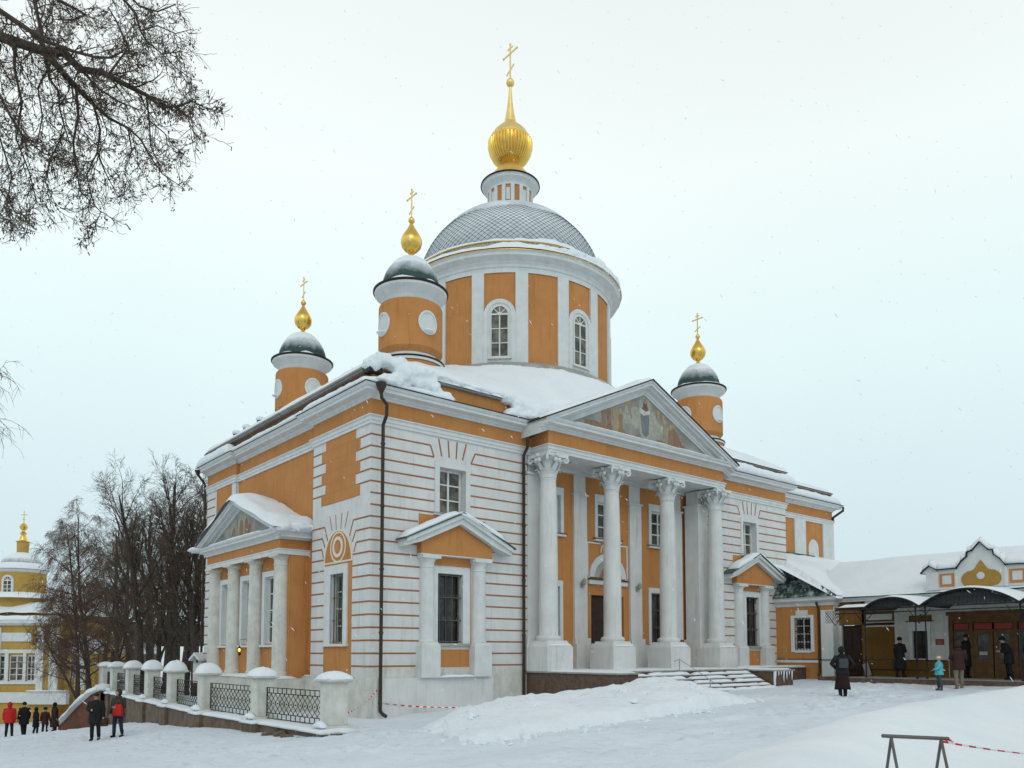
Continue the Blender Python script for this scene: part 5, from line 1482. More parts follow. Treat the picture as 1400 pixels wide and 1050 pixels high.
b.prism([(GY+a*0.88, 4.32+(z-4.32)*0.9) for a, z in half]+[(GY-a*0.88, 4.32+(z-4.32)*0.9) for a, z in half[::-1][1:-1]], -0.03, 0)
b.build('ochre_medallion', 'ochre_gable', gab)
b = MB(LF(XM-0.22)); b.prism([(GY+0.15*math.cos(2*PI*k/20), 4.78+0.15*math.sin(2*PI*k/20)) for k in range(20)], -0.06, -0.03); b.build('white_disc', 'white_trim', gab)
b = MB(LF(XM-0.22))
for s in (-1, 1):
    for a0, a1, z0_, z1_ in ((1.04, 1.14, 4.40, 4.96), (1.52, 1.62, 4.40, 4.96), (1.14, 1.52, 4.89, 4.96), (1.14, 1.52, 4.40, 4.51)):
        x0_, x1_ = sorted((GY+s*a0, GY+s*a1)); b.box(x0_, x1_, -0.025, 0, z0_, z1_)
b.split('orange_frame', 'orange', gab)
b = MB(Mn); b.box(3.0, -YE, -0.12, 0.1, 3.98, 4.08); b.box(3.0, -YE, -0.2, 0.1, 4.08, 4.16); b.build('cornice', 'white_trim', shop)
# canopy ------------------------------------------------------------------------
arches = [(5.62, 7.86, 0.40), (7.92, 11.46, 0.60), (11.52, 13.8, 0.40), (13.86, 17.4, 0.60)]
ZC = 3.54
def cprof(u):
    if u < 5.62: return ZC+0.04
    for a, c, h in arches:
        if a <= u <= c:
            R_ = ((c-a)**2/4+h*h)/(2*h); x = u-(a+c)/2
            return ZC+h-R_+math.sqrt(max(0, R_*R_-x*x))
    return ZC
us = [4.32+0.09*i for i in range(146)]
C_ = LF(XF)
b = MB(C_); dd = XM-XF
for i in range(len(us)-1):
    a, c = us[i], us[i+1]
    b.prism([(a, cprof(a)-0.06), (c, cprof(c)-0.06), (c, cprof(c)-0.015), (a, cprof(a)-0.015)], 0.0, dd)
can = b.build('canopy', 'darkmetal', shop)
b = MB(C_); vs = []; fs = []; m_ = 6
for i, u in enumerate(us):
    base = max(cprof(u), 0)
    ee = min(1, (u-4.32)/0.2)
    for q in range(m_+1):
        t = q/m_; e = min(1, t/0.12)
        y = 0.02+t*(dd-0.02)
        fill = ZC+0.09+0.10*t
        zt_ = max(base+0.07+0.05*t, (fill+0.10)*0.62+base*0.38+0.02)+0.05*fbm(u*0.8, t*2, 5)
        zt_ = base-0.02+(zt_-base+0.03)*math.sqrt(e)*ee
        vs.append((u, y, zt_))
for i in range(len(us)-1):
    for q in range(m_):
        a = i*(m_+1)+q; fs.append((a, a+m_+1, a+m_+2, a+1))
b.add(vs, fs); b.build('canopy_snow', 'snow', can, smooth=True)
# wrought fronts: rim, tie bar, scroll lattice; brackets and posts
b = MB(C_)
b.box(4.32, 17.4, -0.03, 0.03, ZC-0.10, ZC-0.04); b.box(4.32, 17.4, 0.0, 0.05, ZC-0.26, ZC-0.22)
for a, c, h in arches:
    pts = [(a+(c-a)*k/24, 0, cprof(a+(c-a)*k/24)-0.05) for k in range(25)]
    b.tube(pts, 0.045, 6)
    b.tube([(p[0]+(0.12 if p[0] < (a+c)/2 else -0.12)*0, 0, ZC-0.05+(p[2]-ZC+0.05)*0.80) for p in pts], 0.018, 5)
    n_ = int((c-a)/0.16)
    for k in range(1, n_):
        u = a+(c-a)*k/n_; zt_ = cprof(u)-0.08
        if zt_-ZC < 0.06: continue
        b.tube([(u, 0, ZC-0.06), (u+0.05, 0, (ZC+zt_)/2), (u, 0, zt_)], 0.011, 4)
        rr = min(0.06, (zt_-ZC)*0.3)
        b.tube([(u+0.07+rr*math.cos(t*0.9), 0, (ZC+zt_)/2-0.02+rr*math.sin(t*0.9)) for t in range(8)], 0.009, 4)
for u in (4.34, 5.62, 7.89, 11.49, 13.83):
    for k in range(4):
        b.tube([(u+0.0, 0.0, ZC-0.1-0.16*k), (u+0.32*math.sin(0.5+k*0.6)*(1-k*0.15), 0, ZC-0.16-0.12*k), (u, 0, ZC-0.26-0.16*k)], 0.012, 4)
    b.tube([(u-0.02, 0, ZC-0.75), (u+0.22, 0, ZC-0.45), (u+0.45, 0, ZC-0.15)], 0.016, 5)
    b.tube([(u-0.02, 0, ZC-0.75), (u-0.22, 0, ZC-0.45), (u-0.45, 0, ZC-0.15)], 0.016, 5)
for k in range(5):
    for q in range(4):
        u = 3.92+0.12*k; z = ZC-0.15-0.14*q
        if k*0.12+q*0.14 < 0.75: b.tube([(u+0.055*math.cos(t*1.05), 0.02, z+0.06*math.sin(t*1.05)) for t in range(7)], 0.010, 4)
b.build('canopy_ironwork', 'iron', can)
b = MB(C_)     # cloudy panels filling the arches
for a, c, h in arches:
    b.prism([(a+0.25, ZC-0.02)]+[(a+0.25+(c-a-0.5)*k/16, max(ZC-0.02, cprof(a+0.25+(c-a-0.5)*k/16)-0.14)) for k in range(17)]+[(c-0.25, ZC-0.02)], 0.10, 0.12)
b.build('arch_panel', 'grey_cloth', can)
for u in (5.62, 7.72, 8.10, 11.49, 13.83):
    b = MB(C_); b.lathe([(0.05, 0.56), (0.05, 0.62), (0.03, 0.65), (0.028, 1.3), (0.05, 1.33), (0.05, 1.38), (0.028, 1.42), (0.028, ZC-0.2), (0.05, ZC-0.1)], (u, 0.06), 8); b.build('canopy_post', 'iron', can, smooth='auto')
b = MB(); b.box(20.4, XM+0.01, -18.5, -4.75, -0.2, 0.55); b.box(21.4, XM+0.01, -4.75, -3.0, -0.2, 0.53); b.build('platform', 'stone', shop)
b = MB(); b.box(20.38, XM, -18.5, -4.75, 0.55, 0.562); b.build('platform_edge', 'grey_metal', shop)
b = MB(); b.box(24.5, 24.6, -18, -3.2, 0, 4.1); b.split('inner_wall', 'wood_dark', shop)

tag(tag_o := MB(LF(22.7)).box(4.35, 4.62, 0.0, 0.03, 0, 0.62).build('board', 'board'), 'pale board leaning by the dark door under the iron canopy', 'board')
tag_o.rotation_euler = (0, R(14), 0)
# the mesh was made at its place: shift the origin to its foot so that it leans there
me = tag_o.data
for v_ in me.vertices: v_.co = v_.co-Vector((22.7, -4.48, 0))
tag_o.location = (23.02, -4.55, 0.565); tag_o.rotation_euler = (R(-22), R(14), 0)

# ================================================================== terrain
pts3 = [(-12.6, -22.2, 0.0), (-10.9, -8.9, -0.45), (-8.5, -10.8, -0.30), (-5.4, -13.5, -0.12), (-3.0, -15.5, -0.15), (0.5, -17.2, -0.05),
        (-2.3, -3.0, -0.54), (0.3, -0.5, -0.42), (3.0, -1.0, -0.25), (6.5, -1.5, 0.02), (6.5, -5.5, 0.05), (-4.3, -7.5, -0.28), (0, -7, -0.12),
        (4, -9, 0.0), (10, -7, 0.12), (12.6, -8.8, 0.09), (17, -5.2, 0.24), (18.3, -9.6, 0.25), (22.3, -2, 0.36), (20.3, -6, 0.34), (20.3, -11, 0.36), (20.3, -18, 0.34), (12, -16, 0.1), (6, -18, 0.05), (30, -20, 0.3),
        (-3.0, 1.7, -0.78), (-3.2, 6.6, -0.99), (-3.0, 11.1, -1.24), (-2.8, 15.3, -1.46), (-2.6, 19.6, -1.82), (-2.4, 24, -2.45), (-2.6, 27.5, -2.75),
        (-5.4, 10.4, -1.6), (-4.6, 10.7, -1.6), (-5.8, 27.5, -2.8), (-4.0, 27.9, -2.8), (-9, 5, -1.35), (-12, 15, -2.0), (-16, 28, -2.8), (-8, 40, -3.5), (0, 45, -3.7), (0, 60, -4.6), (-20, 60, -4.6), (20, 60, -1.5), (-30, 0, -1.0), (-30, -22, 0), (30, 30, -1), (-40, 40, -2.6), (45, -20, 0.3), (40, 20, 0)]
A = np.array(pts3); n = len(A)
def tps(r2): return np.where(r2 > 1e-9, 0.5*r2*np.log(np.maximum(r2, 1e-9)), 0)
D2 = ((A[:, None, :2]-A[None, :, :2])**2).sum(2)
K = np.zeros((n+3, n+3)); K[:n, :n] = tps(D2)+np.eye(n)*0.8; K[:n, n] = 1; K[:n, n+1:] = A[:, :2]; K[n, :n] = 1; K[n+1:, :n] = A[:, :2].T
SOL = np.linalg.solve(K, np.concatenate([A[:, 2], [0, 0, 0]]))
def ground_arr(X, Y):
    Z = SOL[n]+SOL[n+1]*X+SOL[n+2]*Y
    for i in range(n): Z = Z+SOL[i]*tps((X-A[i, 0])**2+(Y-A[i, 1])**2)
    return np.clip(Z, -5.0, 1.2)
def ground_z(x, y): return float(ground_arr(np.array([float(x)]), np.array([float(y)]))[0])
def grid_mesh(name, xs, ys, extra=None, mat='snow_ground', nz=True):
    X, Y = np.meshgrid(np.array(xs), np.array(ys), indexing='ij'); Z = ground_arr(X, Y)
    rg = random.Random(44)
    for a_, b_, w_, dp in ((-10.9, 0.02, 0.16, 0.035), (-12.2, 0.02, 0.16, 0.035), (-11.4, 0.10, 0.13, 0.025), (-12.7, 0.10, 0.13, 0.025), (-8.2, 0.42, 0.2, 0.03)):   # wheel ruts
        cy = a_+b_*X+0.35*np.sin(X*0.23+a_)+0.08*np.sin(X*1.3+a_)
        Z = Z-dp*np.exp(-((Y-cy)/w_)**2)*(0.6+0.4*np.sin(X*0.9+a_*3))+dp*0.5*np.exp(-((Y-cy-0.34)/0.12)**2)
    trails = [((-8, -14), (12.6, -9.2)), ((-6, -8), (-5, 10)), ((0, -9.5), (-3.2, -4.5)), ((6, -11), (21, -7)), ((13, -8.5), (20.2, -6)), ((-10, -6), (-3, -9)), ((9, -6), (19, -12)), ((-5.2, 10), (-5, 26))]
    ax1 = np.array(xs); ay1 = np.array(ys)
    for k in range(1500):       # boot prints along the trails
        (x0, y0), (x1, y1) = trails[rg.randrange(len(trails))]; t = rg.random()
        fx, fy = x0+(x1-x0)*t+rg.gauss(0, 0.75), y0+(y1-y0)*t+rg.gauss(0, 0.75)
        i0, i1 = np.searchsorted(ax1, [fx-0.5, fx+0.5]); j0, j1 = np.searchsorted(ay1, [fy-0.5, fy+0.5])
        if i1 <= i0 or j1 <= j0: continue
        d2 = ((X[i0:i1, j0:j1]-fx)/0.13)**2+((Y[i0:i1, j0:j1]-fy)/0.15)**2
        Z[i0:i1, j0:j1] += -0.055*np.exp(-d2)+0.018*np.exp(-((np.sqrt(d2)-1.9)/0.6)**2)
    nx, ny = X.shape; vs = []
    for i in range(nx):
        for q in range(ny):
            x, y, z = X[i, q], Y[i, q], Z[i, q]
            if nz:
                z += 0.05*fbm(x*0.35, y*0.35, 2)
                d = math.hypot(x+12.6, y+22.2)
                if d < 45: z += 0.035*fbm(x*2.2, y*2.2, 0, 3)+0.012*fbm(x*9, y*9, 1, 2)
            vs.append((x, y, z))
    fs = [(i*ny+q, (i+1)*ny+q, (i+1)*ny+q+1, i*ny+q+1) for i in range(nx-1) for q in range(ny-1)]
    b = MB(); b.add(vs, fs); return b.build(name, mat, smooth=True)
xs = [-400, -200, -100, -60, -40]+list(np.arange(-28, -14, 1.0))+list(np.arange(-14, 24, 0.13))+list(np.arange(24, 40, 1.5))+[60, 100, 200, 400]
ys = [-200, -100, -50, -35, -28]+list(np.arange(-24, -16, 0.8))+list(np.arange(-16, 1.5, 0.13))+list(np.arange(1.5, 32, 0.4))+list(np.arange(32, 70, 2.5))+[80, 120, 200, 400]
tag(grid_mesh('ground', xs, ys), kind='structure')

# terrace behind the fence, held by the retaining wall
PIL = [(-2.45, -2.49), (-2.70, 1.72), (-2.75, 6.40), (-2.40, 11.1), (-2.10, 15.3), (-1.80, 19.6), (-1.50, 23.84), (-1.25, 27.0)]
ZT = -0.44
tp = [(-2.75, -2.75), (-2.75, 1.72), (-2.8, 6.4), (-2.5, 11.1), (-2.2, 15.3), (-1.9, 19.6), (-1.6, 23.84), (-1.4, 27.5), (1.0, 34), (14, 46), (40, 46), (40, 16), (0.3, 16), (0.3, -0.3), (-1.0, -2.75)]
b = MB(); b.prism_z(tp, -4.0, ZT); ter = tag(b.build('terrace', 'snow_ground'), kind='structure')

fence = tag(empty('fence', (0, 0, 0)), 'white pillared fence with iron panels and snow caps along the church', 'fence')
b = MB()
face = [(-2.95, -3.0), (-2.98, 1.2), (-3.12, 1.22), (-3.14, 2.2), (-3.0, 2.22), (-3.05, 5.9), (-3.18, 5.92), (-3.18, 6.9), (-3.02, 6.92), (-2.80, 10.6), (-2.93, 10.62), (-2.86, 11.6), (-2.72, 11.6), (-2.50, 14.8), (-2.62, 14.8), (-2.56, 15.8), (-2.42, 15.8),
        (-2.20, 19.1), (-2.32, 19.1), (-2.26, 20.1), (-2.12, 20.1), (-1.90, 23.4), (-2.0, 23.4), (-1.95, 24.3), (-1.85, 24.3), (-1.62, 27.5)]
fr = face[::-1]
vs = []; fs = []
for (x, y) in fr: vs += [(x, y, -3.6), (x, y, ZT-0.06), (x+0.8, y, ZT-0.06)]
for i in range(len(fr)-1): fs += [(3*i, 3*i+3, 3*i+4, 3*i+1), (3*i+1, 3*i+4, 3*i+5, 3*i+2)]
b.add(vs, fs); b.add([(-2.95, -3.0, -2), (-0.9, -2.8, -2), (-0.9, -2.8, ZT-0.06), (-2.95, -3.0, ZT-0.06)], [(0, 1, 2, 3)])
b.build('retaining_wall', 'brick_old', fence)
b = MB()
for i in range(len(fr)-1):
    p, q = fr[i], fr[i+1]
    d = math.hypot(q[0]-p[0], q[1]-p[1])
    if d < 0.3: continue
    snow_ridge(b, [(p[0]+0.42, p[1], ZT-0.07), (q[0]+0.42, q[1], ZT-0.07)], (0.52, 0, 0), 0.13, i*2.3, step=0.3, round_ends=False, wob=0.35)
b.split('ledge_snow', 'snow', fence, smooth=True)
def pillar(x, y, big=False, knob=0.0, seed=0):
    w = 0.265 if not big else 0.275
    z0, z1 = ZT, 0.80
    b = MB()
    b.box(x-w-0.10, x+w+0.10, y-w-0.10, y+w+0.10, z0-0.10, z0+0.12)
    b.box(x-w, x+w, y-w, y+w, z0+0.12, z1)
    b.loft([[(x+sx*s_, y+sy*s_, z) for sx, sy in ((-1, -1), (1, -1), (1, 1), (-1, 1))] for s_, z in ((w, z1), (w+0.10, z1+0.05), (w+0.13, z1+0.05), (w+0.13, z1+0.10), (w+0.02, z1+0.16), (0.1, z1+0.24))])
    p = b.build('pillar', 'white_old', fence, bevel=0.01)
    s = MB()
    n_ = 28; vs = []; fs = []; rings = 9; W_ = w+0.14
    for i in range(rings):
        t = i/(rings-1); th = t*PI/2
        for k in range(n_):
            a = 2*PI*k/n_; ca, sa = math.cos(a), math.sin(a)
            sq = 1/max(abs(ca), abs(sa)); sq = 1+(min(sq, 1.22)-1)*(1-t)
            f_ = 1+0.16*fbm(ca*1.2+seed, sa*1.2+seed*3, t)
            rr = W_*math.cos(th)**0.85*sq*f_ if i < rings-1 else 0.001
            vs.append((x+rr*ca, y+rr*sa, z1+0.10+(0.30+0.10*math.sin(seed*5.3))*math.sin(th)*(1+0.25*fbm(ca+seed, sa, 5))))
    for i in range(rings-1):
        for k in range(n_): fs.append((i*n_+k, i*n_+(k+1) % n_, (i+1)*n_+(k+1) % n_, (i+1)*n_+k))
    s.add(vs, fs); s.build('snow_cap', 'snow', p, smooth=True)
    s = MB()
    snow_ridge(s, [(x-w-0.12, y-w-0.02, z0+0.08), (x-w-0.12, y+w+0.02, z0+0.08)], (0.12, 0, 0), 0.16, seed*1.7, step=0.12)
    s.build('snow_drift', 'snow', p, smooth=True)
for i, (x, y) in enumerate(PIL): pillar(x, y, i == 0, 0, i*3.7+1)
pillar(-0.9, 29.0, False, 0, 40)
def railing(p, q):
    """iron panel between two pillars: crossing curved bars between double rails"""
    P_, Q_ = Vector((p[0], p[1], 0)), Vector((q[0], q[1], 0)); d = (Q_-P_).normalized()
    a0 = P_+d*0.33; L_ = (Q_-P_).length-0.66
    b = MB(); at = lambda s, z: tuple(a0+d*s+Vector((0, 0, z)))
    zt_, zb_ = 0.56, -0.36
    for z in (zt_, zt_-0.16, zb_+0.16, zb_): b.bar(at(0, z), at(L_, z), 0.03, 0.022)
    for s in (0, L_): b.bar(at(s, zb_), at(s, zt_), 0.03)
    n_ = 13; u_ = L_/n_
    for k in range(n_+1):
        s0 = k*u_
        for sg in (-1, 1):
            pts = []
            for j in range(9):
                t = j/8; s = s0+sg*u_*(0.5-0.5*math.cos(2*PI*t))*0.98
                if s < 0 or s > L_: s = max(0, min(L_, s))
                pts.append(at(s, zb_+0.16+(zt_-zb_-0.32)*t))
            b.tube(pts, 0.011, 4, caps=False)
        if k: 
            for z in (zt_-0.08, zb_+0.08): b.bar(at(s0-u_/2, z-0.07), at(s0-u_/2, z+0.07), 0.02)
            b.sphere(at(s0-u_/2, (zt_+zb_)/2), 0.025, 6, 4)
    b.bar(at(L_/2, zb_-0.14), at(L_/2, zb_), 0.03)
    b.build('iron_panel', 'iron', fence)
for i in range(len(PIL)-1): railing(PIL[i], PIL[i+1])
# slab and stones at the near end
b = MB(); b.prism_z([(-3.05, -3.35), (-1.2, -3.15), (-1.15, -2.9), (-3.0, -2.9)], -0.66, -0.53); b.build('end_slab', 'stone', fence)
rs = random.Random(5)
b = MB()
for k in range(13):
    x, y = -3.15+rs.uniform(-.15, .1), -2.6+rs.uniform(0, 2.6); b.sphere((x, y, -0.72+rs.uniform(-.08, .08)), (rs.uniform(.1, .2), rs.uniform(.12, .26), rs.uniform(.05, .11)), 8, 6, 1, 0.6, k)
b.split('loose_stone', 'brick_old', fence)
# red brick flank of the stair that climbs from the lower yard, snow on its coping
sw = tag(empty('stair_wall', (0, 0, 0)), 'red brick stair flank with snowy sloping coping at the far end of the fence', 'wall')
q0, q1 = (-1.75, 26.6), (-2.9, 30.6)
q0 = (-2.0, 24.6); top = [(-2.02, 24.2, -0.30), (-2.2, 25.4, -0.55), (-2.5, 27.4, -1.35), (-2.75, 29.2, -2.2), (-2.85, 30.2, -2.55)]
b = MB(); vs = []; fs = []
for (x, y, z) in top: vs += [(x-0.15, y, -3.8), (x-0.15, y, z), (x+0.35, y, z), (x+0.35, y, -3.8)]
for i in range(len(top)-1):
    for k in range(3): fs.append((4*i+k, 4*i+4+k, 4*i+5+k, 4*i+1+k))
b.add(vs, fs); b.build('brick_face', 'brick_red', sw)
b = MB(); snow_ridge(b, [(x+0.02, y, z-0.05) for x, y, z in top], (0.44, 0, 0), 0.32, 4.0, step=0.14, round_ends=False, wob=0.5); b.build('coping_snow', 'snow', sw, smooth=True)

# ================================================================== far yellow church
yaw = 0.6938
FD = 72.0
fw = Vector((math.sin(yaw), math.cos(yaw), 0)); rt = Vector((math.cos(yaw), -math.sin(yaw), 0))
org = Vector((-12.60127, -22.16885, 0))+fw*FD
FM = Matrix(((rt.x, fw.x, 0, 0), (rt.y, fw.y, 0, 0), (0, 0, 1, 0), (0, 0, 0, 1)))
far = tag(empty('far_church', tuple(org)), 'yellow domed church with tall white framed windows at the left edge', 'church')
k1 = FD/1094.77
ax_ = lambda u: (u-700)*k1
az_ = lambda v: 1.6+(892.8-v)*k1
def fbox(b, u0, u1, v0, v1, y0, y1): b.box(ax_(u0), ax_(u1), y0, y1, az_(v1), az_(v0)); return b
b = MB(FM); wall(b, ax_(-70), ax_(81), -6.5, az_(849), [(ax_(x0), ax_(x1), az_(931), az_(896)) for x0, x1 in ((-9, 9), (14, 34), (38, 50))], d=0.3)
b.box(ax_(81)-0.02, ax_(81), 0, 12, -6.5, az_(849)); b.split('wall', 'ochre', far)
b = MB(FM); fbox(b, -70, 82, 849, 852.5, -0.45, 0.1); fbox(b, -70, 81, 852.5, 855, -0.25, 0.05)
for u0_, u1_ in ((53, 62), (70, 81.5), (-2, 3)): fbox(b, u0_, u1_, 858, 946, -0.18, 0.02)
fbox(b, 3, 44, 865, 877, -0.08, 0.02); fbox(b, -20, 53, 888, 893, -0.12, 0.02); fbox(b, -20, 53, 931, 935, -0.15, 0.02)
for u0_, u1_ in ((9, 14), (34, 38), (50, 53)): fbox(b, u0_, u1_, 893, 931, -0.10, 0.02)
fbox(b, -70, 52, 946, 960, -0.2, 0.02); fbox(b, 44, 98, 944, 962, -0.5, 0.02)
b.split('white_trim', 'white_trim', far)
b = MB(FM); wall(b, ax_(81), ax_(109), -6.5, az_(888), [(ax_(88.5), ax_(97), az_(928), az_(901))], d=0.25, y=1.0); b.box(ax_(109)-0.02, ax_(109), 1.0, 9, -6.5, az_(888)); b.build('side_apse_wall', 'ochre', far)
b = MB(FM); b.box(ax_(81), ax_(110.5), 0.7, 1.05, az_(890), az_(886)); b.box(ax_(97), ax_(110), 0.9, 1.02, az_(890), az_(944))
b.split('white_trim', 'white_trim', far)
for (u0_, u1_, v0_, v1_, c_, r_) in ((-9, 9, 896, 931, 2, 4), (14, 34, 896, 931, 2, 4), (38, 50, 896, 931, 2, 4)):
    window(far, FM, ax_(u0_)+0.02, ax_(u1_)-0.02, az_(v1_)+0.02, az_(v0_)-0.02, 0.15, c_, r_, 0.08, 0.06, gl='curtain')
window(far, FM, ax_(88.5)+0.02, ax_(97)-0.02, az_(928)+0.02, az_(901)-0.02, 1.12, 2, 4, 0.07, 0.05, gl='curtain')
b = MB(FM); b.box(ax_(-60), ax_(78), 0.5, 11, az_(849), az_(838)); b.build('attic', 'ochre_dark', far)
b = MB(FM)
snow_ridge(b, [(ax_(-70), 0.1, az_(849)), (ax_(84), 0.1, az_(849))], (0, 0.55, 0), 0.5, 1.0, step=0.5, wob=0.2)
vs, fs = roof_grid(lambda x, y: az_(838)+min(1.15, min(y-0.2, ax_(80)-x, 2.3)*0.5)+0.2*fbm(x, y, 3), ax_(-60), ax_(80), 0.3, 7, 0.4); b.add(vs, fs)
b.sphere((ax_(95), 3.2, az_(886)), (ax_(112)-ax_(95), 2.6, 1.15), 16, 8, 1, 0.2, 3)
fbox(b, 45, 98, 943, 944.4, -0.7, 0.1)
b.split('roof_snow', 'snow', far, smooth=True)
k1 = (FD+3.6)/1094.77
fc = (ax_(27), 3.6); rd = (57-27)*k1
b = MB(FM); b.lathe([(rd, az_(838)), (rd, az_(783))], fc, 40, caps=False); dr = b.build('drum', 'ochre', far, smooth='auto')
b = MB(FM); b.lathe([(rd, az_(784)), (rd+0.12, az_(782)), (rd+0.12, az_(779.5))], fc, 40, caps=False); b.build('drum_cornice', 'white_trim', dr)
wfm = FM @ Matrix.Translation((fc[0], fc[1]-rd-0.02, 0))
window(dr, wfm, -0.42, 0.42, az_(813), az_(790), 0.0, 2, 3, 0.07, 0.05, arch=True, fan=4, gl='curtain')
b = MB(wfm); 
for q in range(12):
    t0, t1 = PI*q/12, PI*(q+1)/12; zc_ = az_(790)-0.42
    b.prism([(0.42*math.cos(t0), zc_+0.42*math.sin(t0)), (0.53*math.cos(t0), zc_+0.53*math.sin(t0)), (0.53*math.cos(t1), zc_+0.53*math.sin(t1)), (0.42*math.cos(t1), zc_+0.42*math.sin(t1))], -0.05, 0.2)
b.box(-0.53, -0.42, -0.05, 0.2, az_(814), zc_); b.box(0.42, 0.53, -0.05, 0.2, az_(814), zc_); b.split('window_casing', 'white_trim', dr)
b = MB(FM); b.lathe([(rd+0.25, az_(779.5)), (rd+0.2, az_(776)), (rd-0.1, az_(773)), (rd-0.35, az_(770.5))], fc, 40, caps=False); b.lathe([(rd+0.7, az_(819)), (rd+0.5, az_(814)), (rd, az_(811))], fc, 40, caps=False); b.build('drum_snow', 'snow', dr, smooth=True)
b = MB(FM); b.lathe([(rd-0.3, az_(772)), (rd-0.45, az_(766)), (rd-0.85, az_(760)), (rd-1.4, az_(756.5)), (0.45, az_(755))], fc, 40, caps=False); dm = b.build('dome', 'frost_green', far, smooth=True)
b = MB(FM); b.lathe([(0.5, az_(757)), (0.52, az_(741)), (0.62, az_(740))], fc, 16); b.build('lantern', 'ochre', dm)
b = MB(FM); b.lathe([(0.6, az_(740)), (0.36, az_(738)), (0.26, az_(733)), (0.18, az_(731)), (0.30, az_(728)), (0.15, az_(726)), (0.14, az_(724)), (0.28, az_(722.5)), (0.36, az_(719)), (0.26, az_(716)), (0.05, az_(714))], fc, 20); cp = b.build('cupola', 'gold', far, smooth='auto')
b = MB(FM); cz = az_(714); b.box(fc[0]-.035, fc[0]+.035, fc[1]-.03, fc[1]+.03, cz, cz+1.15); b.box(fc[0]-.3, fc[0]+.3, fc[1]-.03, fc[1]+.03, cz+.76, cz+.83); b.bar((fc[0]-.15, fc[1], cz+.4), (fc[0]+.15, fc[1], cz+.3), .06); b.build('cross', 'gold_matte', cp)
# the objects of the far church were made in its own frame already: put the frame at the Empty
# ================================================================== snow heaps
def at(u, v, d):
    """world point seen at photo pixel (u,v) at distance d along the view axis"""
    a = (u-700)/1094.77*1.0
    p = 0.0644; t = -(v-822.24)/1094.77
    k = d/(math.cos(p)-t*math.sin(p))
    z = 1.6+k*(t*math.cos(p)+math.sin(p))
    g = Vector((-12.60127, -22.16885, 0))+fw*d+rt*(a*k)
    return Vector((g.x, g.y, z))
def interp(tab, s):
    for i in range(len(tab)-1):
        if s <= tab[i+1][0] or i == len(tab)-2:
            t = (s-tab[i][0])/(tab[i+1][0]-tab[i][0]); t = min(1, max(0, t))
            return [a+(b_-a)*t for a, b_ in zip(tab[i][1:], tab[i+1][1:])]
crest = [(0, -2.3, -7.2, -0.30), (1, -1.5, -6.3, 0.02), (2, 0.0, -5.3, 0.25), (3, 1.6, -5.1, 0.44), (4, 3.1, -5.1, 0.50), (5, 4.5, -5.2, 0.58), (6, 5.7, -5.4, 0.68), (6.6, 6.4, -5.6, 0.83), (7.2, 7.1, -5.7, 0.90), (8, 7.9, -5.8, 0.80), (9, 9.2, -6.1, 0.40), (10, 10.6, -6.6, 0.08)]
front = [(0, -2.5, -7.5), (1, -3.1, -8.9), (2, -2.9, -10.1), (3, -1.2, -9.6), (4, 0.6, -9.25), (5, 2.4, -9.0), (6, 4.0, -8.75), (7.2, 6.0, -8.4), (8, 7.3, -8.1), (9, 9.0, -7.9), (10, 10.7, -7.0)]
b = MB(); vs = []; fs = []; NSs, NV = 150, 44
for i in range(NSs+1):
    s = 10*i/NSs
    cx_, cy_, cz_ = interp(crest, s); fx_, fy_ = interp(front, s)
    bx_, by_ = cx_+0.3, cy_+1.9
    end = min(1, min(s, 10-s)/0.7)**0.5
    for q in range(NV+1):
        t = q/NV
        if t < 0.3:
            w_ = t/0.3; x = bx_+(cx_-bx_)*w_; y = by_+(cy_-by_)*w_; hh = math.sin(w_*PI/2)**1.2
        else:
            w_ = (t-0.3)/0.7; x = cx_+(fx_-cx_)*w_; y = cy_+(fy_-cy_)*w_
            hh = (1-0.55*w_**1.1) if w_ < 0.90 else (1-0.55*0.9**1.1)*max(0.0, 1-(w_-0.90)/0.10)**0.55
        g_ = ground_z(x, y); H_ = max(0.12, cz_-ground_z(cx_, cy_))
        e_ = 1 if 0.02 < t < 0.985 else 0
        n_ = 0.16*fbm(x*0.7, y*0.7, 3)+0.07*fbm(x*2.0, y*2.0, 7)+0.03*fbm(x*6, y*6, 2, 3)
        lump = 0.05*max(0, fbm(x*3.7+9, y*3.7, 1)-0.12)*4
        vs.append((x+0.12*fbm(s*3, t*3, 8), y+0.25*fbm(s*2.1, 3, 8)*(t > 0.6), g_-0.05+end*(H_*hh+(n_+lump)*min(1, hh*1.6))*e_))
for i in range(NSs):
    for q in range(NV): a = i*(NV+1)+q; fs.append((a, a+1, a+NV+2, a+NV+1))
b.add(vs, fs)
tag(b.build('snow_heap', 'snow_heap', smooth=True), 'long lumpy heap of shovelled snow below the steps, beside the podium', 'snow heap')
heap = bpy.data.objects['snow_heap']; rnd = random.Random(8); b = MB()
for k in range(130):
    s = rnd.uniform(0.6, 9.7); fx_, fy_ = interp(front, s); cx_, cy_, cz_ = interp(crest, s)
    w_ = 1+abs(rnd.gauss(0, 0.10))-0.02 if rnd.random() < 0.7 else rnd.uniform(0.15, 0.9)
    x = cx_+(fx_-cx_)*w_+rnd.uniform(-.2, .2); y = cy_+(fy_-cy_)*w_+rnd.uniform(-.1, .1)
    z = ground_z(x, y)+0.01 if w_ > 0.98 else None
    r = abs(rnd.gauss(0, 0.035))+0.02
    if z is None:
        z = ground_z(x, y)+(cz_-ground_z(cx_, cy_))*(1-0.55*w_**1.1)-0.04
    b.sphere((x, y, z), (r*rnd.uniform(.8, 1.6), r*rnd.uniform(.8, 1.4), r*rnd.uniform(.6, 1.0)), 8, 6, 1, 0.9, k)
tag(b.build('clods', 'snow_heap', heap), kind='stuff')
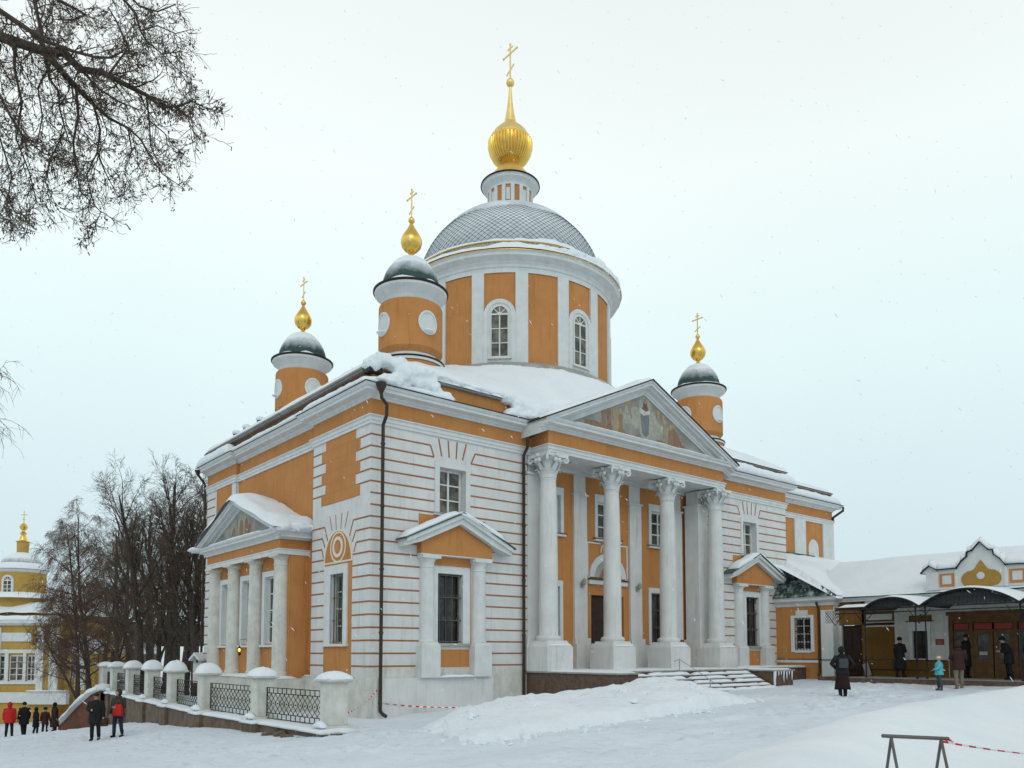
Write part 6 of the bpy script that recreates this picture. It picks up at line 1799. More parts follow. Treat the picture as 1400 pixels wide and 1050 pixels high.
edge_pts = [(-6.6, -18.4), (-5.9, -17.3), (-3.7, -16.2), (-0.6, -15.2), (4.4, -14.2), (11.0, -13.6), (19.0, -13.4)]
def edge_y(x):
    for i in range(len(edge_pts)-1):
        (x0, y0), (x1, y1) = edge_pts[i], edge_pts[i+1]
        if x <= x1: return y0+(y1-y0)*(x-x0)/(x1-x0)
    return edge_pts[-1][1]
b = MB(); vs = []; fs = []; nx, ny = 150, 46
for i in range(nx+1):
    x = -7.0+26.0*i/nx
    for q in range(ny+1):
        t = q/ny; y = edge_y(x)+1.5-t*8.0
        d = t*8.0
        hh = (1-math.exp(-(max(0, d-0.1)/1.25)**1.7))*math.exp(-(max(0, d-2.0)/1.5)**2)
        ee = min(1, max(0, (x+7.0)/1.4), max(0, (19-x)/3)); ee = ee*ee*(3-2*ee)
        H_ = 0.70+0.16*fbm(x*0.35, y*0.35, 6)
        vs.append((x, y, ground_z(x, y)-0.04+(H_*hh+0.05*fbm(x*0.9, y*0.9, 2)*hh+0.02*fbm(x*3, y*3, 2)*hh)*ee-(0.1 if q in (0, ny) or i in (0, nx) else 0)))
for i in range(nx):
    for q in range(ny): a = i*(ny+1)+q; fs.append((a, a+ny+1, a+ny+2, a+1))
b.add(vs, fs)
tag(b.build('snow_bank', 'snow', smooth=True), 'smooth low bank of fresh snow behind the trestle in the right foreground', 'snow bank')

# ================================================================== trestle and tapes
def on_axis(p, q, r, b): b.tube([p, q], r, 8)
B0, B1 = at(1206, 1006, 8.0), at(1297, 1010, 8.0)
tr = tag(empty('trestle', (B0.x, B0.y, 0)), 'small steel tube trestle standing in the snow, red and white tape tied to it', 'trestle')
Tm = Matrix.Translation((-B0.x, -B0.y, 0))
dx_ = (B1-B0).normalized(); nrm_ = Vector((-dx_.y, dx_.x, 0))
b = MB(Tm); b.tube([B0, B1], 0.019, 10); b.build('top_bar', 'galv', tr, smooth='auto')
for P_ in (B0+dx_*0.09, B1-dx_*0.075):
    for s in (-1, 1):
        b = MB(Tm); foot = P_+nrm_*0.22*s*1.0+dx_*(0.045*s)*-1; foot.z = ground_z(foot.x, foot.y)-0.03
        b.tube([P_-Vector((0, 0, 0.01)), foot], 0.015, 8); b.build('leg', 'galv', tr, smooth='auto')
def tape(pts, name, label, w=0.05, seg=0.11, seed=0):
    P = [Vector(p) for p in pts]; L = [0.0]
    for i in range(1, len(P)): L.append(L[-1]+(P[i]-P[i-1]).length)
    def pos(s):
        k = max(j for j in range(len(L)) if L[j] <= s+1e-9); k = min(k, len(P)-2); t = (s-L[k])/(L[k+1]-L[k]); return P[k].lerp(P[k+1], t)
    n = int(L[-1]/seg); root = None
    red = MB(); wht = red; nf = []
    for k in range(n):
        b_ = red
        for j in range(3):
            s0, s1 = (k+j/3)*seg, (k+(j+1)/3)*seg
            a0, a1 = 0.9*math.sin(s0*1.7+seed), 0.9*math.sin(s1*1.7+seed)
            p0, p1 = pos(s0), pos(s1); d = (p1-p0).normalized(); sd = Vector((0, 0, 1)); n0 = d.cross(sd).normalized()
            v0 = sd*math.cos(a0)+n0*math.sin(a0); v1 = sd*math.cos(a1)+n0*math.sin(a1); th = n0*0.001
            b_.add([tuple(p0-v0*w/2-th), tuple(p1-v1*w/2-th), tuple(p1+v1*w/2-th), tuple(p0+v0*w/2-th), tuple(p0-v0*w/2+th), tuple(p1-v1*w/2+th), tuple(p1+v1*w/2+th), tuple(p0+v0*w/2+th)],
                   [(0,1,2,3),(7,6,5,4),(0,4,5,1),(1,5,6,2),(2,6,7,3),(3,7,4,0)])
    r_ = red.build(name, 'tape_red'); tag(r_, label, 'tape'); r_.data.materials.append(M['tape_white'])
    for i, pg in enumerate(r_.data.polygons): pg.material_index = (i//18) % 2
def sag(p, q, drop, n=14): return [tuple(Vector(p).lerp(Vector(q), i/n)-Vector((0, 0, drop*4*(i/n)*(1-i/n)))) for i in range(n+1)]
p0 = B1-dx_*0.07
tape(sag(p0+Vector((0, 0, -0.03)), at(1560, 1040, 7.0), 0.04), 'barrier_tape', 'red and white tape running right from the steel trestle', 0.022, 0.06, 0.2)
b = MB()
for k in range(4): b.sphere(tuple(at(1294+2.6*k, 1012+(k % 2)*2.5, 7.98)), (0.026, 0.008, 0.009), 8, 6, 1, 0.8, k)
b.build('tape_knot', 'tape_red', tr, smooth=True).location = (-B0.x, -B0.y, 0)
tape(sag((0.22, -0.22, 0.05), (3.3, -0.65, -0.20), 0.05)+[(3.6, -1.3, -0.12)], 'barrier_tape', 'red and white tape strung low along the foot of the church wall', 0.05, 0.13, 1.0)
tape(sag((-2.1, -2.3, -0.05), (0.2, -0.2, 0.45), 0.15)[::-1], 'barrier_tape', 'red and white tape from the drainpipe to the nearest fence pillar', 0.045, 0.13, 2.0)

lt = tag(empty('lantern', (-0.86, 8.45, 1.72)), 'small glowing yellow lantern hanging by the side porch columns', 'lantern')
b = MB(); b.lathe([(0.02, -0.06), (0.045, -0.04), (0.05, 0.0), (0.04, 0.05), (0.02, 0.06)], (0, 0), 8); b.build('lamp_glass', 'lamp', lt)
b = MB(); b.lathe([(0.09, 0.07), (0.03, 0.13), (0.01, 0.16)], (0, 0), 8); b.tube([(0, 0, 0.14), (0.02, 0, 0.4), (0.26, 0, 0.42)], 0.01, 5)
for k in range(4): b.tube([(0.075*math.cos(k*PI/2), 0.075*math.sin(k*PI/2), -0.09), (0.075*math.cos(k*PI/2), 0.075*math.sin(k*PI/2), 0.08)], 0.006, 4)
b.sphere((0, 0, -0.16), 0.06, 8, 6, 1, 0.5, 3); b.build('lamp_bracket', 'iron', lt)

# ================================================================== trees
def tubes_mesh(name, segs, sides, mat, parent=None):
    """segs: list of polylines [(x,y,z,r)...]; each becomes a thin tapering tube"""
    V = []; F = []; cs = [(math.cos(2*PI*k/sides), math.sin(2*PI*k/sides)) for k in range(sides)]
    for pl_ in segs:
        n0 = len(V); m_ = len(pl_)
        for i in range(m_):
            x, y, z, r = pl_[i]; x2, y2, z2 = pl_[min(i+1, m_-1)][:3]; x1, y1, z1 = pl_[max(i-1, 0)][:3]
            dx, dy, dz = x2-x1, y2-y1, z2-z1; l = math.sqrt(dx*dx+dy*dy+dz*dz) or 1; dx /= l; dy /= l; dz /= l
            if abs(dz) < 0.9: ax, ay, az = dy, -dx, 0.0
            else: ax, ay, az = 0.0, dz, -dy
            l = math.sqrt(ax*ax+ay*ay+az*az) or 1; ax /= l; ay /= l; az /= l
            bx, by, bz = dy*az-dz*ay, dz*ax-dx*az, dx*ay-dy*ax
            for c, s in cs: V.append((x+(ax*c+bx*s)*r, y+(ay*c+by*s)*r, z+(az*c+bz*s)*r))
        for i in range(m_-1):
            for k in range(sides):
                k2 = (k+1) % sides; F.append((n0+i*sides+k, n0+i*sides+k2, n0+(i+1)*sides+k2, n0+(i+1)*sides+k))
    me = bpy.data.meshes.new(name); me.from_pydata(V, [], F); me.materials.append(M[mat])
    me.polygons.foreach_set('use_smooth', [True]*len(me.polygons))
    o = bpy.data.objects.new(name, me); COL.objects.link(o)
    if parent is not None: o.parent = parent
    return o
def branch(rnd, p, d, L, r, n, wob, trop, rend=0.35):
    """polyline of n segments starting at p in direction d; trop bends it up (+) or down (-)"""
    out = [(p[0], p[1], p[2], r)]; x, y, z = p[:3]; dx, dy, dz = d
    for i in range(n):
        dx += rnd.gauss(0, wob); dy += rnd.gauss(0, wob); dz += rnd.gauss(0, wob)+trop
        l = math.sqrt(dx*dx+dy*dy+dz*dz); dx /= l; dy /= l; dz /= l
        x += dx*L/n; y += dy*L/n; z += dz*L/n
        out.append((x, y, z, r*(1-(1-rend)*(i+1)/n)))
    return out
def along(pl_, t):
    f = t*(len(pl_)-1); i = min(int(f), len(pl_)-2); g = f-i; a, b_ = pl_[i], pl_[i+1]
    p = [a[k]+(b_[k]-a[k])*g for k in range(4)]
    d = [b_[k]-a[k] for k in range(3)]; l = math.sqrt(sum(c*c for c in d)) or 1
    return p, [c/l for c in d]
def side_dir(rnd, d, ang, az=None):
    """unit vector at angle ang from d, random azimuth"""
    D_ = Vector(d); u = D_.orthogonal().normalized(); w = D_.cross(u)
    a = rnd.uniform(0, 2*PI) if az is None else az
    v = D_*math.cos(ang)+(u*math.cos(a)+w*math.sin(a))*math.sin(ang)
    return (v.x, v.y, v.z)
def make_tree(seed, H=12, rt_=0.2, prim=20, sec=8, ter=6, tw=4, spread=0.38, start=0.22, style='up', lean=(0, 0)):
    rnd = random.Random(seed); limbs = []; twigs = []
    tr_ = branch(rnd, (0, 0, -0.6), (lean[0], lean[1], 1), H*0.96, rt_, 14, 0.035, 0.02, 0.12); limbs.append(tr_)
    for i in range(prim):
        t = start+(0.95-start)*((i+rnd.random()*0.7)/prim)**0.85
        p, d = along(tr_, t)
        if style == 'up': ang = rnd.uniform(0.35, 0.75); trop = 0.13; L = H*spread*(1.25-0.75*t)*rnd.uniform(0.7, 1.15)
        elif style == 'weep': ang = rnd.uniform(0.7, 1.25); trop = 0.02; L = H*spread*(1.15-0.75*t)*rnd.uniform(0.7, 1.15)
        else: ang = rnd.uniform(0.6, 1.1); trop = 0.07; L = H*spread*(1.2-0.8*t)*rnd.uniform(0.7, 1.1)
        b1 = branch(rnd, p, side_dir(rnd, d, ang, 2.4*i+rnd.uniform(-.4, .4)), L, max(0.02, p[3]*0.50), 8, 0.10, trop, 0.22); limbs.append(b1)
        for j in range(sec):
            t2 = 0.18+0.82*(j+rnd.random())/sec
            p2, d2 = along(b1, min(t2, 0.99)); L2 = L*0.42*(1.2-0.7*t2)*rnd.uniform(0.6, 1.2)
            tr2 = -0.10 if style == 'weep' else 0.06
            b2 = branch(rnd, p2, side_dir(rnd, d2, rnd.uniform(0.5, 1.0)), L2, max(0.010, p2[3]*0.55), 5, 0.14, tr2, 0.35); (limbs if L2 > 1.2 else twigs).append(b2)
            for k in range(ter):
                t3 = 0.15+0.85*(k+rnd.random())/ter
                p3, d3 = along(b2, min(t3, 0.99)); L3 = L2*0.48*rnd.uniform(0.5, 1.3)+0.12
                tr3 = -0.38 if style == 'weep' else 0.03
                if style == 'weep': L3 *= 1.5
                b3 = branch(rnd, p3, side_dir(rnd, d3, rnd.uniform(0.4, 1.0)), L3, 0.0085, 4, 0.16, tr3, 0.5); twigs.append(b3)
                for q in range(tw):
                    p4, d4 = along(b3, rnd.uniform(0.2, 0.98)); L4 = L3*rnd.uniform(0.25, 0.6)+0.06
                    twigs.append(branch(rnd, p4, side_dir(rnd, d4, rnd.uniform(0.4, 1.0)), L4, 0.006, 2, 0.18, -0.3 if style == 'weep' else 0.0, 0.6))
    return limbs, twigs
def tree_obj(name, label, seed, loc, group, mats=('bark', 'twig'), **kw):
    limbs, twigs = make_tree(seed, **kw)
    root = empty(name, loc); tag(root, label, 'tree', group)
    tubes_mesh('trunk', limbs, 6, mats[0], root); tubes_mesh('crown', twigs, 3, mats[1], root)
    return root
GRP = 'bare trees behind the fence'
spec = [  # u, depth, top v, kind, turn, label
    (270, 38.5, 640, 'A', 0.3, 'bare tree trunk closest to the side porch of the church'),
    (251, 39.0, 604, 'B', 1.1, 'tall bare tree with the thickest straight trunk, second from the side porch'),
    (229, 41.0, 600, 'A', 2.2, 'tall bare tree with trunk forking low above the fourth fence pillar'),
    (216, 43.0, 655, 'C', 3.9, 'slender bare tree rising between two thicker trunks behind the fence'),
    (194, 40.0, 618, 'B', 4.6, 'bare tree standing apart with sparse upright top behind the snow caps'),
    (163, 46.0, 700, 'C', 5.2, 'thin bare tree over the corner pillar of the fence'),
    (243, 52.0, 640, 'C', 0.9, 'bare tree in the back row with its crown between the tallest two'),
    (180, 55.0, 668, 'B', 2.9, 'bare tree of the back row behind the corner pillar'),
    (285, 50.0, 625, 'A', 1.9, 'bare tree in the back row half hidden by the church eave'),
    (208, 58.0, 650, 'A', 5.7, 'far bare tree whose crown fills the gap above the brown hut')]
proto = {}
HT = {'A': 12.0, 'B': 12.4, 'C': 11.0}
KW = {'A': dict(prim=21, sec=7, ter=5, tw=4, spread=0.40, start=0.20), 'B': dict(prim=19, sec=8, ter=5, tw=4, spread=0.36, start=0.24), 'C': dict(prim=17, sec=7, ter=5, tw=4, spread=0.34, start=0.15)}
for (u, d, vt, kd, rz_, lab) in spec:
    base = at(u, 893, d); gz = ZT if d < 47 else -0.6
    Ht = (1.6+(892.8-vt)*d/1094.77-gz)*0.90
    if kd not in proto:
        o = proto[kd] = tree_obj('bare_tree', lab, {'A': 11, 'B': 23, 'C': 37}[kd], (0, 0, 0), GRP, mats=('bark', 'twig_far'), H=HT[kd], rt_={'A': .31, 'B': .30, 'C': .19}[kd], style='up', **KW[kd])
    else:
        o = copy_tree(proto[kd]); o['label'] = lab
    o.location = (base.x, base.y, gz); o.rotation_euler = (0, 0, rz_); s = Ht/HT[kd]; o.scale = (s*1.02, s*1.02, s)
# drooping birches left of the group
wp = None
for (u, d, vt, rz_, lab, sc_) in [(124, 52, 645, 0.4, 'tall brownish weeping birch left of the bare tree group', 0.85), (108, 58, 690, 2.5, 'weeping birch with side bough reaching towards the yellow dome', 0.95), (148, 60, 672, 4.2, 'weeping birch behind the corner pillar, right of the tallest birch', 1.0), (128, 47, 765, 1.0, 'low bushy birch between the yellow church and the corner pillar', 1.1), (140, 66, 700, 3.3, 'brownish birch farthest back in the birch clump', 1.1)]:
    base = at(u, 893, d); gz = -1.4
    Ht = (1.6+(892.8-vt)*d/1094.77-gz)*0.95
    if wp is None: o = wp = tree_obj('weeping_birch', lab, 71, (0, 0, 0), 'brownish weeping birches', mats=('bark', 'bark_warm'), H=13.5, rt_=0.19, prim=26, sec=8, ter=7, tw=5, spread=0.34, start=0.14, style='weep')
    else: o = copy_tree(wp); o['label'] = lab
    s = Ht/13.5; o.location = (base.x, base.y, gz); o.rotation_euler = (0, 0, rz_); o.scale = (s*sc_, s*sc_, s)
base = at(118, 893, 49)
tree_obj('young_tree', 'leaning young tree with dark forked stem before the yellow church wall', 5, (base.x, base.y, -1.5), None, H=6.2, rt_=0.11, prim=13, sec=6, ter=4, tw=2, spread=0.5, start=0.3, style='open', lean=(-0.45*rt.x, -0.45*rt.y))
base = at(-45, 893, 29)
tree_obj('weeping_birch', 'pale weeping birch whose outer twigs enter at the left edge', 90, (base.x, base.y, -1.8), None, mats=('bark', 'twig'), H=19.6, rt_=0.20, prim=26, sec=8, ter=6, tw=4, spread=0.27, start=0.56, style='weep')

# the great lime whose boughs hang in from the upper left, trunk outside the picture
LIMB = [
 [(-432, 1175, 7.9, .36), (-428, 900, 7.9, .32), (-420, 620, 8.0, .30), (-400, 300, 8.3, .26), (-360, 60, 8.7, .22), (-300, -200, 9.0, .18), (-240, -420, 9.0, .13)],
 [(-370, 90, 8.6, .12), (-200, 20, 9.0, .10), (-80, 30, 9.2, .085), (0, 50, 9.2, .062), (60, 70, 9.0, .055), (88, 72, 8.9, .045), (110, 95, 8.8, .040), (140, 99, 8.7, .034), (170, 115, 8.5, .027), (200, 130, 8.4, .021), (222, 147, 8.3, .016), (245, 145, 8.2, .012), (262, 138, 8.1, .009), (285, 150, 8.1, .005)],
 [(60, 72, 9.0, .040), (80, 92, 8.9, .036), (100, 115, 9.0, .030), (125, 140, 9.2, .024), (150, 162, 9.3, .018), (175, 175, 9.4, .014), (192, 190, 9.4, .011), (204, 212, 9.5, .009), (222, 238, 9.5, .007), (252, 258, 9.6, .004)],
 [(58, 68, 9.0, .032), (56, 40, 9.1, .028), (48, 5, 9.3, .026), (40, -60, 9.4, .024)],
 [(-60, -40, 8.6, .05), (0, 15, 8.5, .030), (35, 38, 8.4, .026), (60, 55, 8.3, .022), (100, 70, 8.2, .017), (130, 78, 8.1, .014), (152, 79, 8.0, .011), (168, 70, 8.0, .008), (173, 58, 8.0, .005)],
 [(20, -60, 9.6, .03), (70, -5, 9.6, .022), (95, 8, 9.6, .018), (118, 20, 9.7, .013), (98, 28, 9.8, .008), (70, 26, 9.9, .005)],
 [(140, -60, 9.9, .025), (170, 0, 9.8, .018), (185, 18, 9.8, .016), (192, 42, 9.7, .013), (200, 56, 9.7, .010), (222, 74, 9.6, .008), (250, 70, 9.6, .005)],
 [(165, -20, 9.4, .014), (190, 8, 9.3, .011), (215, 16, 9.3, .009), (240, 6, 9.2, .006)],
 [(61, 78, 9.0, .020), (68, 108, 9.1, .015), (80, 125, 9.1, .013), (82, 150, 9.2, .011), (90, 180, 9.2, .008), (98, 202, 9.3, .005)],
 [(104, 120, 9.0, .018), (107, 158, 8.9, .015), (100, 195, 8.8, .012), (104, 228, 8.8, .009), (110, 262, 8.8, .007), (138, 290, 8.7, .005), (122, 326, 8.7, .004)],
 [(128, 143, 9.2, .016), (137, 178, 9.2, .013), (133, 208, 9.3, .010), (146, 240, 9.4, .007), (158, 262, 9.4, .004)],
 [(-60, 60, 8.4, .03), (0, 130, 8.3, .016), (12, 155, 8.3, .013), (32, 188, 8.3, .010), (60, 210, 8.4, .008), (92, 220, 8.5, .005)],
 [(-90, 150, 7.8, .02), (-30, 215, 7.7, .011), (2, 262, 7.7, .007), (28, 300, 7.7, .004)],
 [(200, 130, 8.4, .012), (204, 165, 8.4, .009), (206, 200, 8.5, .007), (220, 232, 8.5, .004)],
 [(150, 100, 8.7, .014), (172, 70, 8.8, .010), (176, 58, 8.8, .007)],
 [(172, 58, 8.9, .012), (160, 30, 9.0, .010), (148, 10, 9.1, .008)],
 [(20, 60, 9.1, .020), (20, 95, 9.0, .016), (30, 140, 8.9, .013), (22, 190, 8.9, .010), (40, 235, 8.8, .008), (50, 275, 8.8, .006), (34, 300, 8.8, .004)],
 [(88, 180, 9.2, .010), (70, 215, 9.1, .008), (62, 250, 9.0, .006), (80, 288, 9.0, .004)],
 [(133, 208, 9.3, .009), (118, 240, 9.3, .007), (128, 278, 9.2, .004)],
 [(175, 175, 9.4, .010), (180, 205, 9.5, .008), (170, 238, 9.6, .006), (184, 266, 9.6, .004)],
 [(204, 165, 8.4, .008), (225, 182, 8.3, .006), (238, 208, 8.3, .004)],
 [(240, 146, 8.2, .009), (262, 163, 8.2, .006), (266, 188, 8.2, .004)],
 [(192, 42, 9.7, .010), (215, 35, 9.8, .008), (240, 46, 9.8, .006), (262, 40, 9.8, .004)],
 [(222, 74, 9.6, .008), (242, 94, 9.5, .006), (262, 108, 9.5, .004)],
 [(115, 100, 8.8, .012), (135, 122, 8.7, .010), (165, 140, 8.6, .008), (190, 150, 8.6, .005)],
 [(70, 85, 8.9, .012), (52, 120, 8.8, .010), (58, 160, 8.7, .008), (50, 200, 8.7, .005)],
 [(-20, 120, 9.2, .014), (0, 190, 9.3, .011), (16, 240, 9.3, .008), (8, 288, 9.4, .005), (22, 312, 9.4, .003)],
 [(0, 60, 9.2, .020), (-10, 110, 9.3, .016), (-18, 170, 9.4, .012), (-5, 230, 9.4, .007)]]
rnd = random.Random(77); limbs = []; twigs = []; buds = MB()
for L_ in LIMB: limbs.append([(*at(u, v, d), r) for u, v, d, r in L_])
ends = []
for pl_ in limbs[1:]:
    LL = sum(math.dist(pl_[i][:3], pl_[i+1][:3]) for i in range(len(pl_)-1))
    n_ = int(LL/0.088)
    for k in range(n_):
        t = (k+rnd.random())/n_
        p, d = along(pl_, t)
        if p[3] > 0.075: continue
        L1 = rnd.uniform(0.16, 0.56)*(1.0 if t < 0.7 else 0.55)
        dd_ = Vector(side_dir(rnd, d, rnd.uniform(0.5, 1.15))); dd_.z -= 0.25; dd_.normalize()
        b1 = branch(rnd, p, tuple(dd_), L1, max(0.0048, min(0.011, p[3]*0.45)), 7, 0.17, -0.03, 0.4); twigs.append(b1)
        for j in range(rnd.randint(4, 7)):
            p2, d2 = along(b1, rnd.uniform(0.1, 1.0)*0.99); b2 = branch(rnd, p2, side_dir(rnd, d2, rnd.uniform(0.5, 1.1)), L1*rnd.uniform(0.25, 0.6), 0.0040, 4, 0.2, rnd.uniform(-0.08, 0.1), 0.6); twigs.append(b2)
            for q in range(rnd.randint(1, 4)):
                p3, d3 = along(b2, rnd.uniform(0.2, 1.0)*0.99); b3 = branch(rnd, p3, side_dir(rnd, d3, rnd.uniform(0.5, 1.1)), rnd.uniform(0.05, 0.18), 0.0028, 3, 0.22, 0.05, 0.7); twigs.append(b3); ends.append(b3[-1])
            ends.append(b2[-1])
for e in ends:
    if rnd.random() < 0.22:
        for q in range(rnd.randint(1, 3)):
            c = (e[0]+rnd.gauss(0, .012), e[1]+rnd.gauss(0, .012), e[2]-rnd.uniform(0, .03)); buds.sphere(c, (0.0075, 0.0075, 0.013), 4, 3)
root = empty('lime_tree', tuple(at(-420, 893, 8.0))); root.location.z = -0.2
tag(root, 'large dark bare tree whose boughs hang in from the upper left corner', 'tree')
for o, me_ in ((tubes_mesh('trunk', limbs, 8, 'bark', root), 0), (tubes_mesh('crown', twigs, 3, 'twig', root), 0), (buds.build('seed_cluster', 'bark_warm', root), 0)):
    o.location = -root.location
# distant hill, hut and woods ----------------------------------------------------
def hut(u0, u1, v0, v1, d, label, mat):
    p = at((u0+u1)/2, v1, d); w = (u1-u0)*d/1094.77/2; h = (v1-v0)*d/1094.77
    r_ = tag(empty('hut', (p.x, p.y, p.z-0.8), -yaw), label, 'hut')
    b = MB(); b.prism([(-w, 0), (w, 0), (w, 0.8+h*0.55), (0, 0.8+h), (-w, 0.8+h*0.55)], 0, 4); b.build('wall', mat, r_)
    b = MB(); b.box(-w*0.3, w*0.3, -0.03, 0, 0.9, 0.8+h*0.5); b.build('window', 'glass', r_)
    b = MB(); b.prism([(-w*1.25, 0.8+h*0.42), (0, 0.8+h*1.02), (w*1.25, 0.8+h*0.42), (w*1.25, 0.8+h*0.62), (0, 0.8+h*1.3), (-w*1.25, 0.8+h*0.62)], -0.4, 4.3); b.build('snowy_roof', 'snow', r_)
hut(172, 190, 884, 902, 66, 'little brown gabled hut under snow beyond the fence', 'brick_old')
hut(264, 275, 896, 909, 36, 'small snowy booth between fence pillars and the side porch', 'white_old')
ga, gb = 16, 1
b = MB(); vs = []; fs = []; nx, ny = 60, 24
for i in range(nx+1):
    for q in range(ny+1):
        u = 118+ (620-118)*i/nx; d = 62+110*(q/ny)**1.3
        p = at(u, 893, d); t = min(1, (q/ny)/0.5); t = t*t*(3-2*t); s_ = min(1, i/6)
        vs.append((p.x, p.y, -2.2+(3.6*t+1.6*(q/ny))*s_+0.5*fbm(p.x*0.08, p.y*0.08, 3)))
for i in range(nx):
    for q in range(ny): a = i*(ny+1)+q; fs.append((a, a+ny+1, a+ny+2, a+1))
b.add(vs, fs); tag(b.build('hill', 'snow', smooth=True), kind='structure')
# far woods: hundreds of small bare trees on the rise that read as one brown band
rnd = random.Random(3); segs = []
for k in range(520):
    u = rnd.uniform(120, 330); d = rnd.uniform(150, 175); p = at(u, 893, d); z0 = 2.2; h = rnd.uniform(3.6, 5.4)
    segs.append([(p.x, p.y, z0-1, 0.16), (p.x+rnd.gauss(0, .2), p.y, z0+h*0.6, 0.10), (p.x+rnd.gauss(0, .4), p.y, z0+h, 0.03)])
    for j in range(9):
        t = rnd.uniform(0.25, 0.95); zz_ = z0+h*t; a = rnd.uniform(0, 2*PI); l = h*0.34*(1.1-t)+0.3
        segs.append([(p.x, p.y, zz_, 0.05), (p.x+l*math.cos(a), p.y+l*math.sin(a), zz_+l*0.9, 0.03)])
        segs.append([(p.x+l*.5*math.cos(a), p.y+l*.5*math.sin(a), zz_+l*0.45, 0.04), (p.x+l*1.2*math.cos(a+.5), p.y+l*math.sin(a+.5), zz_+l*0.5, 0.025)])
tag(tubes_mesh('far_woods', segs, 3, 'twig'), 'band of distant bare woods on the snowy rise behind the trunks', 'woods', kind='stuff')

# ================================================================== people
SK = {'pelvis': (0, 0, .94), 'waist': (0, 0, 1.08), 'chest': (0, -.01, 1.27), 'neck': (0, -.01, 1.45), 'jaw': (0, .015, 1.53), 'head': (0, .01, 1.62), 'crown': (0, 0, 1.70)}
def person(label, pos, face, H, coat, legs, boots='black_cloth', hat=None, hatmat=None, hem=0.55, flare=1.0, stride=0.12, arms=('down', 'down'), bend=0.0, skirt=None, bag=None, bagmat=None, bulk=1.0, hood=False, group=None, scarf=None):
    s = H/1.72
    root = empty('person', pos, face); root.scale = (s, s, s); tag(root, label, 'person', group)
    V = []; E = []; Rr = []
    def nd(p, r, par=None):
        V.append(p); Rr.append(r if hasattr(r, '__len__') else (r, r))
        if par is not None: E.append((par, len(V)-1))
        return len(V)-1
    bd = lambda p: (p[0], p[1]+bend*max(0, p[2]-1.0)**1.0, p[2]-0.35*abs(bend)*max(0, p[2]-1.0))
    pe = nd(bd(SK['pelvis']), (.15, .12)); wa = nd(bd(SK['waist']), (.13, .10), pe); ch = nd(bd(SK['chest']), (.15, .11), wa)
    ne = nd(bd(SK['neck']), .055, ch); ja = nd(bd(SK['jaw']), (.062, .07), ne); he = nd(bd(SK['head']), (.078, .092), ja); nd(bd(SK['crown']), (.055, .07), he)
    arm_pts = []
    for i, sd in enumerate((-1, 1)):
        sh = bd((sd*.18, -.01, 1.385)); mode = arms[i]
        if mode == 'down': el, wr = (sd*.245, -.03, 1.12), (sd*.25, .05, .87)
        elif mode == 'akimbo': el, wr = (sd*.36, -.08, 1.16), (sd*.19, .06, 1.02)
        elif mode == 'front': el, wr = (sd*.26, .02, 1.12), (sd*.10, .24, 1.12)
        elif mode == 'bag': el, wr = (sd*.25, .0, 1.11), (sd*.27, .06, .86)
        elif mode == 'out': el, wr = (sd*.28, .06, 1.14), (sd*.26, .28, 1.05)
        elif mode == 'face': el, wr = (sd*.24, .12, 1.17), (sd*.08, .20, 1.45)
        else: el, wr = (sd*.25, -.03, 1.12), (sd*.25, .05, .87)
        el = bd(el); wr = bd(wr); arm_pts.append((sh, el, wr))
        a = nd(sh, .065, ch); b_ = nd(el, .042, a); c = nd(wr, .027, b_)
        dv = (Vector(wr)-Vector(el)).normalized(); sv = dv.cross(Vector((0, 1, 0))).normalized() if abs(dv.y) < .9 else Vector((1, 0, 0))
        palm = nd(tuple(Vector(wr)+dv*.06), (.034, .018), c)
        for f_ in range(4):
            o_ = sv*((f_-1.5)*.019); l_ = (.062, .074, .07, .055)[f_]
            k1_ = nd(tuple(Vector(wr)+dv*.10+o_), .0095, palm); nd(tuple(Vector(wr)+dv*(.10+l_)+o_+Vector((0, .018, 0))), .0075, k1_)
        th = nd(tuple(Vector(wr)+dv*.055+sv*(-.042)), .011, palm); nd(tuple(Vector(wr)+dv*.095+sv*(-.055)), .009, th)
    leg_pts = []
    for sd in (-1, 1):
        off = sd*stride
        hp = (sd*.09, 0, .90); kn = (sd*.10, off*.5+.02, .49); an = (sd*.10, off-.02, .08 if off >= 0 or stride < .05 else .11); to = (sd*.115, off+.13, .035)
        a = nd(hp, .088, pe); b_ = nd(kn, .058, a); c = nd(an, .040, b_); nd(to, (.035, .026), c); leg_pts.append((hp, kn, an, to))
    me = bpy.data.meshes.new('body'); me.from_pydata(V, E, []); me.materials.append(M['skin'])
    bo = bpy.data.objects.new('body', me); COL.objects.link(bo); bo.parent = root
    bo.modifiers.new('skin', 'SKIN').use_smooth_shade = True
    lay = me.skin_vertices[0].data
    for i, r_ in enumerate(Rr): lay[i].radius = r_; lay[i].use_root = (i == 0)
    sb = bo.modifiers.new('sub', 'SUBSURF'); sb.levels = 1; sb.render_levels = 1
    # clothing
    def ell(c, rx, ry, n=16, tw_=0): return [(c[0]+rx*math.cos(2*PI*k/n), c[1]+ry*math.sin(2*PI*k/n), c[2]+tw_*math.sin(3*2*PI*k/n)) for k in range(n)]
    b = MB(); B_ = bulk
    prof = [(hem, .20*flare*B_, .17*flare*B_), (hem+.04, .205*flare*B_, .175*flare*B_), ((hem+.98)/2, .195*(1+flare)/2*B_, .165*(1+flare)/2*B_), (.98, .185*B_, .15*B_), (1.10, .18*B_, .145*B_), (1.25, .205*B_, .155*B_), (1.36, .205*B_, .14*B_), (1.42, .15*B_, .11*B_), (1.465, .085, .085), (1.49, .08, .08)]
    rg = [ell(bd((0, .0 if z > 1 else .02*stride, z)), rx, ry, 18, 0.006) for z, rx, ry in prof if z <= 1.5]
    b.loft(rg)
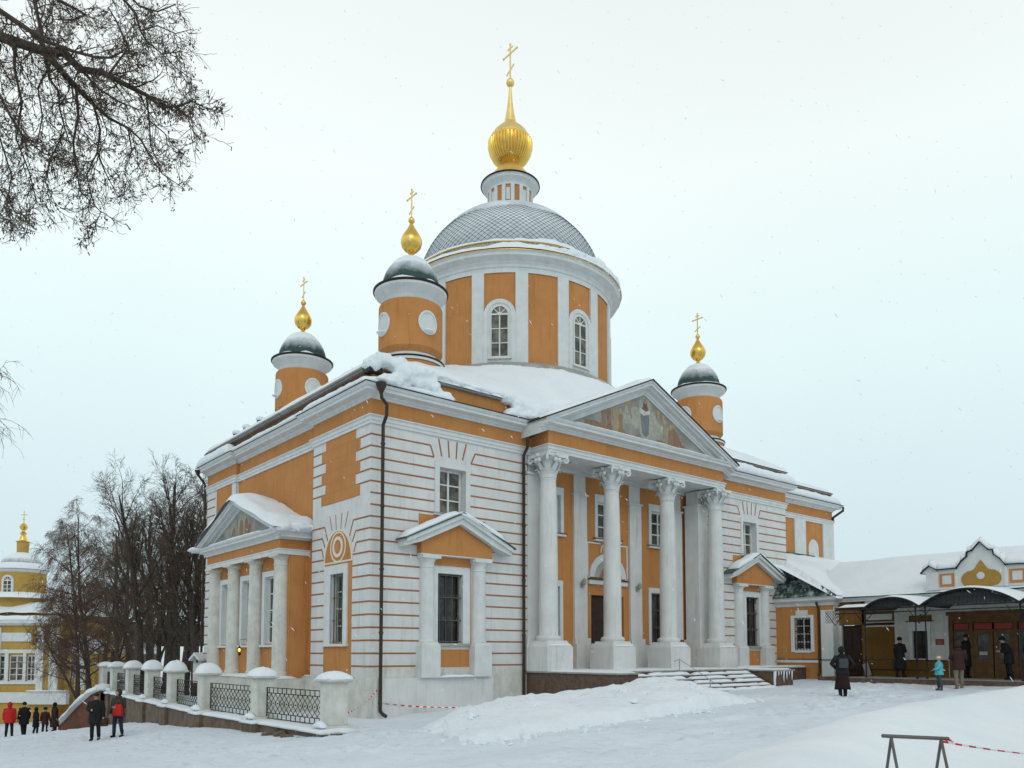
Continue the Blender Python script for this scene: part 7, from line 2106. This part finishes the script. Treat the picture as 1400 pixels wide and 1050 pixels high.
    for (sh, el, wr) in arm_pts:
        sh2 = Vector(sh).lerp(Vector((0, sh[1], sh[2])), .18); w2 = Vector(wr)
        b.tube([sh2, Vector(sh)+Vector((0, 0, .01)), Vector(sh).lerp(Vector(el), .5), el, Vector(el).lerp(w2, .5), w2], [.06*B_, .082*B_, .072*B_, .064*B_, .056*B_, .052*B_], 10)
    b.build('coat', coat, root, smooth=True)
    b = MB()
    for (hp, kn, an, to) in leg_pts:
        b.tube([(hp[0]*.8, hp[1], hp[2]+.06), hp, Vector(hp).lerp(Vector(kn), .5), kn, Vector(kn).lerp(Vector(an), .5), (an[0], an[1], an[2]+.06)], [.10, .105, .09, .072, .066, .062], 10)
    b.build('trousers', legs, root, smooth=True)
    for (hp, kn, an, to) in leg_pts:
        b = MB(); b.tube([(an[0], an[1]-.005, an[2]+.16), (an[0], an[1]-.005, an[2]+.03), (an[0], an[1]+.01, an[2]-.02)], [.058, .055, .05], 10); b.tube([(an[0], an[1]-.05, .045), (an[0]*1.02, an[1]+.05, .05), (to[0], to[1], .035)], [.045, .05, .036], 10)
        b.build('boot', boots, root, smooth=True)
    hc = Vector(bd((0, .01, 1.62)))
    if skirt:
        b = MB(); b.loft([ell((0, 0, .30), .27, .24, 18, .01), ell((0, 0, .5), .24, .21, 18, .01), ell((0, 0, .8), .20, .17, 18), ell((0, 0, 1.0), .17, .14, 18)]); b.build('skirt', skirt, root, smooth=True)
    if hood:
        b = MB(); b.sphere(tuple(hc+Vector((0, -.015, .01))), (.118, .125, .145), 14, 10); b.tube([tuple(hc+Vector((0, -.02, -.12))), tuple(hc+Vector((0, -.02, -.2)))], [.11, .13], 12); b.build('hood', coat, root, smooth=True)
        b = MB(); b.sphere(tuple(hc+Vector((0, .072, -.01))), (.066, .05, .09), 10, 8); b.build('face', 'skin', root, smooth=True)
    elif hat == 'knit':
        b = MB(); b.sphere(tuple(hc+Vector((0, -.01, .045))), (.102, .115, .095), 14, 10); b.tube([tuple(hc+Vector((0, -.008, .0))), tuple(hc+Vector((0, -.008, .035)))], [.104, .107], 14); b.build('hat', hatmat, root, smooth=True)
    elif hat == 'fur':
        b = MB(); b.sphere(tuple(hc+Vector((0, -.01, .06))), (.13, .135, .10), 14, 10, 1, .25, 3); b.build('hat', hatmat, root, smooth=True)
    elif hat == 'scarf':
        b = MB(); b.sphere(tuple(hc+Vector((0, -.02, .01))), (.105, .115, .13), 14, 10); b.tube([tuple(hc+Vector((0, -.02, -.1))), tuple(hc+Vector((0, -.03, -.22)))], [.10, .15], 12); b.build('headscarf', hatmat, root, smooth=True)
    else:
        b = MB(); b.sphere(tuple(hc+Vector((0, -.018, .025))), (.09, .10, .10), 14, 10, 1, .1, 2); b.build('hair', 'hair', root, smooth=True)
    # features of the face
    b = MB()
    for sd in (-1, 1): b.sphere(tuple(hc+Vector((sd*.032, .088, -.002))), .009, 6, 5)
    b.tube([tuple(hc+Vector((-.022, .088, -.058))), tuple(hc+Vector((.022, .088, -.058)))], .005, 5); b.build('eyes_and_mouth', 'hair', root)
    b = MB(); b.sphere(tuple(hc+Vector((0, .098, -.028))), (.012, .016, .02), 8, 6)
    if not hood and hat != 'scarf':
        for sd in (-1, 1): b.sphere(tuple(hc+Vector((sd*.084, 0, -.01))), (.012, .02, .03), 8, 6)
    b.build('nose_and_ears', 'skin', root, smooth=True)
    if scarf:
        b = MB(); b.tube([tuple(Vector(bd((.1*math.cos(t), .1*math.sin(t), 1.48)))) for t in [2*PI*k/10 for k in range(11)]], .035, 8); b.build('scarf', scarf, root, smooth=True)
    return root
def handbag(root_label, base_root, loc, w, h, d_, mat, name='handbag', handle=True):
    """a bag held by a person: a thing of its own, at the hand"""
    Mw = Matrix.Translation(base_root.location) @ Matrix.Rotation(base_root.rotation_euler.z, 4, 'Z') @ Matrix.Diagonal((*base_root.scale, 1))
    p = Mw @ Vector(loc)
    r = tag(empty(name, tuple(p), base_root.rotation_euler.z), root_label, 'bag')
    b = MB(); b.loft([[(x*ww, y*dd2, z) for x, y in ((-1, -1), (1, -1), (1, 1), (-1, 1))] for z, ww, dd2 in ((-h, w*.42, d_*.5), (-h*.93, w*.5, d_*.55), (-h*.4, w*.5, d_*.5), (0, w*.38, d_*.2))]); b.build('bag_body', mat, r, bevel=.015)
    if handle:
        b = MB(); b.tube([(-w*.25, 0, -.02), (-w*.18, 0, .10), (0, 0, .14), (w*.18, 0, .10), (w*.25, 0, -.02)], .008, 6); b.build('handle', mat, r)
    return r
gp_ = lambda x, y, z=None: (x, y, ground_z(x, y)+0.01 if z is None else z)
away = -yaw          # facing +Y of the person = away from the camera
PLZ = 0.565
w1 = person('woman in long dark hooded coat and plum skirt walking towards the canopies', gp_(13.3, -8.45, 0.085), away-0.15, 1.70, 'black_cloth', 'black_cloth', hem=.80, stride=.10, arms=('akimbo', 'akimbo'), skirt='plum', hood=True, bulk=1.12)
b = MB(); b.box(-.15, .15, -.27, -.15, 1.02, 1.34); o = b.build('backpack', 'grey_cloth', w1, bevel=.04)
c1 = person('small child in cream hat and turquoise jacket beside the canopy step', gp_(18.11, -9.60, 0.25), away+1.25, 1.22, 'turq', 'grey_cloth', boots='grey_cloth', hat='knit', hatmat='cream', hem=.78, stride=.05, arms=('out', 'down'), bulk=1.25)
handbag('dark green shoulder bag on the turquoise jacket', c1, (.16, -.12, 1.05), .26, .26, .12, 'green_cloth')
a1 = person('adult in dark brown coat and beige trousers standing with back turned', gp_(19.2, -9.85, 0.25), away-0.2, 1.76, 'brown_cloth', 'beige', boots='beige', hem=.72, stride=.07, arms=('front', 'front'), hood=True, bulk=1.08)
p_ = at(1322, 930, 33.5)
person('bareheaded person in black coat facing us before the wooden doors', (p_.x, p_.y, PLZ), away+PI+0.1, 1.80, 'black_cloth', 'black_cloth', hem=.45, stride=.03, arms=('down', 'down'))
w2 = person('woman in dark coat and cap holding a greenish bag on the platform', (22.35, -6.28, PLZ), away-1.15, 1.70, 'black_cloth', 'plum', hem=.34, stride=.08, arms=('bag', 'front'), hat='knit', hatmat='black_cloth', flare=1.15, bulk=1.1)
handbag('greenish cloth bag held by the woman on the platform', w2, (-.27, .08, .78), .34, .42, .1, 'green_cloth', 'shopping_bag')
person('stooping person in black at the right edge by the doors', (22.3, -10.5, PLZ), away+1.2, 1.72, 'black_cloth', 'black_cloth', hem=.62, stride=.04, arms=('front', 'front'), bend=.34, hat='knit', hatmat='black_cloth', bulk=1.05)
m1 = person('stout person in long dark coat, left one of the pair by the fence', gp_(-5.41, 10.4), away+PI+.2, 1.72, 'black_cloth', 'black_cloth', hem=.62, stride=.06, arms=('bag', 'front'), hat=None, bulk=1.25)
handbag('dark bag held by the stout person by the fence', m1, (-.29, .06, .82), .3, .3, .12, 'brown_cloth')
m2 = person('person in dark green hooded jacket and blue jeans by the fence', gp_(-4.58, 10.68), away+PI-.15, 1.76, 'green_cloth', 'navy', hem=.80, stride=.09, arms=('front', 'bag'), hood=True, bulk=1.15)
handbag('bright red bag held against the dark green jacket', m2, (-.16, .24, 1.22), .34, .44, .14, 'red', 'red_bag')
G3 = 'visitors by the yellow church'
def far_p(u, v, z, **k): p = at(u, v, 1); d_ = (1.6-z)/(v-892.8)*1094.77; q = at(u, v, d_); return (q.x, q.y, ground_z(q.x, q.y))
person('figure in red hooded jacket in front of the yellow church', far_p(12, 1008, -2.8), away+.3, 1.76, 'red', 'black_cloth', hem=.72, stride=.12, hood=True, bulk=1.25, group=G3)
person('figure in black beside the red jacket, second of the far group', far_p(32, 1006, -2.8), away+.9, 1.76, 'black_cloth', 'black_cloth', hem=.60, stride=.14, hat='knit', hatmat='black_cloth', bulk=1.15, group=G3)
person('short dark figure in the middle of the far group', far_p(48.5, 1004, -2.8), away-.6, 1.45, 'black_cloth', 'black_cloth', hem=.5, stride=.06, hood=True, bulk=1.1, group=G3)
q1 = person('small figure with dark red sleeves carrying a white bag', far_p(61, 1004.5, -2.8), away+.2, 1.42, 'brown_cloth', 'black_cloth', hem=.66, stride=.1, hat='fur', hatmat='black_cloth', arms=('bag', 'bag'), group=G3)
handbag('white plastic bag held low in the far group', q1, (.27, .1, .72), .3, .36, .12, 'tape_white', 'plastic_bag')
person('figure in long brown black coat, rightmost of the far group', far_p(74, 1004, -2.8), away-.9, 1.66, 'brown_cloth', 'black_cloth', hem=.4, stride=.05, hat='scarf', hatmat='black_cloth', flare=1.15, bulk=1.15, group=G3)

# ================================================================== falling snow
rnd = random.Random(12); b = MB()
for k in range(1500):
    d = rnd.uniform(5.0, 30); u = rnd.uniform(-100, 1500); v = rnd.uniform(-60, 1040)
    p = at(u, v, d)
    if d > 20 and p.z < 0.6: continue
    r = rnd.uniform(0.0028, 0.0060)*(0.45+d/28); l = r*rnd.uniform(2.0, 8.0); a = rnd.gauss(-0.75, 0.35)
    dirv = (rt*math.cos(a)*0.8+Vector((0, 0, 1))*math.sin(a)).normalized()*l
    if p.x > -0.3 and p.y > -0.4 and p.z < 12: continue
    q = dirv.cross(Vector((0, 0, 1))).normalized()*r; w_ = dirv.cross(q).normalized()*r
    b.add([tuple(p-dirv), tuple(p+q), tuple(p+w_), tuple(p-q), tuple(p-w_), tuple(p+dirv)], [(0,2,1),(0,3,2),(0,4,3),(0,1,4),(5,1,2),(5,2,3),(5,3,4),(5,4,1)])
tag(b.build('falling_snow', 'snow'), 'snowflakes driven slantwise through the air', 'snowflakes', kind='stuff')
